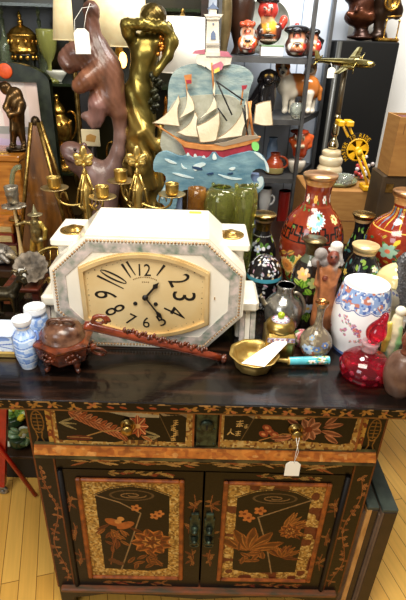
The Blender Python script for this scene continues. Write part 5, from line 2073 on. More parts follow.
mb.prism(LO([(100, 242), (112, 228), (158, 222), (158, 244)], y0), y0 - 0.007, y0 + 0.02)
mb.prism(LO([(226, 230), (262, 234), (282, 258), (226, 254)], y0), y0 - 0.007, y0 + 0.02)
mb.m = 3
for yy in (74, 196, 204, 252):
    mb.prism(LO([(162, yy), (226, yy), (226, yy + 3), (162, yy + 3)], y0), y0 - 0.0075, y0 - 0.004)
mb.build('lighthouse', [PW, SLATE, PINK, mat('grey pencil lines', (150, 146, 140), rough=0.7)], ship)
# masts and yards
mb = MB()
for a, b, r in (((112, 50), (118, 130), 2), ((193, 8), (200, 110), 2.4), ((292, 80), (284, 140), 2), ((308, 130), (322, 240), 3.2), ((15, 200), (110, 262), 2.2), ((316, 128), (300, 240), 2.0)):
    A = AY(150 + a[0] * S, 60 + a[1] * S, Y + 0.004)
    B = AY(150 + b[0] * S, 60 + b[1] * S, Y + 0.004)
    MB().tube([A, B], r * S * mpp(A) * 1.25, 8).build('mast', ORG, ship)
# sails
curve = lambda a, b, s_, n=7: [(a[0] + (b[0] - a[0]) * t + s_ * (b[1] - a[1]) * 4 * t * (1 - t), a[1] + (b[1] - a[1]) * t - s_ * (b[0] - a[0]) * 4 * t * (1 - t)) for t in np.linspace(0, 1, n)]
sails = [
    curve((88, 112), (12, 196), 0.10) + curve((92, 206), (86, 150), 0.05) + [(92, 130)],
    curve((114, 92), (92, 182), 0.12) + curve((138, 156), (122, 110), -0.1),
    curve((140, 164), (86, 226), 0.14) + [(112, 236)] + curve((150, 240), (148, 180), 0.08),
    curve((202, 66), (158, 182), 0.14) + curve((208, 150), (196, 100), -0.06),
    curve((216, 164), (146, 208), 0.06) + curve((158, 256), (206, 250), -0.04) + [(216, 200)],
    curve((300, 128), (212, 246), 0.12) + curve((286, 236), (306, 180), 0.05),
    curve((332, 142), (376, 130), 0.05) + curve((382, 202), (326, 196), 0.08),
]
for k, s_ in enumerate(sails):
    yk = Y - 0.006 - 0.004 * (k % 3)
    sb = MB()
    sb.prism(T(s_, yk), yk, Y + 0.004)
    cx_, cy_ = np.mean(s_, axis=0)
    sb.m = 1
    sb.prism(T([(cx_ + (x_ - cx_) * 1.09, cy_ + (y_ - cy_) * 1.06) for x_, y_ in s_], yk), yk + 0.0015, Y + 0.003)
    sb.build('sail', [CANV, mat('tan sail edge', (150, 128, 98), rough=0.7)], ship)
# flags
for k, (pts, m_) in enumerate((([(106, 48), (130, 44), (130, 74), (112, 76)], ORG), ([(194, 16), (222, 4), (230, 14), (224, 30), (198, 36)], PINK), ([(286, 80), (304, 78), (300, 90), (288, 94)], REDP))):
    fl = MB().prism(T(pts, Y - 0.002), Y - 0.004, Y + 0.002).build('flag', m_, ship)
    if k < 2:
        x0_, y0_ = pts[0]
        MB().prism(T([(x0_ + 6, y0_ + 14), (x0_ + 22, y0_ + 14 - 8 * k), (x0_ + 24, y0_ + 24 - 6 * k), (x0_ + 8, y0_ + 26)], Y - 0.005), Y - 0.0055, Y - 0.004).build('flag_stripe', mat('yellow paint', (236, 206, 96), rough=0.6) if k else REDP, fl)
for a, b in (((206, 66), (292, 126)), ((208, 66), (256, 172)), ((212, 150), (240, 190)), ((296, 140), (300, 210)), ((290, 150), (306, 236))):
    MB().tube([AY(150 + a[0] * S, 60 + a[1] * S, Y - 0.016), AY(150 + b[0] * S, 60 + b[1] * S, Y - 0.016)], 0.0024, 6).build('rigging_rope', mat('black cord', (30, 28, 26), rough=0.7), ship)
# hull
mb = MB()
mb.prism(T([(98, 262), (112, 266), (160, 276), (225, 278), (290, 262), (322, 252), (330, 270), (300, 300), (250, 312), (160, 312), (118, 304)], Y - 0.014), Y - 0.016, Y + 0.004)
hull = mb.build('hull', REDP, ship)
mb = MB()
mb.prism(T([(74, 240), (112, 258), (160, 266), (225, 268), (290, 252), (346, 240), (340, 252), (300, 266), (225, 282), (160, 280), (108, 272)], Y - 0.018), Y - 0.020, Y + 0.004)
mb.build('gunwale', ORG, hull)
mb = MB()
mb.prism(T([(200, 262), (240, 256), (300, 236), (330, 236), (345, 242), (290, 256), (230, 270)], Y - 0.021), Y - 0.022, Y - 0.016)
mb.build('deck_rail', mat('grey tan paint', (150, 132, 110), rough=0.65), hull)
MB().prism(smooth_poly(T([(316, 258), (332, 254), (342, 266), (338, 286), (320, 282)], Y - 0.022)), Y - 0.023, Y - 0.014).build('green_sticker', mat('green paper', (130, 206, 110), rough=0.6), ship)
# waves
WAVE = mat('blue green painted waves', (70, 112, 134), (138, 172, 182), scale=14, rough=0.45, bump=0.35, bscale=60, stretch=(1, 1, 2.2), contrast=(0.3, 0.75))
FOAM = mat('pale foam paint', (216, 228, 226), (180, 204, 210), scale=40, rough=0.55)
mb = MB()
outl = [(10, 318), (20, 296), (46, 284), (66, 290), (96, 304), (120, 296), (136, 308), (160, 300), (178, 312), (200, 282), (222, 310), (250, 300), (290, 290), (320, 284), (350, 296), (368, 322), (372, 352), (362, 348), (346, 338), (326, 342), (314, 356), (316, 376), (330, 388), (346, 376), (352, 362), (358, 384), (352, 404), (330, 420), (300, 418), (268, 404), (230, 396), (200, 400), (160, 402), (110, 404), (92, 414), (84, 440), (80, 468), (52, 470), (40, 448), (24, 446), (18, 430), (36, 412), (44, 392), (52, 368), (40, 352), (24, 350), (10, 348)]
mb.prism(smooth_poly(T(outl, Y - 0.03), 1), Y - 0.03, Y - 0.012)
mb.m = 1
for pts in ([(352, 300), (372, 330), (372, 354), (364, 348), (360, 326)], [(318, 284), (346, 292), (360, 318), (344, 306)], [(330, 372), (352, 360), (356, 388), (340, 404), (330, 398), (344, 384)],
            [(40, 306), (66, 312), (90, 326), (60, 322)], [(130, 330), (164, 318), (178, 326), (156, 336), (140, 350)], [(200, 284), (212, 312), (192, 312)], [(240, 340), (270, 332), (262, 346)],
            [(118, 286), (126, 300), (112, 300)], [(140, 290), (150, 304), (134, 304)], [(168, 296), (176, 308), (160, 306)], [(30, 420), (44, 398), (58, 396), (44, 420), (40, 440)], [(60, 350), (100, 356), (150, 372), (100, 366)],
            [(200, 352), (250, 366), (300, 372), (250, 376)], [(96, 318), (104, 334), (120, 340), (100, 340)]):
    mb.prism(smooth_poly(T(pts, Y - 0.032)), Y - 0.0325, Y - 0.03)
mb.m = 2
for pts in ([(128, 330), (160, 336), (166, 344), (136, 342)], [(236, 356), (262, 350), (256, 358)], [(170, 356), (200, 350), (196, 360)]):
    mb.prism(smooth_poly(T(pts, Y - 0.033)), Y - 0.0335, Y - 0.03)
mb.build('wave_board', [WAVE, FOAM, mat('deep blue paint', (36, 62, 96), rough=0.5)], ship)
# stand behind the waves
for xp in (176, 252):
    P = AY(xp, 182, Y)
    MB().box((P[0] - 0.022, Y - 0.012, ZT), (P[0] + 0.022, Y + 0.012, P[2] + .03), 0.002).build('stand_leg', SLATE, ship)
MB().box((AY(160, 182, Y)[0], Y - 0.05, ZT), (AY(262, 182, Y)[0], Y + 0.06, ZT + 0.018), 0.003).build('stand_base', SLATE, ship)

# ------------------------------------------------------------------ glasses under the ship
GG = mat('yellow green glass', (206, 208, 120), rough=0.04, trans=0.92, ior=1.45)


def tumbler(label, px, Y, rows, m, z0=ZT, name='green_glass_jar', cat='glass jar', dots=True):
    x, pr = prof_px(px, rows[0][0], Y, rows, z0)
    t = thing(name, label, cat, (x, Y, z0))
    mb = MB()
    w = 0.006
    inner = [(max(r - w, 0.004), z) for r, z in pr[:-1]]
    full = pr[::-1] + inner + [(0, pr[-1][1] + 0.012)]
    mb.lathe(full, (x, Y, 0), 40)
    if dots:
        for k in range(30):
            a = RNG.uniform(0, 6.28)
            i = RNG.integers(1, len(pr) - 2)
            mb.ball((x + pr[i][0] * sin(a), Y - pr[i][0] * cos(a), pr[i][1] + RNG.uniform(-.015, .015)), 0.0065, 2)
    mb.build('body', m, t)


tumbler('yellow green bubbled glass jar under the ship, beside the clock shoulder', 222, 0.62, [(187, 11), (191, 14.5), (198, 17), (208, 17.5), (220, 16), (250, 14), (300, 12)], GG)
tumbler('smaller yellow green glass jar standing under the wave curl of the ship', 247, 0.535, [(186, 9), (190, 10.5), (197, 12), (208, 11.5), (222, 10), (260, 9), (300, 8)], GG)
AMB = mat('amber brown glass', (176, 120, 50), (120, 74, 24), scale=20, rough=0.08, trans=0.5, ior=1.45)
tumbler('amber glass jar standing behind the clock beneath the ship waves', 197, 0.63, [(188, 9), (196, 9.6), (215, 9.6), (250, 9), (300, 9)], AMB, name='amber_glass_jar', dots=False)

# ------------------------------------------------------------------ lamps behind the figures
SHADE = mat('cream lamp shade', (240, 226, 184), (232, 214, 166), scale=40, rough=0.75, emis=(255, 228, 170), estr=0.2)
SHADE2 = mat('white lamp shade', (248, 246, 236), (240, 238, 226), scale=40, rough=0.75, emis=(255, 248, 230), estr=0.3)


def lamp(label, px, Y, top, bot, hw0, hw1, m, stempx=None, bulb=None, finial=None):
    P = AY(px, bot, Y)
    x = P[0]
    zb = P[2]
    zt = AY(px, top, Y)[2]
    u = mpp(P)
    t = thing('table_lamp', label, 'lamp', (x, Y, ZT))
    mb = MB()
    r0, r1 = hw0 * u, hw1 * u
    mb.lathe([(r1, zb), (r0, zt), (r0 - 0.003, zt), (r1 - 0.003, zb)], (x, Y, 0), 48)
    mb.torus((x, Y, zb), r1 - 0.001, 0.0018)
    mb.build('lamp_shade', m, t)
    mb = MB()
    mb.lathe(resample([(0.07, ZT), (0.072, ZT + 0.014), (0.05, ZT + 0.025), (0.02, ZT + 0.05), (0.03, ZT + 0.14), (0.042, ZT + 0.22), (0.03, ZT + 0.32), (0.012, ZT + 0.38), (0.010, zb - 0.07), (0.016, zb - 0.06), (0.016, zb - 0.02), (0.010, zb), (0.008, zb + 0.04)], 60), (x, Y, 0), 28)
    mb.build('brass_column', OLDBR, t)
    mb = MB()
    for a in (0, 2.09, 4.19):
        mb.tube([(x, Y, zb + 0.03), (x + (r1 - .004) * cos(a), Y + (r1 - .004) * sin(a), zb + 0.004)], 0.0015, 6)
    if finial:
        zf = AY(px, finial, Y)[2]
        mb.tube([(x, Y, zb + 0.03), (x, Y, zf)], 0.002, 6)
        for a in (0, 2.09, 4.19):
            mb.tube([(x, Y, zt - 0.004), (x + (r0 - .004) * cos(a), Y + (r0 - .004) * sin(a), zt - 0.004)], 0.0015, 6)
        mb.lathe([(0.004, zt), (0.009, zt + 0.006), (0.005, zt + 0.014), (0.008, zt + 0.02), (0, zf)], (x, Y, 0), 20)
    mb.build('shade_carrier', OLDBR, t)
    if bulb:
        q = AY(bulb[0], bulb[1], Y - 0.02)
        MB().ball(q, (0.014, 0.014, 0.026), 3).build('bulb', mat('glowing bulb', (255, 220, 150), emis=(255, 190, 96), estr=7.0), t)
    return t


lamp('brass table lamp with a large cream drum shade behind the wooden carving', 119, 1.02, -14, 46, 27, 27.5, SHADE, bulb=(123, 60))
lamp('table lamp with a plain white drum shade and small brass finial behind the ship', 182, 1.10, 17, 72, 21.5, 23, SHADE2, finial=8)
lamp('table lamp with a narrow cream flared shade beside the black post', 72, 1.20, -14, 40, 13, 18.5, SHADE)
# ------------------------------------------------------------------ dark glass display cabinet along the back
dc = thing('display_cabinet', 'tall dark wooden display cabinet with glass shelves behind the lamps', 'cabinet', (-0.75, 1.5, 0))
GREENB = mat('dark green backing', (18, 20, 10), (58, 52, 22), scale=5, rough=0.3, detail=6)
x0, x1 = -1.75, -0.02
mb = MB()
for x in (x0, x1 - 0.03):
    mb.box((x, 1.36, 0), (x + 0.03, 1.70, 2.3))
mb.box((x0, 1.36, 0), (x1, 1.70, 0.12)).box((x0, 1.36, 2.26), (x1, 1.70, 2.3))
mb.build('carcass', DARKWOOD, dc)
MB().box((x0 + .03, 1.685, 0.12), (x1 - 0.03, 1.70, 2.26)).build('back_panel', GREENB, dc)
GSH = mat('green edged shelf glass', (70, 84, 58), rough=0.08, trans=0.7, ior=1.4)
SHZ = [AY(30, 82, 1.38)[2], AY(60, 172, 1.38)[2], AY(30, 3, 1.38)[2]]
for z in SHZ:
    MB().box((x0 + .03, 1.365, z - 0.012), (x1 - .03, 1.684, z - 0.001)).build('glass_shelf', GSH, dc)


def on_shelf(px, py_bot, Y, rows, z0):
    return prof_px(px, py_bot, Y, rows, z0)


# gilt crown shaped casket
Y = 1.45
zs = SHZ[0]
c = AY(25, 60, Y)
u = mpp(c)
x = c[0]
t = thing('gilt_crown_casket', 'gilt crown shaped casket with pierced band and spire, on the glass shelf', 'casket', (x, Y, zs))
Z = lambda py: AY(25, py, Y)[2]
mb = MB()
mb.lathe(resample([(9 * u, zs), (10 * u, Z(66)), (11 * u, Z(58)), (12 * u, Z(54))], 20), (x, Y, 0), 40)
mb.build('dark_bowl', mat('black green stone', (24, 26, 20), rough=0.2), t)
mb = MB()
mb.lathe(resample([(12 * u, Z(54)), (13.6 * u, Z(51)), (12.8 * u, Z(47)), (13.4 * u, Z(38)), (14 * u, Z(35)), (12 * u, Z(33)), (9 * u, Z(29)), (4 * u, Z(26)), (2 * u, Z(24.5)), (2.8 * u, Z(22)), (1.5 * u, Z(18)), (2 * u, Z(16)), (0, Z(10))], 60), (x, Y, 0), 40, lobes=16, lobe=0.025)
mb.m = 0
for k in range(12):
    a = k * PI / 6
    mb.ball((x + 11.6 * u * sin(a), Y - 11.6 * u * cos(a), Z(57.5)), (2.2 * u, 1.4 * u, 3 * u), 1)
    mb.ball((x + 13.4 * u * sin(a), Y - 13.4 * u * cos(a), Z(42)), (1.5 * u, 1.0 * u, 2.6 * u), 2)
mb.build('gilt_lid', GILT, t)
# green goblet
x, pr = prof_px(49, 60, 1.43, [(29, 9.5), (31, 10), (40, 9.6), (50, 8), (58, 5), (63, 2.2), (70, 1.8), (76, 3), (80, 8), (82, 8.5)], zs)
t = thing('green_glass_goblet', 'pale green glass goblet with a wide clear rim beside the gilt casket', 'goblet', (x, 1.43, zs))
mb = MB()
inn = [(max(r - 0.004, 0.002), z) for r, z in pr[:5]]
mb.lathe(pr[::-1] + inn + [(0, pr[4][1])], (x, 1.43, 0), 36)
mb.build('bowl', mat('pale uranium green glass', (170, 172, 96), rough=0.08, trans=0.6, ior=1.4), t)
# white porcelain dish with dark leaves
c = AY(57, 74, 1.44)
t = thing('white_glass_dish', 'small white glass dish standing on the glass shelf below the cream lamp shade', 'dish', (c[0], 1.44, zs))
u = mpp(c)
MB().lathe(resample([(4 * u, zs), (5 * u, zs + 2 * u), (9 * u, zs + 7 * u), (10 * u, zs + 10 * u), (9 * u, zs + 9.6 * u), (4 * u, zs + 4 * u), (0, zs + 3 * u)], 30), (c[0], 1.44, 0), 36).build('bowl', mat('white opal glass', (214, 214, 200), rough=0.15), t)
# crystal decanters
for px, top, hw, lab in ((6, 8, 6, 'crystal decanter with a tall stopper at the frame end of the glass shelf'), (42, 9, 5, 'slim crystal decanter behind the gilt casket on the glass shelf')):
    Y = 1.56
    x, pr = prof_px(px, 50, Y, [(top, 1), (top + 4, hw * .45), (top + 9, hw * .2), (top + 12, hw * .5), (top + 16, hw * .35), (top + 28, hw * .4), (top + 38, hw), (top + 58, hw), (78, hw * .9)], zs)
    t = thing('crystal_decanter', lab, 'decanter', (x, Y, zs))
    MB().lathe(resample(pr[3:], 36)[::-1], (x, Y, 0), 16).build('body', mat('grey green crystal', (170, 184, 150), rough=0.04, trans=0.7, ior=1.5), t)
    MB().lathe(resample(pr[:4], 20)[::-1], (x, Y, 0), 14).build('stopper', mat('grey green crystal'), t)


# gilt urns on the lower shelf
def gilt_urn(label, px, Y, top, bot, hw, z0, m=GILT):
    h = bot - top
    x, pr = prof_px(px, (top + bot) / 2, Y, [(top, .6), (top + .05 * h, hw * .22), (top + .10 * h, hw * .14), (top + .2 * h, hw * .5), (top + .26 * h, hw * .62), (top + .29 * h, hw * .5), (top + .4 * h, hw * .95), (top + .5 * h, hw), (top + .62 * h, hw * .8), (top + .72 * h, hw * .3), (top + .78 * h, hw * .24), (top + .83 * h, hw * .6), (top + .88 * h, hw * .3), (top + .94 * h, hw * .9), (bot, hw * 1.05)], z0)
    t = thing('gilt_urn', label, 'urn', (x, Y, z0), 'gilt urns behind the figures')
    mb = MB()
    mb.lathe(resample(pr, 80)[::-1], (x, Y, 0), 32, lobes=12, lobe=0.03)
    r, z = pr[6]
    for k in range(14):
        a = k * 2 * PI / 14
        mb.ball((x + r * sin(a), Y - r * cos(a), z), (r * .12, r * .1, r * .22), 2)
    mb.build('body', m, t)
    for s in (-1, 1):
        mb = MB()
        mb.tube(bez((x + s * r * .85, Y, pr[4][1]), (x + s * r * 1.7, Y, pr[4][1] + r * .5), (x + s * r * 1.8, Y, pr[7][1]), (x + s * r * .9, Y, pr[8][1]), 14), r * .1, 8)
        mb.build('handle', m, t)
    return t


gilt_urn('gilt lidded urn between the green marble frame and the wooden carving', 60, 1.44, 92, 168, 12, SHZ[1])
gilt_urn('gilt urn standing behind the long curved limb of the wooden carving', 122, 1.15, 118, 214, 10, ZT)
gilt_urn('gilt urn standing low behind the bronze woman and the second candelabrum', 166, 1.2, 96, 214, 9, ZT, mat('copper gold cluster'))

# ------------------------------------------------------------------ green marble picture frame
Y = 1.12
tl, tr, br, bl = [AY(*q, Y) for q in ((-40, 62), (48.5, 77), (59, 205), (-40, 205))]
xr = AY(50, 90, Y)[0]
fr = thing('marble_picture_frame', 'large dark green marble picture frame with a pale pink picture and orange seal', 'picture frame', (xr - 0.3, Y, ZT))
ztop = AY(40, 74, Y)[2]
inx = AY(38.5, 100, Y)[0]
inz = AY(20, 82, Y)[2]
GM = mat('dark green marble', (26, 32, 24), (70, 78, 60), scale=26, rough=0.3, contrast=(0.4, 0.9), detail=8)
zA = AY(2, 62, Y)[2]
mb = MB()
xl = xr - 0.62
xm = AY(4, 70, Y)[0]
arch = [(xl, ztop - 0.02)] + [(xm + (xr - xm) * sin(a) if a >= 0 else xm + (xm - xl) * sin(a), ztop - 0.03 + (zA - ztop + .03) * cos(a)) for a in np.linspace(-PI / 2, PI / 2, 24)] + [(xr, ztop - 0.02)]
xi = xl + (xr - inx)
mb.prism(arch + [(xr, inz), (xl, inz)], Y, Y + 0.04)
mb.box((inx, Y, ZT), (xr, Y + 0.04, inz))
mb.box((xl, Y, ZT), (xi, Y + 0.04, inz))
mb.box((xi, Y, ZT), (inx, Y + 0.04, ZT + 0.08))
mb.build('frame', GM, fr)
cv = Cv(0, 60, 60, 230, 120, 220, (232, 214, 206))
cv.mottle((246, 236, 230), 0.5, 20)
cv.put(cv.X > 54, (240, 218, 210))
cv.put((cv.X > 42) & (cv.X < 45), (240, 210, 204))
cv.put(cv.Y > 116, (160, 160, 156))
cv.put(cv.Y > 126, (206, 190, 196))
cv.ell(24, 140, 26, 10, (206, 186, 214))
cv.put(cv.Y > 150, (140, 110, 80))
pc = panel('picture', cv, xi, inx, ZT + 0.08, inz, Y + 0.02, 0.01, mat('printed picture', attr=True, rough=0.25), fr)
c = AY(5, 71, Y - 0.002)
MB().lathe([(0.027, 0), (0.027, 0.004), (0.022, 0.006), (0, 0.006)], (c[0], Y, c[2]), 36, rot_to((0, -1, 0))).build('orange_seal', mat('orange enamel seal', (222, 92, 40), (196, 70, 26), scale=60, rough=0.4), fr)

# ------------------------------------------------------------------ orange wooden chest with bronze golfer
Y = 0.98
c = AY(24, 160, Y)
xr_ = c[0]
zt = AY(10, 158, Y)[2]
t = thing('wooden_chest', 'orange brown wooden chest with a round brass boss, under the bronze stooping man', 'chest', (xr_ - 0.17, Y + .02, ZT))
OW = mat('orange varnished wood', (190, 124, 46), (146, 86, 26), scale=10, rough=0.25, coat=0.4, stretch=(1, 6, 6))
MB().box((xr_ - 0.34, Y - 0.06, ZT), (xr_, Y + 0.12, zt), 0.005).build('body', OW, t)
MB().box((xr_ - 0.345, Y - 0.066, zt), (xr_ + 0.005, Y + 0.125, zt + 0.022), 0.004).build('lid', OW, t)
MB().ball((AY(4, 158, Y)[0], Y - 0.01, zt + 0.022), (0.034, 0.03, 0.006), 3).build('brass_boss', GILT, t)
zt += 0.022
f = PX(Y + 0.03, 18, 120)
BB = (104, 78, 46)
f.e((7, 97), (5.2, 5.5, 6), BB)
f.e((5.5, 94.5), (5.5, 5.8, 3.6), (70, 52, 32))
f.chain([(11, 100), (16, 103), (19, 113), (18, 124)], [4.2, 7, 7.6, 6.5], BB)
f.chain([(18, 104), (22, 112, -0.02), (19.5, 121, -0.035), (12, 123, -0.04)], [4, 3.2, 2.8, 2.4], BB)
f.chain([(11, 106, -0.02), (7, 116, -0.035), (11, 123, -0.04)], [3.4, 2.8, 2.4], BB)
f.e((11.5, 123.5, -0.042), (2.6, 2.6, 2.8), BB)
f.chain([(16, 125), (15, 138, -0.01), (14, 152, 0)], [5.4, 4, 2.8], BB)
f.chain([(20, 125), (22, 139, 0.005), (25, 152, 0.01)], [5.4, 4, 2.8], BB)
f.c((13, 153.5, -0.02), (15, 153, 0), 2.6, 2.4, BB)
f.c((25, 153.5, -0.015), (26, 153, 0.01), 2.6, 2.4, BB)
f.c((11, 124, -0.045), (13, 152, -0.05), 0.9, 0.8, (70, 56, 34))
f.e((14, 153, -0.052), (2.6, 1.2, 1.2), (70, 56, 34))
f.e((3.6, 98.5, -0.012), (1.4, 1.4, 1.6), BB)
f.e((19, 156), (12, 12, 2.4), (60, 46, 28))
dz = zt - AY(19, 158.4, Y + .03)[2]
o = organic('stooping_man_figurine', f.b, 0.0032, mat('brown bronze figure', attr=True, c2=0.4, scale=40, rough=0.3, metal=0.85, bump=0.1))
o.location.z = zt
tag(o, 'dark bronze figurine of a stooping man leaning on a club, on the orange chest', 'figurine')

# ------------------------------------------------------------------ stacked books and dark box at the end of the table
bx0 = AY(-30, 240, 0.80)[0]
for k, (z0, z1, xr_px, col, lab) in enumerate(((0.0, 0.052, 20, (96, 30, 16), 'thick dark red book with a beaded gilt edge at the bottom of the stack'), (0.052, 0.092, 17, (140, 46, 22), 'red brown book in the middle of the stack beside the brass figure'),
                                               (0.092, 0.128, 18, (196, 120, 40), 'tan orange book near the top of the stack under the dark box'))):
    xr2 = AY(xr_px, 240, 0.80)[0] - 0.008
    t = thing('antique_book', lab, 'book', ((bx0 + xr2) / 2, 0.86, ZT + z0), 'books stacked under the chest')
    MB().box((bx0, 0.79, ZT + z0), (xr2, 0.905, ZT + z1 - .0005), 0.003).build('cover', mat('book cloth %d' % k, col, tuple(int(q * .7) for q in col), scale=30, rough=0.45), t)
    MB().box((bx0, 0.787, ZT + z0 + .008), (xr2 - 0.006, 0.79, ZT + z1 - .008)).build('page_block', mat('old paper', (200, 176, 120), (166, 136, 84), scale=40, rough=0.7, stretch=(1, 1, 12)), t)

# ------------------------------------------------------------------ wooden pyramid with brass edges
Y = 0.835
A = AY(35.5, 122, Y)
b0, b1 = AY(20, 262, Y), AY(66, 262, Y)
t = thing('pyramid_metronome', 'tall brown wooden pyramid metronome with brass edges beside the green marble frame', 'metronome', (A[0], Y, ZT))
xa, xb = A[0] - 0.105, A[0] + 0.105
dep = 0.068
tp = 0.012
zt_ = A[2]
V = np.array([[xa, Y - dep, ZT], [xb, Y - dep, ZT], [xb, Y + dep, ZT], [xa, Y + dep, ZT], [A[0] - tp, Y - tp, zt_], [A[0] + tp, Y - tp, zt_], [A[0] + tp, Y + tp, zt_], [A[0] - tp, Y + tp, zt_]])
mb = MB()
mb.smooth = False
mb.add(V, [[0, 1, 5, 4], [1, 2, 6, 5], [2, 3, 7, 6], [3, 0, 4, 7], [4, 5, 6, 7], [3, 2, 1, 0]], smooth=False)
mb.build('body', mat('glossy brown wood', (122, 76, 28), (68, 40, 14), scale=8, rough=0.22, coat=0.5, stretch=(4, 4, .7)), t)
for a, b in ((0, 4), (1, 5), (2, 6), (3, 7)):
    MB().tube([V[a], V[b]], 0.0075, 8).build('brass_edge', OLDBR, t)
MB().ball((A[0], Y, zt_), (0.016, 0.016, 0.02), 3).build('finial', DKBR, t)
q = V[4] * .55 + V[5] * .0 + V[0] * .25 + V[1] * .2
MB().box((A[0] - 0.012, Y - dep * .52 - 0.006, ZT + 0.17), (A[0] + 0.012, Y - dep * .5 + 0.01, ZT + 0.185)).build('plate', OLDBR, t)

# ------------------------------------------------------------------ pointed hat figure with candle holder
Y = 0.695
f = PX(Y, 35, 235)
f.c((34.6, 213, 0), (33.2, 203.5, 0), 3.4, 0.6, (150, 140, 104))
f.e((34.8, 213.2), (7.4, 7, 1.3), (158, 146, 110))
f.e((34.6, 216.5), (3.3, 3.4, 3.6), (180, 160, 110))
f.e((33.6, 217.5, -0.007), (1.0, 1.0, 1.2), (180, 160, 110))
f.chain([(35, 221.5), (36, 230), (36.5, 237)], [4.8, 5.4, 5.2], (140, 122, 78))
f.chain([(31, 222, -0.004), (24, 221, -0.012), (18, 223, -0.016)], [2.4, 1.8, 1.5], (150, 130, 84))
f.e((17, 223.5, -0.016), (2.2, 2, 2.2), (170, 150, 96))
f.chain([(40, 222), (45, 229, -0.004), (44.5, 237, -0.008)], [2.6, 2.2, 2.0], (196, 166, 80))
f.chain([(33.6, 239), (32, 250), (31, 259)], [3.4, 2.8, 2.1], (196, 164, 80))
f.chain([(39.4, 239), (40.6, 250), (41.4, 259)], [3.4, 2.8, 2.1], (196, 164, 80))
f.c((32.6, 260, -.01), (32, 261), 2.4, 2.2, (150, 122, 60))
f.c((40, 260, -.01), (40, 261), 2.4, 2.2, (150, 122, 60))
f.e((41, 238, -0.006), (3, 3, 2.4), (170, 160, 130))
f.e((31, 264), (19, 16, 3), (140, 116, 60))
fg = thing('pointed_hat_candlestick', 'brass candlestick with a figure of a man in a pointed hat holding its pole', 'candlestick', (AY(31, 268, Y)[0], Y, ZT))
zoff = ZT - AY(31, 266.5, Y)[2]
organic('figure', [(b[0], b[1] + (0, 0, zoff), (b[2] + (0, 0, zoff)) if b[0] == 'c' else b[2], *b[3:]) for b in f.b], 0.0018, mat('silvered brass figure', attr=True, c2=0.5, scale=90, rough=0.34, metal=0.75, bump=0.3, bscale=160), fg)
x = AY(17, 225, Y)[0]
u = mpp((x, Y, 1.1))
Z = lambda py: AY(16, py, Y)[2] + zoff
mb = MB()
mb.lathe(resample([(6 * u, ZT + 0.004), (4 * u, Z(258)), (2.2 * u, Z(248)), (1.5 * u, Z(235)), (1.5 * u, Z(220)), (1.6 * u, Z(210)), (2.6 * u, Z(206))], 30), (x, Y, 0), 20)
mb.build('pole', mat('soft gold bezel'), fg)
mb = MB()
for k in range(8):
    a = k * PI / 4
    mb.ball((x + 8 * u * cos(a), Y + 8 * u * sin(a), Z(204.5)), (4.6 * u, 4.6 * u, 1.5 * u), 2)
mb.ball((x, Y, Z(205)), (7 * u, 7 * u, 2 * u), 2)
mb.build('petal_pan', PEWT, fg)
mb = MB()
mb.lathe([(3 * u, Z(203)), (5.4 * u, Z(200)), (5.8 * u, Z(195)), (6.6 * u, Z(193)), (6 * u, Z(191.5)), (6.6 * u, Z(188)), (6.8 * u, Z(185)), (5.8 * u, Z(184.5)), (5 * u, Z(192)), (0, Z(193))], (x, Y, 0), 30)
mb.build('candle_cup', PEWT, fg)
# glass curl above it
ZB = ZT + 0.129
p = AY(12, 190, 0.85)
t = thing('curved_glass_ornament', 'clear curved glass ornament on a slim brass stem, standing on the stack of books', 'ornament', (p[0], 0.85, ZB))
mb = MB()
mb.tube(bez(AY(12, 190, .85), AY(11, 172, .85), AY(14, 166, .85), AY(21, 167, .85), 14), 0.009, 10)
mb.build('glass_arm', mat('grey green crystal'), t)
q = AY(12, 190, .85)
MB().lathe(resample([(0.03, ZB), (0.026, ZB + .008), (0.008, ZB + .016), (0.006, max(q[2] - .012, ZB + .02)), (0.013, max(q[2], ZB + .03))], 30), (q[0], .85, 0), 20).build('stem', OLDBR, t)

# ------------------------------------------------------------------ gold wire basket
c = AY(46, 252, 0.86)
Y = 0.58
c = AY(53, 248, Y)
u = mpp(c)
t = thing('gold_wire_tray', 'oval gold wire tray on end behind the brass figure and the clock', 'tray', (c[0], Y, ZT))
mb = MB()
for k, rr in enumerate((0.075, 0.064)):
    mb.tube([(c[0] + rr * cos(a), Y + 0.02 * sin(a) + k * 0.012, ZT + 0.065 + rr * 0.78 * sin(a)) for a in np.linspace(0, 2 * PI, 40)[:-1]], 0.0042, 8, closed=True)
for k in range(5):
    xx = c[0] - 0.05 + k * 0.025
    hgt = 0.064 * .78 * math.sqrt(max(0.02, 1 - ((xx - c[0]) / 0.064) ** 2))
    mb.tube([(xx, Y + 0.012, ZT + 0.065 - hgt), (xx + 0.008, Y + 0.022, ZT + 0.065 + hgt)], 0.0022, 6)
mb.build('wire_frame', CBR, t)
mb = MB()
mb.box((c[0] - 0.045, Y - 0.012, ZT), (c[0] + 0.045, Y + 0.03, ZT + 0.012), 0.003)
mb.build('foot', CBR, t)

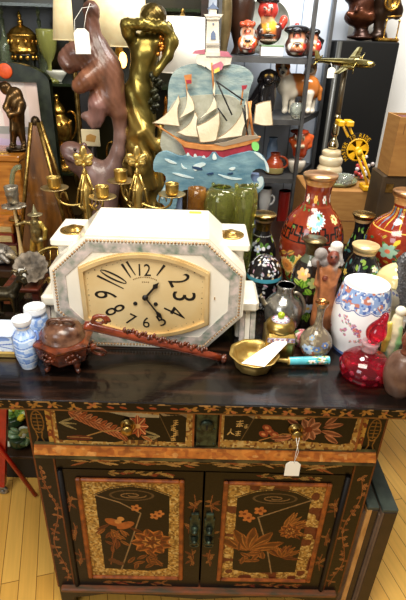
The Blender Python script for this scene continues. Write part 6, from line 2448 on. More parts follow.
# ------------------------------------------------------------------ pewter leaf dish on a block, bronze goat, grey animal
Y = 0.47
p = AY(30, 292, Y)
t = thing('wooden_block', 'low red brown wooden stand under the pewter leaf dish', 'stand', (p[0], Y, ZT))
zblk = AY(30, 288, Y - 0.04)[2]
zblk = max(zblk, ZT + 0.03)
xA, xB = AY(8, 292, Y)[0], AY(44, 292, Y)[0]
MB().box((xA, Y - 0.05, zblk - 0.014), (xB, Y + 0.07, zblk), 0.003).build('top', REDWOOD, t)
for xx in (xA + 0.012, xB - 0.012):
    for yy in (Y - 0.038, Y + 0.058):
        MB().box((xx - 0.01, yy - 0.01, ZT), (xx + 0.01, yy + 0.01, zblk - 0.014)).build('leg', REDWOOD, t)
c = np.array([AY(31, 274, Y)[0], Y + 0.012, zblk])
t = thing('pewter_leaf_dish', 'fluted pewter leaf dish tipped up on the red brown stand', 'dish', c)
DISH = mat('dull brown pewter', (112, 100, 86), (66, 58, 48), scale=60, rough=0.5, metal=0.35, bump=0.2)
R = rot_to((0.15, -0.75, 0.75))
mb = MB()
mb.lathe([(0.004, -0.012), (0.012, -0.006), (0.03, 0.0), (0.046, 0.012), (0.053, 0.022), (0.051, 0.023), (0.03, 0.006), (0, -0.002)], c + (0, 0.0, 0.040), 54, R, lobes=13, lobe=0.05)
mb.build('bowl', DISH, t)
MB().tube([c + (0, 0.0, 0.0), c + (0, 0.008, 0.034)], 0.012, 12).build('foot', PEWT, t)
price_tag('price_tag', 'small white paper tag hanging from the pewter leaf dish', tuple(AY(22.5, 278, Y - 0.085)), 0.022, 0.03, [AY(22.5, 272.5, Y - .085), AY(25, 267, Y - 0.05)], 0.05)

Y = 0.33
f = PX(Y, 14, 300)
GB = (62, 54, 38)
f.e((8, 299), (11, 7, 7.4), GB)
f.e((0, 299), (9, 7, 8), GB)
f.chain([(14, 296), (18, 290), (20.5, 284.5)], [6, 4.2, 3.2], GB)
f.chain([(20.5, 284.5, -0.004), (24, 285, -0.012), (26.5, 288, -0.016)], [3.6, 3, 2.0], GB)
f.chain([(21, 282), (22, 277.5), (26, 276.5), (28.5, 280)], [1.6, 1.5, 1.3, 0.9], (96, 84, 60))
f.chain([(19, 282, 0.012), (17.5, 277, 0.014), (14, 276, 0.014), (12, 279, 0.014)], [1.6, 1.5, 1.3, 0.9], (96, 84, 60))
f.c((18, 284, 0.014), (15.5, 286, 0.02), 1.4, 0.9, GB)
f.c((24.5, 289, -0.014), (25, 293, -0.014), 1.1, 0.6, GB)
for (xx, d, k2) in ((14, -0.014, 1), (17, 0.014, 0), (-3, -0.012, 0), (1, 0.016, 1)):
    f.chain([(xx, 302, d), (xx + 1, 310, d), (xx + 2.4, 318, d)], [3.4, 2.0, 1.5], GB)
    f.c((xx + 2.4, 319.5, d), (xx + 3.6, 320, d - .004), 1.8, 1.6, (40, 34, 26))
f.e((8, 322), (19, 10, 2.2), (48, 40, 28))
zz = AY(8, 324, Y)[2]
o = organic('bronze_goat_figurine', f.b, 0.0026, mat('dark patinated goat bronze', attr=True, c2=0.5, scale=50, rough=0.3, metal=0.8, bump=0.15))
o.location.z = ZT
tag(o, 'dark bronze horned goat figurine standing behind the blue and white vase', 'figurine')
f = PX(0.72, 4, 282)
GA = (130, 124, 116)
f.e((2, 280), (13, 9, 6.4), GA)
f.e((13, 284, -.01), (6, 6, 4.6), (150, 140, 124))
f.c((16, 286, -.02), (20, 288, -.02), 3.2, 2.2, (150, 134, 104))
f.c((10, 280, -.03), (9, 277, -.03), 1.6, 1.2, GA)
f.c((6, 286, -.04), (12, 292, -.05), 3, 2, GA)
f.e((2, 288), (14, 9, 4), GA)
o = organic('pewter_animal_figurine', f.b, 0.0026, mat('dull grey lead', attr=True, c2=0.4, scale=60, rough=0.4, metal=0.5, bump=0.3))
o.location.z = ZT
o.location.y = 0.72
tag(o, 'grey crouching pewter animal figurine beside the leaf dish at the table end', 'figurine')
# ------------------------------------------------------------------ grey metal shelving with its china
YF_, YB_ = 1.32, 1.66
pf = AY(304, 95, YF_)
xf = pf[0]
pbk = AY(326, 40, YB_)
pbk = AY(322, 90, YB_)
xb = pbk[0]
xl = -0.02 + 0.05
SH = [AY(290, 57.5, YF_)[2], AY(290, 119.5, YF_)[2], AY(280, 178, YF_)[2]]
SH.append(SH[2] - 0.30)
SH.append(0.2)
shf = thing('metal_shelf_unit', 'grey steel open shelf unit of china against the pale blue wall', 'shelf unit', ((xl + xf) / 2, 1.5, 0))
for z in SH:
    mb = MB()
    mb.prism([(xl, YF_), (xf, YF_), (xb, YB_), (xl, YB_)], z - 0.006, z - 0.002, 'z')
    mb.box((xl, YF_ - 0.003, z - 0.024), (xf, YF_, z - 0.002))
    mb.prism([(xf - 0.003, YF_), (xf, YF_), (xb, YB_), (xb - 0.003, YB_)], z - 0.024, z - 0.002, 'z')
    mb.box((xl, YB_ - 0.003, z - 0.024), (xb, YB_, z - 0.002))
    mb.build('shelf', STEEL, shf)
for x, y in ((xl, YF_), (xf, YF_), (xl, YB_), (xb, YB_)):
    mb = MB()
    s = 1 if x == xl else -1
    mb.box((x - (0.003 if s < 0 else -.003) , y - 0.012, 0), (x + s * -0.001 + (0.010 if s < 0 else -0.010), y + 0.022, 2.15))
    mb.build('post', STEEL, shf)

# tobys on the top shelf ------------------------------------------------------
z1 = SH[0]
ZL = lambda f, py: None


def settle(o, z):
    """stand a finished figure on a level"""
    vs = np.array([v.co[2] for v in o.data.vertices])
    o.location.z = z - vs.min()
    return o


BLK, SK, RD, YL, WH, OG = (22, 20, 22), (222, 150, 112), (182, 44, 34), (224, 160, 58), (236, 228, 214), (214, 110, 44)
Y = 1.43
# glass plate
c = AY(266, 26, 1.56)
u = mpp(c)
t = thing('glass_plate', 'large round pale glass plate standing on edge behind the tall character jug', 'plate', (c[0], 1.56, z1))
rr = min(26 * u, c[2] - z1)
c = np.array([c[0], 1.56, z1 + rr])
Rm = rot_to((0, -1, 0.12))
MB().lathe([(rr, 0.012), (rr * .98, 0.015), (rr * .7, 0.004), (0, 0.002), (0, -0.002), (rr * .72, 0), (rr, 0.009)], c, 60, Rm).build('plate', mat('pale grey green glass', (206, 212, 204), (176, 184, 176), scale=30, rough=0.12), t)
# white box with green top
c = AY(271, 52, Y)
u = mpp(c)
t = thing('white_box', 'small white box with a green lid on the steel shelf, under the tall character jug', 'box', (c[0], Y, z1))
hb = 8.4 * u
MB().box((c[0] - 11 * u, Y - 0.04, z1), (c[0] + 11 * u, Y + 0.04, z1 + hb), 0.002).build('body', mat('white card', (250, 249, 244)), t)
MB().box((c[0] - 11.2 * u, Y - 0.042, z1 + hb), (c[0] + 11.2 * u, Y + 0.042, z1 + hb + 0.006), 0.001).build('lid', mat('sage green card', (120, 148, 110), rough=0.6), t)


def toby(name, label, pxc, pyb, s, pal, Y, z, hatw=1.0, tall=1.0):
    """seated character jug: round body, face, tricorn hat, handle"""
    coat, waist, hat, hair = pal
    f = PX(Y, pxc, pyb)
    P = lambda dx, dy, dd=0: (pxc + dx * s, pyb + dy * s * tall, dd)
    f.e(P(0, -2), (9 * s, 8 * s, 2.4 * s), (60, 40, 30))
    f.e(P(0, -8), (9 * s, 8 * s, 7 * s * tall), coat)
    f.e(P(0, -8.5, -0.022 * s), (4.6 * s, 5 * s, 5.4 * s), waist)
    f.e(P(-7.5, -10, -0.012), (3.2 * s, 4 * s, 5.6 * s), coat)
    f.e(P(7.5, -10, -0.012), (3.2 * s, 4 * s, 5.6 * s), coat)
    f.e(P(-3.4, -8.5, -0.05 * s), (1.8 * s, 1.8 * s, 1.6 * s), SK)
    f.e(P(3.4, -8, -0.05 * s), (1.8 * s, 1.8 * s, 1.6 * s), SK)
    f.e(P(0, -14.5, -0.02 * s), (5 * s, 4 * s, 1.8 * s), WH)
    f.e(P(0, -19), (6.4 * s, 6.2 * s, 6 * s), SK)
    f.e(P(-5.6, -18.4, 0.004), (2.4 * s, 3.6 * s, 4.6 * s), hair)
    f.e(P(5.6, -18.4, 0.004), (2.4 * s, 3.6 * s, 4.6 * s), hair)
    f.e(P(0, -18.4, -0.032 * s), (1.4 * s, 1.6 * s, 1.8 * s), (214, 110, 84))
    f.e(P(-2.4, -20, -0.0295 * s), (1.0 * s, 0.8 * s, 0.8 * s), BLK)
    f.e(P(2.4, -20, -0.0295 * s), (1.0 * s, 0.8 * s, 0.8 * s), BLK)
    f.c(P(-2, -15.8, -0.029 * s), P(2, -15.8, -0.029 * s), 0.7 * s, 0.7 * s, RD)
    f.e(P(0, -25), (9.4 * s * hatw, 7.4 * s, 2.0 * s), hat)
    f.e(P(0, -26.5), (6.4 * s * hatw, 6 * s, 3.2 * s), hat)
    f.c(P(-6, -9, -0.03 * s), P(-3, -3.4, -0.038 * s), 1.6 * s, 1.4 * s, WH)
    f.c(P(6, -9, -0.03 * s), P(3.4, -3.4, -0.038 * s), 1.6 * s, 1.4 * s, RD)
    f.e(P(0, -11.6, -0.046 * s), (3.6 * s, 1.6 * s, 1.0 * s), BLK)
    f.e(P(0, -5, -0.04 * s), (7 * s, 3 * s, 0.9 * s), (96, 40, 30))
    for q in (-1, 1):
        f.e(P(q * 6.5, -25.6, -0.012), (3.4 * s * hatw, 4 * s, 2.6 * s), hat)
    f.e(P(0, -24.6, -0.036 * s), (3.0 * s * hatw, 2 * s, 1.6 * s), hat)
    f.chain([P(8, -20, 0.02), P(12, -16, 0.03), P(10, -8, 0.02)], [1.4 * s, 1.5 * s, 1.4 * s], hat)
    o = organic(name, f.b, 0.0042 * max(s, .8), GLAZE, cpow=5)
    settle(o, z)
    return o


# tall jug on the box
zq = z1 + hb + 0.006
f = PX(Y, 268, 40)
f.e((268, 43), (8.5, 8, 4), (70, 44, 36))
f.e((268, 36), (10, 9, 8), (160, 84, 40))
f.e((268, 31), (8.5, 9, 9), YL)
f.e((260, 35, -.01), (4, 5, 7), (40, 26, 26))
f.e((277, 35, -.01), (4.4, 5, 8), (60, 30, 28))
f.e((268, 38, -.05), (8, 3, 1.4), BLK)
f.e((268, 43, -.04), (9, 3, 1.2), (150, 130, 110))
f.e((268, 32.5, -.055), (3, 2.5, 2), (240, 200, 120))
f.e((267, 22, -.01), (6, 6, 5), (230, 180, 130))
f.e((268, 13), (10, 9.5, 9), (176, 52, 44))
f.e((268, 14.5, -.052), (2.2, 2.4, 2.4), (206, 84, 66))
for dx in (-3.6, 3.6):
    f.e((268 + dx, 11, -.05), (1.6, 1.3, 1.3), (240, 220, 200))
    f.e((268 + dx, 11, -.058), (.8, .7, .8), BLK)
f.c((264.5, 18.5, -.048), (271.5, 18.5, -.048), 1.0, 1.0, (110, 20, 20))
f.e((268, 3.6), (11.5, 9.5, 2.8), BLK)
f.e((268, 1.4), (8, 7.6, 3), BLK)
f.e((283.5, 23), (4, 4, 4.6), (196, 70, 50))
f.chain([(276, 31), (281, 29), (283.5, 25)], [3, 3, 3], RD)
o = settle(organic('character_jug', f.b, 0.0042, GLAZE, cpow=5), zq)
tag(o, 'tall character jug with a round red face and black hat, on the small white box', 'jug', 'character jugs on the top shelf')
o = toby('character_jug', '', 247.5, 55.5, 0.92, ((196, 96, 44), (226, 176, 104), (186, 76, 44), WH), 1.44, z1, 0.7, 1.3)
tag(o, 'orange and white clown like character jug beside the dark urn on the top shelf', 'jug', 'character jugs on the top shelf')
o = toby('character_jug', '', 297, 56, 1.12, ((60, 30, 24), (214, 168, 74), BLK, (30, 24, 24)), 1.39, z1, 1.2, 0.92)
tag(o, 'character jug with a wide black hat and yellow collar beside the white box', 'jug', 'character jugs on the top shelf')
mb = MB().color(RD)
p = AY(297, 24.5, 1.39)
mb.ball((p[0], 1.39, o.location.z + o.dimensions.z * .98), 0.010, 2)
kn = mb.build('red_knob', GLAZE, None)
kn.parent = o
kn.location = kn.location - o.location
o = toby('character_jug', '', 320.5, 56, 0.95, (RD, YL, BLK, (30, 24, 24)), 1.50, z1, 1.0, 1.0)
tag(o, 'character jug in yellow and red at the post end of the top shelf', 'jug', 'character jugs on the top shelf')
dxm = xb - 0.05 - (o.location.x + o.dimensions.x / 2)
o.location.x += min(0, dxm)
# dark urn and slim jar at the other end of the top shelf
Y = 1.56
x, pr = prof_px(240, 30, Y, [(-16, 9), (-8, 12), (2, 13.5), (14, 13), (26, 11), (38, 7.5), (46, 5.4), (50, 6.4), (56, 8)], z1)
t = thing('dark_brown_urn', 'tall dark brown urn tapering to a narrow foot on the top steel shelf', 'urn', (x, Y, z1))
mb = MB()
mb.lathe(resample(pr, 50)[::-1], (x, Y, 0), 40)
inside(mb, pr[0][0], pr[0][1], 0.05, at=(x, Y))
mb.build('body', mat('dark brown glaze', (58, 36, 24), (36, 22, 16), scale=10, rough=0.28), t)
x, pr = prof_px(224, 30, 1.41, [(-16, 5), (-4, 6.5), (12, 7.4), (28, 7), (42, 5), (50, 4), (56, 5)], z1)
t = thing('slim_bronze_vase', 'slim olive bronze vase between the lighthouse and the dark urn', 'vase', (x, 1.41, z1))
mb = MB()
mb.lathe(resample(pr, 40)[::-1], (x, 1.41, 0), 32)
inside(mb, pr[0][0], pr[0][1], 0.05, at=(x, 1.41))
mb.build('body', mat('olive bronze', (120, 104, 70), (84, 72, 44), scale=20, rough=0.35, metal=0.5), t)

# dogs on the second shelf ------------------------------------------------------
z2 = SH[1]
Y = 1.52
f = PX(Y, 285, 90)
RB, WT = (184, 108, 46), (232, 224, 206)
f.e((281, 76, -0.03), (7.4, 7.4, 7.4), RB)
f.c((281, 76, -0.05), (281, 79.5, -0.085), 4, 2.6, WT)
f.e((281, 78.0, -0.103), (2.0, 1.6, 1.6), BLK)
f.e((281, 71, -0.058), (1.5, 2.0, 3.6), WT)
for s in (-1, 1):
    f.c((281 + s * 5.4, 72, -.025), (281 + s * 6.6, 66.5, -.03), 2.6, 1.2, RB)
    f.e((281 + s * 3.2, 73.6, -.066), (1.5, 1.3, 1.5), BLK)
    f.e((281 + s * 4.4, 76.5, -.052), (2.6, 2.4, 3.2), RB)
f.chain([(282, 82, -.02), (285, 92, -.02)], [8, 10.5], WT)
f.chain([(286, 90, 0), (298, 91, 0), (309, 92, 0)], [11, 11, 10.5], RB)
f.e((312, 95), (8, 9, 11), RB)
f.e((289, 97, -.015), (9, 9, 9), WT)
for xx, d in ((284, -.035), (291, -.005), (309, -.03), (313, .02)):
    f.chain([(xx, 100, d), (xx - .5, 110, d), (xx - 1, 118, d)], [4.6 if xx < 300 else 5.2, 3, 2.6], WT)
    f.c((xx - 1, 118.5, d), (xx - 2, 119, d - .012), 2.8, 2.4, WT)
f.chain([(316, 90, .0), (320, 96, .0), (320, 106, .0)], [3.2, 3.2, 2.2], RB)
o = settle(organic('collie_figurine', f.b, 0.0036, GLAZE, cpow=5), z2)
o.scale = (0.93,) * 3
tag(o, 'brown and white china collie dog standing on the second shelf facing the front', 'figurine', 'china dogs on the second shelf')
f = PX(1.605, 310, 80)
f.e((311, 70, -.02), (7, 7, 7.4), (206, 160, 110))
f.c((311, 72, -.04), (311, 74, -.075), 3.6, 2.4, WT)
f.e((311, 73.4, -.084), (1.4, 1.1, 1.1), BLK)
f.e((311, 67, -.04), (2, 2, 4.4), WT)
for s in (-1, 1):
    f.c((311 + s * 5, 66, -.015), (311 + s * 6, 61, -.02), 2.4, 1.1, (120, 70, 40))
    f.e((311 + s * 2.8, 69, -.055), (1.1, .9, 1), BLK)
f.chain([(309, 76, -.01), (307, 90, 0), (306, 104, 0)], [7, 8, 8], WT)
f.e((305, 112), (11, 8, 8), (190, 130, 80))
o = settle(organic('seated_dog_figurine', f.b, 0.0048, GLAZE, cpow=4), z2)
o.scale = (0.84,) * 3
tag(o, 'china dog with a tan and white face sitting behind the collie near the steel post', 'figurine', 'china dogs on the second shelf')
o.location.x += min(0, xb - 0.03 - (o.location.x + o.dimensions.x / 2))
f = PX(1.40, 256, 100)
KB = (22, 20, 22)
f.e((268, 87, -.02), (8, 8, 7.4), KB)
f.c((268, 89, -.04), (267, 91, -.085), 4.4, 3.2, KB)
for s in (-1, 1):
    f.chain([(268 + s * 6.4, 84, -.015), (268 + s * 8.2, 90, -.015), (268 + s * 7.6, 95, -.012)], [2.4, 3, 2], (14, 12, 14))
    f.e((268 + s * 3, 85.6, -.058), (1.1, 1, 1), (150, 120, 60))
f.e((267, 90.2, -.105), (1.4, 1, 1), (60, 56, 56))
f.chain([(267, 93, 0), (264, 104, 0.01), (258, 113, 0.02)], [8.4, 11, 11], KB)
f.chain([(270, 98, -.03), (270.5, 110, -.035), (270, 118, -.04)], [4, 3.4, 3.2], KB)
f.chain([(263, 98, -.04), (262, 110, -.045), (261, 118, -.05)], [4, 3.4, 3.2], KB)
f.e((254, 114, .02), (9, 9, 6.4), KB)
f.chain([(247, 118, .03), (243, 118, .03)], [3, 2], KB)
o = settle(organic('black_dog_figurine', f.b, 0.0045, GLAZE), z2)
tag(o, 'shiny black china dog sitting on the second shelf behind the ship sails', 'figurine', 'china dogs on the second shelf')
x, pr = prof_px(297, 108, 1.36, [(103, 5), (106, 6.4), (110, 7), (114, 6), (118, 3), (120, 4)], z2)
t = thing('cut_glass_bowl', 'small cut glass bowl in front of the collie on the second shelf', 'bowl', (x, 1.36, z2))
MB().lathe(pr[::-1] + [(max(r - .006, .004), z) for r, z in pr[:4]] + [(0, pr[3][1])], (x, 1.36, 0), 24, lobes=12, lobe=0.03).build('bowl', mat('clear cut glass', (220, 226, 216), rough=0.05, trans=0.75, ior=1.45), t)

# third shelf ------------------------------------------------------
z3 = SH[2]


def jug(name, label, px, Y, rows, col, z, handle=True, cat='jug', band=None, sp=1):
    x, pr = prof_px(px, rows[0][0], Y, rows, z)
    t = thing(name, label, cat, (x, Y, z))
    mb = MB().color(col)
    mb.lathe(resample(pr, 40)[::-1], (x, Y, 0), 36)
    inside(mb, pr[0][0], pr[0][1], 0.04, at=(x, Y))
    b = mb.build('body', GLAZE, t)
    if band:
        i = len(pr) // 2 + 1
        P = resample(pr, 60)
        zlo, zhi = pr[-2][1], pr[i][1] + 0.004
        Q = [(r + 0.0012, zz) for r, zz in P if zlo - 0.001 <= zz <= zhi]
        MB().color(band).lathe(Q[::-1], (x, Y, 0), 36).build('painted_band', GLAZE, b)
    if handle:
        a = np.array([x + sp * pr[1][0] * .9, Y - .01, pr[1][1] - 0.004])
        e = np.array([x + sp * pr[-3][0] * .95, Y - .01, pr[-3][1]])
        w = pr[-3][0] * .9
        MB().color(col).tube(bez(a, a + (sp * w, -.005, 0.004), e + (sp * w * .8, -.005, 0.01), e, 16), 0.0055, 8).build('handle', GLAZE, t)
    return t


jug('pottery_jug', 'rust red pottery jug with a tan band and loop handle on the third shelf', 275.5, 1.41, [(153, 5), (155, 4.2), (158, 5.4), (162, 8.4), (167, 9.4), (172, 9), (177, 7)], (150, 62, 34), z3, band=(140, 126, 78))
jug('blue_pottery_vase', 'small powder blue pottery vase with two ears behind the rust red jug', 273.5, 1.56, [(137.5, 4.6), (140, 3.8), (144, 4.8), (150, 5.6), (158, 5.2), (168, 4.4)], (132, 160, 196), z3, handle=False, cat='vase')
# pale bowl with the orange face jug standing on it
x, pr = prof_px(296, 166, 1.44, [(160, 8), (162, 9.2), (166, 8.6), (171, 6), (176, 5)], z3)
t = thing('pale_pottery_pot', 'squat pale pottery pot on the third shelf under the orange face jug', 'pot', (x, 1.44, z3))
mb = MB().color((214, 206, 190))
mb.lathe(resample([(pr[0][0] * .3, pr[0][1] + .003)] + pr, 30)[::-1], (x, 1.44, 0), 32)
mb.build('body', GLAZE, t)
f = PX(1.44, 299, 150)
F1, F2 = (196, 84, 36), (150, 52, 24)
f.e((298.5, 150), (9, 8, 8.8), F1)
f.c((298.5, 156), (298.5, 160), 7.4, 7.2, F2)
f.e((298.5, 139.5), (9.2, 8.4, 2.4), F2)
f.e((298.5, 149.5, -.04), (2, 2.4, 2.6), (216, 110, 56))
for s in (-1, 1):
    f.e((298.5 + s * 3.6, 146.5, -.037), (1.6, 1.4, 1.4), (240, 220, 180))
    f.e((298.5 + s * 3.6, 146.5, -.044), (.8, .8, .8), BLK)
    f.c((298.5 + s * 2.4, 144, -.04), (298.5 + s * 5.6, 143.2, -.036), .8, .8, (90, 30, 16))
    f.e((298.5 + s * 8.8, 148, -.005), (2, 2.4, 3), F1)
f.c((295, 154.4, -.038), (302, 154.4, -.038), 1.2, 1.2, (240, 226, 190))
f.chain([(306, 142), (311, 145), (309, 154), (306, 156)], [1.6, 1.7, 1.7, 1.5], F1)
o = settle(organic('face_jug', f.b, 0.0042, GLAZE, cpow=5), pr[0][1] + 0.003)
tag(o, 'orange brown pottery face jug with wide eyes on top of the pale pot', 'jug')
# mugs on the shelf below
z4 = SH[3]
jug('white_cup', 'white china cup on the lowest visible shelf beside the black cloisonne vase', 266, 1.42, [(188, 6.4), (194, 6.2), (204, 5.6), (212, 4.2), (216, 4)], (226, 228, 230), z4, cat='cup')
jug('red_mug', 'small dark red mug with a pale rim on the lowest visible shelf', 285.5, 1.42, [(191, 6.4), (196, 6.2), (204, 6.0), (212, 5.8), (216, 5.6)], (126, 30, 26), z4, cat='mug')

# ------------------------------------------------------------------ black plinth with bust and gilt clock
Y = 1.50
a, b = AY(341.5, 39, Y), AY(400, 43.5, Y)
zp = (a[2] + b[2]) / 2
pl = thing('black_plinth', 'tall black plinth carrying a dark bust and a gilt clock', 'plinth', ((a[0] + b[0]) / 2, Y + .1, 0))
PLB = mat('black plinth paint', (9, 9, 8), rough=0.75, spec=0.25)
MB().box((a[0], Y, 0), (b[0], Y + 0.22, zp), 0.006).build('column', PLB, pl)
MB().tube([(a[0] - 0.006, Y - 0.004, 0.0), (a[0] - 0.006, Y - 0.004, zp - 0.004)], 0.012, 12).build('edge_moulding', mat('dark grey edge', (60, 60, 56), rough=0.35), pl)
f = PX(Y + 0.115, 362, 20)
M1, M2 = (76, 42, 28), (52, 30, 22)
f.e((361, 36), (8, 9, 4), M2)
f.c((361, 34), (361, 26), 7, 6, M2)
f.e((360, 19), (16, 12, 9), M1)
f.e((361, 6), (12, 12, 11), M1)
f.e((356, -4), (13, 12, 9), M2)
f.e((372, 14, 0.02), (6, 8, 10), M2)
f.c((357, 9, -.075), (356, 12, -.085), 2.4, 2, M1)
f.c((351, 17, -.05), (371, 20, -.05), 3, 3, (100, 58, 36))
for k in range(8):
    f.e((348 + k * 3.4, 15 + 2 * sin(k * 1.3), -.06), (2.2, 2, 2.2), (96, 54, 34))
f.e((361, 39), (15, 11, 2.4), M2)
o = settle(organic('bronze_bust', f.b, 0.0052, mat('red brown bronze', attr=True, c2=0.4, scale=30, rough=0.3, metal=0.6, bump=0.2)), zp)
tag(o, 'dark red brown bust with a ruffled collar on the black plinth', 'bust')
# gilt clock figure
Y2 = Y + 0.08
c = AY(386, 38, Y2)
u = mpp(c)
t = thing('figural_clock', 'dark figural clock with a round gilt dial and gold pillars on the black plinth', 'clock', (c[0], Y2, zp))
Z = lambda py: zp + (41.5 - py) * u
mb = MB()
mb.box((c[0] - 11 * u, Y2 - 0.05, zp), (c[0] + 10 * u, Y2 + 0.05, zp + 3.4 * u), 0.006)
mb.build('gilt_base', GILT, t)
f = PX(Y2 + 0.02, 382, 10)
f.chain([(380, 40), (379, 26), (382, 12), (386, 0), (388, -10)], [7, 5, 8, 11, 8], (48, 34, 24))
f.e((390, 6), (11, 6, 12), (56, 38, 26))
f.e((398, 12, 0), (5, 5, 7), (48, 34, 24))
f.e((378, 36), (9, 8, 5), (44, 30, 22))
organic('dark_figure', f.b, 0.005, mat('red brown bronze'), t)
dc_ = np.array([AY(388, 8, Y2)[0], Y2 - 0.035, Z(8)])
mb = MB()
mb.lathe([(7.4 * u, 0), (7.6 * u, 0.01), (6.0 * u, 0.014), (5.8 * u, 0.008)], dc_, 36, rot_to((0, -1, 0)))
mb.build('dial_rim', GILT, t)
mb = MB()
mb.lathe([(6 * u, 0.006), (0, 0.007)], dc_, 36, rot_to((0, -1, 0)))
mb.build('clock_face', mat('pale cream dial', (222, 206, 150), rough=0.4), t)
mb = MB()
for k in range(12):
    a_ = k * PI / 6
    mb.box(dc_ + (4.6 * u * sin(a_) - .0022, -0.0085, 4.6 * u * cos(a_) - .0022), dc_ + (4.6 * u * sin(a_) + .0022, -0.0075, 4.6 * u * cos(a_) + .0022))
mb.tube([dc_ + (0, -0.009, 0), dc_ + (-.4 * u, -0.009, 3.6 * u)], 0.0015, 6)
mb.tube([dc_ + (0, -0.009, 0), dc_ + (1.6 * u, -0.009, -1.6 * u)], 0.0015, 6)
mb.build('hour_marking', mat('black ink', (20, 18, 14), rough=0.6), t)
for dx in (-5, 7.5):
    xx = c[0] + dx * u
    mb = MB()
    mb.lathe(resample([(1.6 * u, zp + 3.2 * u), (0.8 * u, zp + 5 * u), (0.7 * u, zp + 16 * u), (1.3 * u, zp + 18 * u), (0, zp + 20 * u)], 20), (xx, Y2 - 0.035, 0), 14)
    mb.build('gilt_pillar', GILT, t)
MB().tube([(c[0] - 5 * u, Y2 - .035, Z(20)), (c[0] + 9 * u, Y2 - .035, Z(19))], 0.0028, 8).build('balance_beam', GILT, t)

# ------------------------------------------------------------------ cartons on the back table
Yb = 1.02
zq = AY(340, 190.5, Yb)[2]
cx0, cx1 = AY(303, 215, Yb)[0], AY(383, 200, Yb)[0]
t = thing('cardboard_carton', 'tan cardboard carton behind the vases, with a glass dish and bicycle crank on top', 'carton', ((cx0 + cx1) / 2, Yb + .1, ZT))
bxx = t
CX0, CX1 = cx0, cx1
MB().box((CX0, Yb, ZT), (CX1, Yb + 0.24, zq), 0.004).build('box', CARD, t)
MB().box((CX0 + 0.002, Yb - 0.0008, ZT + (zq - ZT) * .44), (CX1 - .002, Yb, ZT + (zq - ZT) * .46)).build('crease', mat('dark cardboard crease', (112, 72, 38), rough=0.8), t)
# right carton on a dark box
Y3 = 0.78
px0 = AY(393.5, 150, Y3)[0]
zc0, zc1 = AY(392, 176, Y3)[2], AY(397, 117, Y3)[2]
t = thing('dark_wooden_case', 'dark brown wooden case on the back table under the brown carton', 'case', (px0 + 0.1, Y3 + .1, ZT))
MB().box((px0 - 0.012, Y3 + 0.01, ZT), (px0 + 0.30, Y3 + 0.14, zc0 - 0.002), 0.004).build('body', mat('dull brown board', (66, 50, 30), (48, 36, 22), scale=14, rough=0.6), t)
MB().box((px0 + 0.005, Y3 + 0.006, zc0 - 0.06), (px0 + 0.03, Y3 + 0.01, zc0 - 0.03)).build('clasp', OLDBR, t)
t = thing('open_carton', 'brown cardboard carton on the dark wooden case at the edge of the back table', 'carton', (px0 + 0.1, Y3 + .1, zc0))
mb = MB()
X0, X1, YA, YB2 = px0, px0 + 0.26, Y3 + 0.0, Y3 + 0.12
wl = 0.006
mb.box((X0, YA, zc0), (X1, YA + wl, zc1)).box((X0, YB2 - wl, zc0), (X1, YB2, zc1)).box((X0, YA + wl, zc0), (X0 + wl, YB2 - wl, zc1)).box((X1 - wl, YA + wl, zc0), (X1, YB2 - wl, zc1)).box((X0 + wl, YA + wl, zc0), (X1 - wl, YB2 - wl, zc0 + wl))
mb.build('box', CARD, t)
MB().box((X0 + .02, YA - 0.0008, zc1 - 0.055), (X0 + .022, YA, zc1 - 0.02)).build('crease', mat('dark cardboard crease'), t)
t = thing('red_book', 'dark red book lying inside the open brown carton', 'book', ((X0 + X1) / 2, (YA + YB2) / 2, zc0 + wl))
MB().box((X0 + 0.02, YA + 0.02, zc0 + wl), (X1 - .03, YB2 - .02, zc1 - 0.004), 0.004).build('cover', mat('dark red cloth', (84, 20, 18), rough=0.5), t)
MB().box((X0 + 0.024, YA + 0.018, zc0 + wl + .004), (X1 - .034, YA + .02, zc1 - 0.008)).build('page_block', mat('old paper'), t)

# ------------------------------------------------------------------ airplane stand with onyx foot
Y = 1.155
c0 = AY(330, 172, Y)
Bx = AY(334, 140, Y)[0]
st = thing('airplane_stand', 'chrome airplane model on a tall pole with a stacked onyx foot on the tan carton', 'model airplane', (Bx, Y, zq))
u = mpp((Bx, Y, 1.25))
ONX = mat('banded cream onyx', (196, 172, 130), (226, 212, 178), scale=14, rough=0.2, coat=0.4, stretch=(1, 1, 4))
Z = lambda py: AY(332, py, Y)[2]
mb = MB()
hz = Z(149) - zq
mb.lathe(resample([(11 * u, zq + 0.006), (12.4 * u, zq + hz * .25), (12.4 * u, zq + hz * .42), (10.5 * u, zq + hz * .52)], 20), (Bx, Y, 0), 44)
mb.lathe(resample([(10.5 * u, zq + hz * .52), (11.6 * u, zq + hz * .64), (11.4 * u, zq + hz * .74), (9.5 * u, zq + hz * .8)], 16), (Bx, Y, 0), 44)
mb.lathe(resample([(9 * u, zq + hz * .8), (9.8 * u, zq + hz * .88), (9 * u, zq + hz * .96), (4 * u, zq + hz)], 16), (Bx, Y, 0), 44)
mb.build('onyx_foot', ONX, st)
mb = MB()
zc_ = zq + hz
zp_ = AY(344, 66, Y)[2]
mb.lathe(resample([(2.5 * u, zc_), (5 * u, zc_ + 2 * u), (4.6 * u, zc_ + 6 * u), (2.2 * u, zc_ + 11 * u), (3.4 * u, zc_ + 15 * u), (3.2 * u, zc_ + 22 * u), (2.0 * u, zc_ + 27 * u), (3 * u, zc_ + 30 * u), (1.9 * u, zc_ + 33 * u)], 50), (Bx, Y, 0), 28)
mb.build('chrome_baluster', CHROME, st)
MB().tube([(Bx, Y, zc_ + 32 * u), (Bx, Y, zp_)], 2.6 * u, 14).build('pole', mat('brushed grey pole', (120, 110, 92), (98, 88, 72), scale=30, rough=0.35, metal=0.7), st)
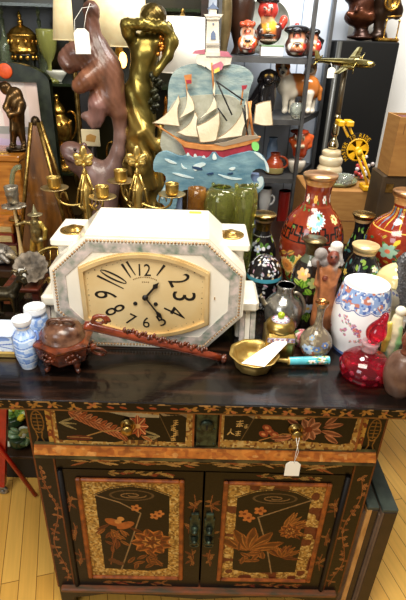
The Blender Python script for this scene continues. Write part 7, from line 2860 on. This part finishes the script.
# plane: nose toward the plinth
pt = lambda px, py, d=0: AY(px, py, Y + d)
mb = MB()
tail, nose = np.array(pt(318, 62)), np.array(pt(363, 66.5))
tail = np.array([tail[0], Y - 0.0, zp_ + 4.2 * u])
nose = np.array([Bx + 20 * u, Y - 0.09, zp_ + 2.6 * u])
tail = np.array([Bx - 25 * u, Y + 0.09, zp_ + 3.6 * u])
dd = nose - tail
mb.tube([tail + dd * k for k in (0, .06, .2, .45, .7, .88, .96, 1)], [0.8 * u, 1.4 * u, 2.3 * u, 3.3 * u, 3.7 * u, 3.3 * u, 2.4 * u, 0.6 * u], 18)
mb.ball(tail + dd * .72 + (0, 0, 2.6 * u), (4.5 * u, 2 * u, 1.8 * u), 2)
fus = mb.build('fuselage', mat('yellowed polished metal', (190, 176, 116), (140, 124, 70), scale=30, rough=0.16, metal=1.0), st)
PM = mat('yellowed polished metal')
dn = dd / np.linalg.norm(dd)
side = np.cross(dn, (0, 0, 1))
side /= np.linalg.norm(side)
side = side * 0.86 - np.array([0, 0, 0.5])
side /= np.linalg.norm(side)
for s in (-1, 1):
    mb = MB()
    r0 = tail + dd * .62 - (0, 0, 0.6 * u)
    tip = r0 + side * s * 21 * u - dn * 3 * u + (0, 0, 2.4 * u)
    w0, w1 = 6 * u, 2.6 * u
    V = []
    for p_, w_ in ((r0, w0), (tip, w1)):
        for dx_, dz_ in ((-1, 0), (0, .7 * u), (1, 0), (0, -.5 * u)):
            V.append(p_ + dn * dx_ * w_ + np.array([0, 0, dz_]))
    mb.smooth = False
    mb.add(V, [[0, 1, 5, 4], [1, 2, 6, 5], [2, 3, 7, 6], [3, 0, 4, 7], [4, 5, 6, 7], [3, 2, 1, 0]], smooth=False)
    en = r0 + (tip - r0) * .36
    mb.tube([en - dn * 4 * u, en + dn * 5 * u, en + dn * 8 * u], [0.8 * u, 1.9 * u, 1.6 * u], 12)
    wg = mb.build('wing', PM, st)
    mb = MB()
    hub = en + dn * 8.2 * u
    for k in range(3):
        a_ = k * 2.094 + .5
        mb.tube([hub, hub + side * 5 * u * cos(a_) + np.array([0, 0, 5 * u * sin(a_)])], [0.7 * u, 0.35 * u], 6)
    mb.ball(hub, 0.9 * u, 2)
    mb.build('propeller', PM, wg)
mb = MB()
tf = tail + dd * .06
mb.prism([(0, 0), (1, 0), (0.4, 1), (-0.1, 1)], 0, 1)
mb = MB()
q0 = tail + dd * .02
V = [q0 - side * .5 * u, q0 + dn * 7 * u - side * .5 * u, q0 + dn * 1.5 * u + (0, 0, 8 * u) - side * .3 * u, q0 - dn * 1.5 * u + (0, 0, 8 * u) - side * .3 * u]
V += [v + side * 1.0 * u for v in V]
mb.add(V, [[0, 1, 2, 3], [7, 6, 5, 4], [0, 4, 5, 1], [1, 5, 6, 2], [2, 6, 7, 3], [3, 7, 4, 0]], smooth=False)
for s in (-1, 1):
    a_ = q0 + dn * 3 * u
    mb.tube([a_, a_ + side * s * 8 * u], [1.4 * u, 0.7 * u], 6)
mb.build('tail_fin', PM, st)
tg = AY(330.5, 78, Y - 0.05)
price_tag('price_tag', 'small cream price tag dangling below the tail of the airplane model', tuple(tg), 0.028, 0.036, [tg + (0, 0, .036), AY(331, 63, Y)], 0.0, face=(226, 214, 180))

# glass dish with bowl beside the stand
# ------------------------------------------------------------------ yellow bicycle crank
Y = 1.05
YEL = mat('yellow painted metal', (226, 176, 32), (204, 150, 22), scale=30, rough=0.35)
cc = AY(357.5, 148.5, Y)
u = mpp(cc)
ck = thing('bicycle_crank', 'yellow painted bicycle crank with two pedals and a lettered chainring on the tan carton', 'bicycle crank', (cc[0], Y, zq))
bot = AY(370.5, 184.5, Y)
off = np.array([0, 0, zq + 2.8 * u - bot[2]])
cc = cc + off * 0.5
up_ = np.array(AY(345.5, 122, Y)) + off * .5
bot = np.array([bot[0], Y, zq + 2.8 * u])
Rq = rot_to((0, -1, 0))
mb = MB()
mb.lathe([(10.8 * u, 0), (10.8 * u, 0.006), (9.6 * u, 0.006), (9.6 * u, 0)], cc, 60, Rq)
mb.lathe([(3.2 * u, 0), (3.2 * u, 0.009), (1.2 * u, 0.012), (0, 0.012)], cc, 30, Rq)
for k in range(5):
    a_ = k * 2 * PI / 5 + .31
    d_ = np.array([cos(a_), 0, sin(a_)])
    n_ = np.array([-sin(a_), 0, cos(a_)])
    P = [cc + d_ * r_ * u + n_ * w_ * u for r_, w_ in ((1.5, -1.4), (6, -2.4), (10.4, -4.2), (10.4, 4.2), (6, 2.4), (1.5, 1.4))]
    mb.prism([(p[0], p[2]) for p in P], Y - 0.005, Y)
for k in range(30):
    a_ = k * 2 * PI / 30
    mb.box((-.45 * u, -.003, -.5 * u), (.45 * u, .003, .5 * u)) if False else mb.ball(cc + (10.9 * u * cos(a_), -0.003, 10.9 * u * sin(a_)), (0.5 * u, 0.003, 0.5 * u), 1)
ring_ = mb.build('chainring', YEL, ck)
# curved black band with the lettering
mb = MB()
A0, A1 = math.radians(232), math.radians(38)
arc = np.linspace(A0, A1, 40)
P = [(cc[0] + 16.2 * u * cos(a_), cc[2] + 16.2 * u * sin(a_)) for a_ in arc] + [(cc[0] + 11.4 * u * cos(a_), cc[2] + 11.4 * u * sin(a_)) for a_ in arc[::-1]]
mb.prism(P, Y - 0.001, Y + 0.003)
guard = mb.build('black_guard', mat('black enamel numerals'), ck)
words_ = 'MASTER TO RIDE'
mb = MB()
n = len(words_)
for k, ch in enumerate(words_):
    if ch == ' ':
        continue
    a_ = math.radians(224) + (math.radians(46) - math.radians(224)) * k / (n - 1)
    v, ff = text_mesh(ch)
    sw = 2.5 * u / max(np.ptp(v[:, 0]), .5)
    sh_ = 3.7 * u
    rot = a_ - PI / 2
    vx, vy = v[:, 0] * sw, v[:, 1] * sh_
    cxk, czk = cc[0] + 13.8 * u * cos(a_), cc[2] + 13.8 * u * sin(a_)
    mb.add(np.c_[cxk + vx * cos(rot) - vy * sin(rot), np.full(len(v), Y - 0.0018), czk + vx * sin(rot) + vy * cos(rot)], ff, smooth=False)
mb.build('lettering', YEL, guard)
for end, name_ in ((bot, 'crank_arm'), (up_, 'crank_arm')):
    mb = MB()
    d_ = (end - cc)
    L_ = np.linalg.norm(d_)
    n_ = np.array([-d_[2], 0, d_[0]]) / L_
    yo = -0.014 if end is bot else 0.012
    for s in (-1, 1):
        P0_, P1_ = cc + n_ * s * 2.0 * u + (0, yo, 0), end + n_ * s * 2.4 * u + (0, yo, 0)
        mb.tube([P0_, P1_], 1.35 * u, 8)
    mb.tube([cc + (0, yo, 0), cc + d_ * .12 + (0, yo, 0)], 3 * u, 12)
    arm = mb.build(name_, YEL, ck)
    mb = MB()
    if end is bot:
        mb.box((end[0] - 9.5 * u, Y - 0.035, zq), (end[0] + 9.5 * u, Y + 0.03, zq + 5.4 * u), 0.004)
    else:
        mb.box((end[0] - 7.5 * u, Y - 0.02, end[2] - 2.6 * u), (end[0] - 1.5 * u, Y + 0.04, end[2] + 2.6 * u), 0.003)
        mb.box((end[0] + 0.5 * u, Y - 0.02, end[2] - 2.6 * u), (end[0] + 7.5 * u, Y + 0.04, end[2] + 2.6 * u), 0.003)
        mb.tube([end + (-7 * u, .01, 0), end + (7 * u, .01, 0)], 0.9 * u, 8)
    mb.build('pedal', YEL, arm)
# wide glass tray forming the base of the airplane stand, and the glass ashtray in it
Y = 1.155
mb = MB()
c = np.array([Bx + 0.022, Y - 0.005, zq])
R_ = 23 * mpp(c)
mb.lathe([(R_ * .8, 0), (R_ * .95, 0.004), (R_, 0.012), (R_ * 1.0, 0.018), (R_ * .94, 0.018), (R_ * .9, 0.008), (0, 0.006)], c, 60)
tr_ = mb.build('glass_tray', mat('green edged glass', (150, 156, 116), (110, 120, 84), scale=20, rough=0.12, coat=0.5), st)
c = np.array([AY(345, 176, Y - 0.07)[0], Y - 0.072, zq + 0.0085])
t = thing('glass_ashtray', 'chunky clear glass ashtray standing in the tray of the airplane stand', 'ashtray', c)
MB().lathe([(0.026, 0), (0.034, 0.006), (0.036, 0.03), (0.033, 0.04), (0.026, 0.042), (0.022, 0.02), (0, 0.014)], c, 20, lobes=8, lobe=0.05).build('bowl', mat('clear cut glass'), t)
# pale ornament behind the lower pedal
c = AY(379, 168, 1.2)
c[0] = min(c[0], CX1 - 0.05)
t = thing('beaded_ornament', 'small white and red beaded ornament behind the lower pedal of the yellow crank', 'ornament', (c[0], 1.2, zq))
mb = MB()
for k in range(40):
    mb.color([(226, 222, 216), (160, 150, 146), (176, 60, 56), (210, 206, 210)][k % 4])
    mb.ball((c[0] + RNG.normal(0, .018), 1.2 + RNG.normal(0, .01), zq + 0.012 + abs(RNG.normal(0.028, .022))), 0.009, 2)
mb.build('bead_string', GLAZE, t)
# ------------------------------------------------------------------ low shelf seen below the cabinet top
sh = thing('low_black_shelf', 'low black wooden shelf under the back table, beside the red stand', 'shelf', (-0.95, 0.85, 0))
BW = mat('black painted wood')
XL_, XR_ = -1.22, -0.56
MB().box((XL_, 0.515, 0.116), (XR_, 1.22, 0.13), 0.002).build('board', mat('brown shelf board', (70, 46, 26), (48, 32, 18), scale=12, rough=0.5), sh)
MB().box((XL_ + .02, 0.523, 0.0), (XR_ - .02, 0.535, 0.116)).build('plinth_board', BW, sh)
for x in (XL_ + .02, XR_ - 0.04):
    MB().box((x, 0.535, 0), (x + 0.02, 1.22, 0.116)).build('side_panel', BW, sh)


def sprig(name, label, c, pal, n, size, seed):
    rg = np.random.default_rng(seed)
    t = thing(name, label, 'ornament', c)
    mb = MB()
    for k in range(n):
        mb.color(pal[k % len(pal)])
        p = np.array(c) + rg.normal(0, 1, 3) * np.array(size) * .45 + (0, 0, size[2])
        p[2] = max(p[2], c[2] + 0.02)
        mb.ball(p, (0.022, 0.008, 0.014), 2, rot_to(rg.normal(size=3)))
    mb.build('leaf_cluster', GLAZE, t)
    MB().lathe(resample([(0.035, c[2]), (0.045, c[2] + .02), (0.04, c[2] + .045), (0.03, c[2] + .05)], 16), (c[0], c[1], 0), 24).build('bowl', mat('dark green glaze', (40, 60, 34), rough=0.2), t)


sprig('flower_ornament', 'yellow and green china flower ornament standing at the rear of the low black shelf', (AZ(17, 420, .13)[0], AZ(17, 424, .13)[1], 0.131), [(224, 200, 50), (120, 160, 70), (200, 214, 160), (90, 130, 60)], 50, (0.055, 0.03, 0.05), 3)
sprig('leaf_ornament', 'green and white china leaf ornament at the front of the low black shelf', (AZ(21, 444, .13)[0], AZ(21, 444, .13)[1], 0.131), [(120, 150, 110), (216, 222, 200), (70, 106, 60), (170, 160, 80)], 50, (0.06, 0.03, 0.04), 4)

# ------------------------------------------------------------------ red folding stand on casters
RDM = mat('red painted steel', (178, 30, 18), (150, 22, 12), scale=20, rough=0.3, coat=0.3)
Y = 0.44
P0, P1 = AY(4, 398, Y), AY(2.5, 462, Y)
sl = (P1 - P0) / (P1[2] - P0[2])
at_z = lambda z: P0 + sl * (z - P0[2])
foot = at_z(0.05)
t = thing('red_folding_stand', 'bright red steel folding stand on small casters beside the black cabinet', 'stand', (foot[0] - .2, Y + 0.02, 0))
for dx, mir in ((0, 1), (-0.62, -1)):
    fx = foot[0] + dx
    tx = at_z(0.68)[0] if mir > 0 else fx - (at_z(0.68)[0] - foot[0])
    leg = MB().prism([(fx - 0.014, 0.05), (fx + 0.014, 0.05), (tx + 0.014, 0.68), (tx - 0.014, 0.68)], Y - 0.012, Y + 0.012).build('leg', RDM, t)
    mb = MB()
    mb.torus((fx, Y, 0.021), 0.014, 0.007, (0, 1, 0), 24, 8)
    mb.ball((fx, Y, 0.021), (0.009, 0.012, 0.009), 2)
    mb.tube([(fx, Y, 0.028), (fx, Y, 0.052)], 0.008, 10)
    mb.build('caster', mat('grey caster metal', (150, 150, 148), rough=0.3, metal=0.8), leg)
b0, b1 = AY(4, 448, Y), AY(37, 492, Y)
d = b1 - b0
b0 = np.array([b0[0], Y - 0.016, b0[2]])
b1 = np.array([b1[0], Y - 0.016, max(b1[2], 0.012)])
MB().tube([b0 + (b0 - b1) * .8, b0, b1], 0.0085, 10).build('brace', RDM, t)
MB().box((foot[0] - 0.70, Y - 0.014, 0.66), (at_z(.66)[0] + 0.02, Y + 0.014, 0.69), 0.004).build('top_rail', RDM, t)

# ------------------------------------------------------------------ framed panels standing beside the cabinet
FRM = mat('dark brown picture moulding', (50, 32, 22), (34, 22, 16), scale=20, rough=0.45)
GRN = mat('dull green grey canvas edge', (70, 80, 72), (54, 62, 56), scale=30, rough=0.6)
TAN = mat('tan wooden edge', (196, 150, 92), (168, 122, 66), scale=16, rough=0.5, stretch=(4, 4, 1))
FACE_ = mat('grey brown canvas back', (112, 92, 76), (88, 70, 56), scale=14, rough=0.7)
for k, (x0, xe, xd, x1, yy, lab) in enumerate(((0.452, 0.468, 0.482, 0.500, 0.012, 'dark framed panel with a tan wooden edge standing on the floor against the cabinet side'), (0.503, 0.508, 0.514, 0.552, 0.004, 'dark framed panel standing on the floor, outer one of the two beside the cabinet'))):
    t = thing('framed_panel', lab, 'framed panel', ((x0 + x1) / 2, 0.25, 0), 'framed panels standing beside the cabinet')
    zt = 0.505
    MB().box((xd, yy, 0.0), (x1, yy + 0.5, zt - 0.012), 0.002).build('frame', FRM, t)
    MB().box((xe, yy + 0.001, 0.0), (xd, yy + 0.5, zt - 0.014)).build('wooden_edge', TAN if k == 0 else FACE_, t)
    MB().box((x0, yy + 0.006, 0.0), (xe, yy + 0.5, zt - 0.03)).build('canvas_back', FACE_, t)
    MB().box((xe, yy + 0.001, zt - 0.0125), (x1 + 0.001, yy + 0.501, zt), 0.002).build('top_edge', GRN, t)
# ------------------------------------------------------------------ light and camera
def area(name, loc, target, sx, sy, power, color):
    l = bpy.data.lights.new(name, 'AREA')
    l.shape = 'RECTANGLE'
    l.size, l.size_y, l.energy, l.color = sx, sy, power, color
    o = bpy.data.objects.new(name, l)
    C.objects.link(o)
    o.location = loc
    o.rotation_euler = (Vector(target) - Vector(loc)).to_track_quat('-Z', 'Y').to_euler()
    return o


area('ceiling_light', (-0.2, -0.5, 2.66), (-0.05, 0.15, 0.9), 1.1, 0.7, 46, (1.0, 0.93, 0.8))
area('shop_window_light', (-1.5, -1.9, 2.2), (0.0, 0.3, 0.9), 1.0, 1.2, 26, (0.9, 0.95, 1.0))
area('rear_light', (0.55, 0.75, 2.65), (0.4, 1.5, 1.3), 0.9, 0.5, 44, (1.0, 0.97, 0.93))
w = bpy.data.worlds.new('shop_air')
bpy.context.scene.world = w
w.use_nodes = True
bg = w.node_tree.nodes['Background']
bg.inputs['Color'].default_value = (1.0, 0.9, 0.74, 1)
bg.inputs['Strength'].default_value = 0.3
cam = bpy.data.cameras.new('camera')
co = bpy.data.objects.new('camera', cam)
C.objects.link(co)
cam.sensor_fit = 'VERTICAL'
cam.sensor_height = 36.0
cam.sensor_width = 24.36
cam.lens = FPX / 600 * 36
cam.clip_start = 0.02
M = Matrix(((RT[0], UP[0], -FW[0], CAM[0]), (RT[1], UP[1], -FW[1], CAM[1]), (RT[2], UP[2], -FW[2], CAM[2]), (0, 0, 0, 1)))
co.matrix_world = M
sc = bpy.context.scene
sc.camera = co
sc.view_settings.view_transform = 'Standard'
sc.view_settings.look = 'None'
sc.view_settings.exposure = 0.0
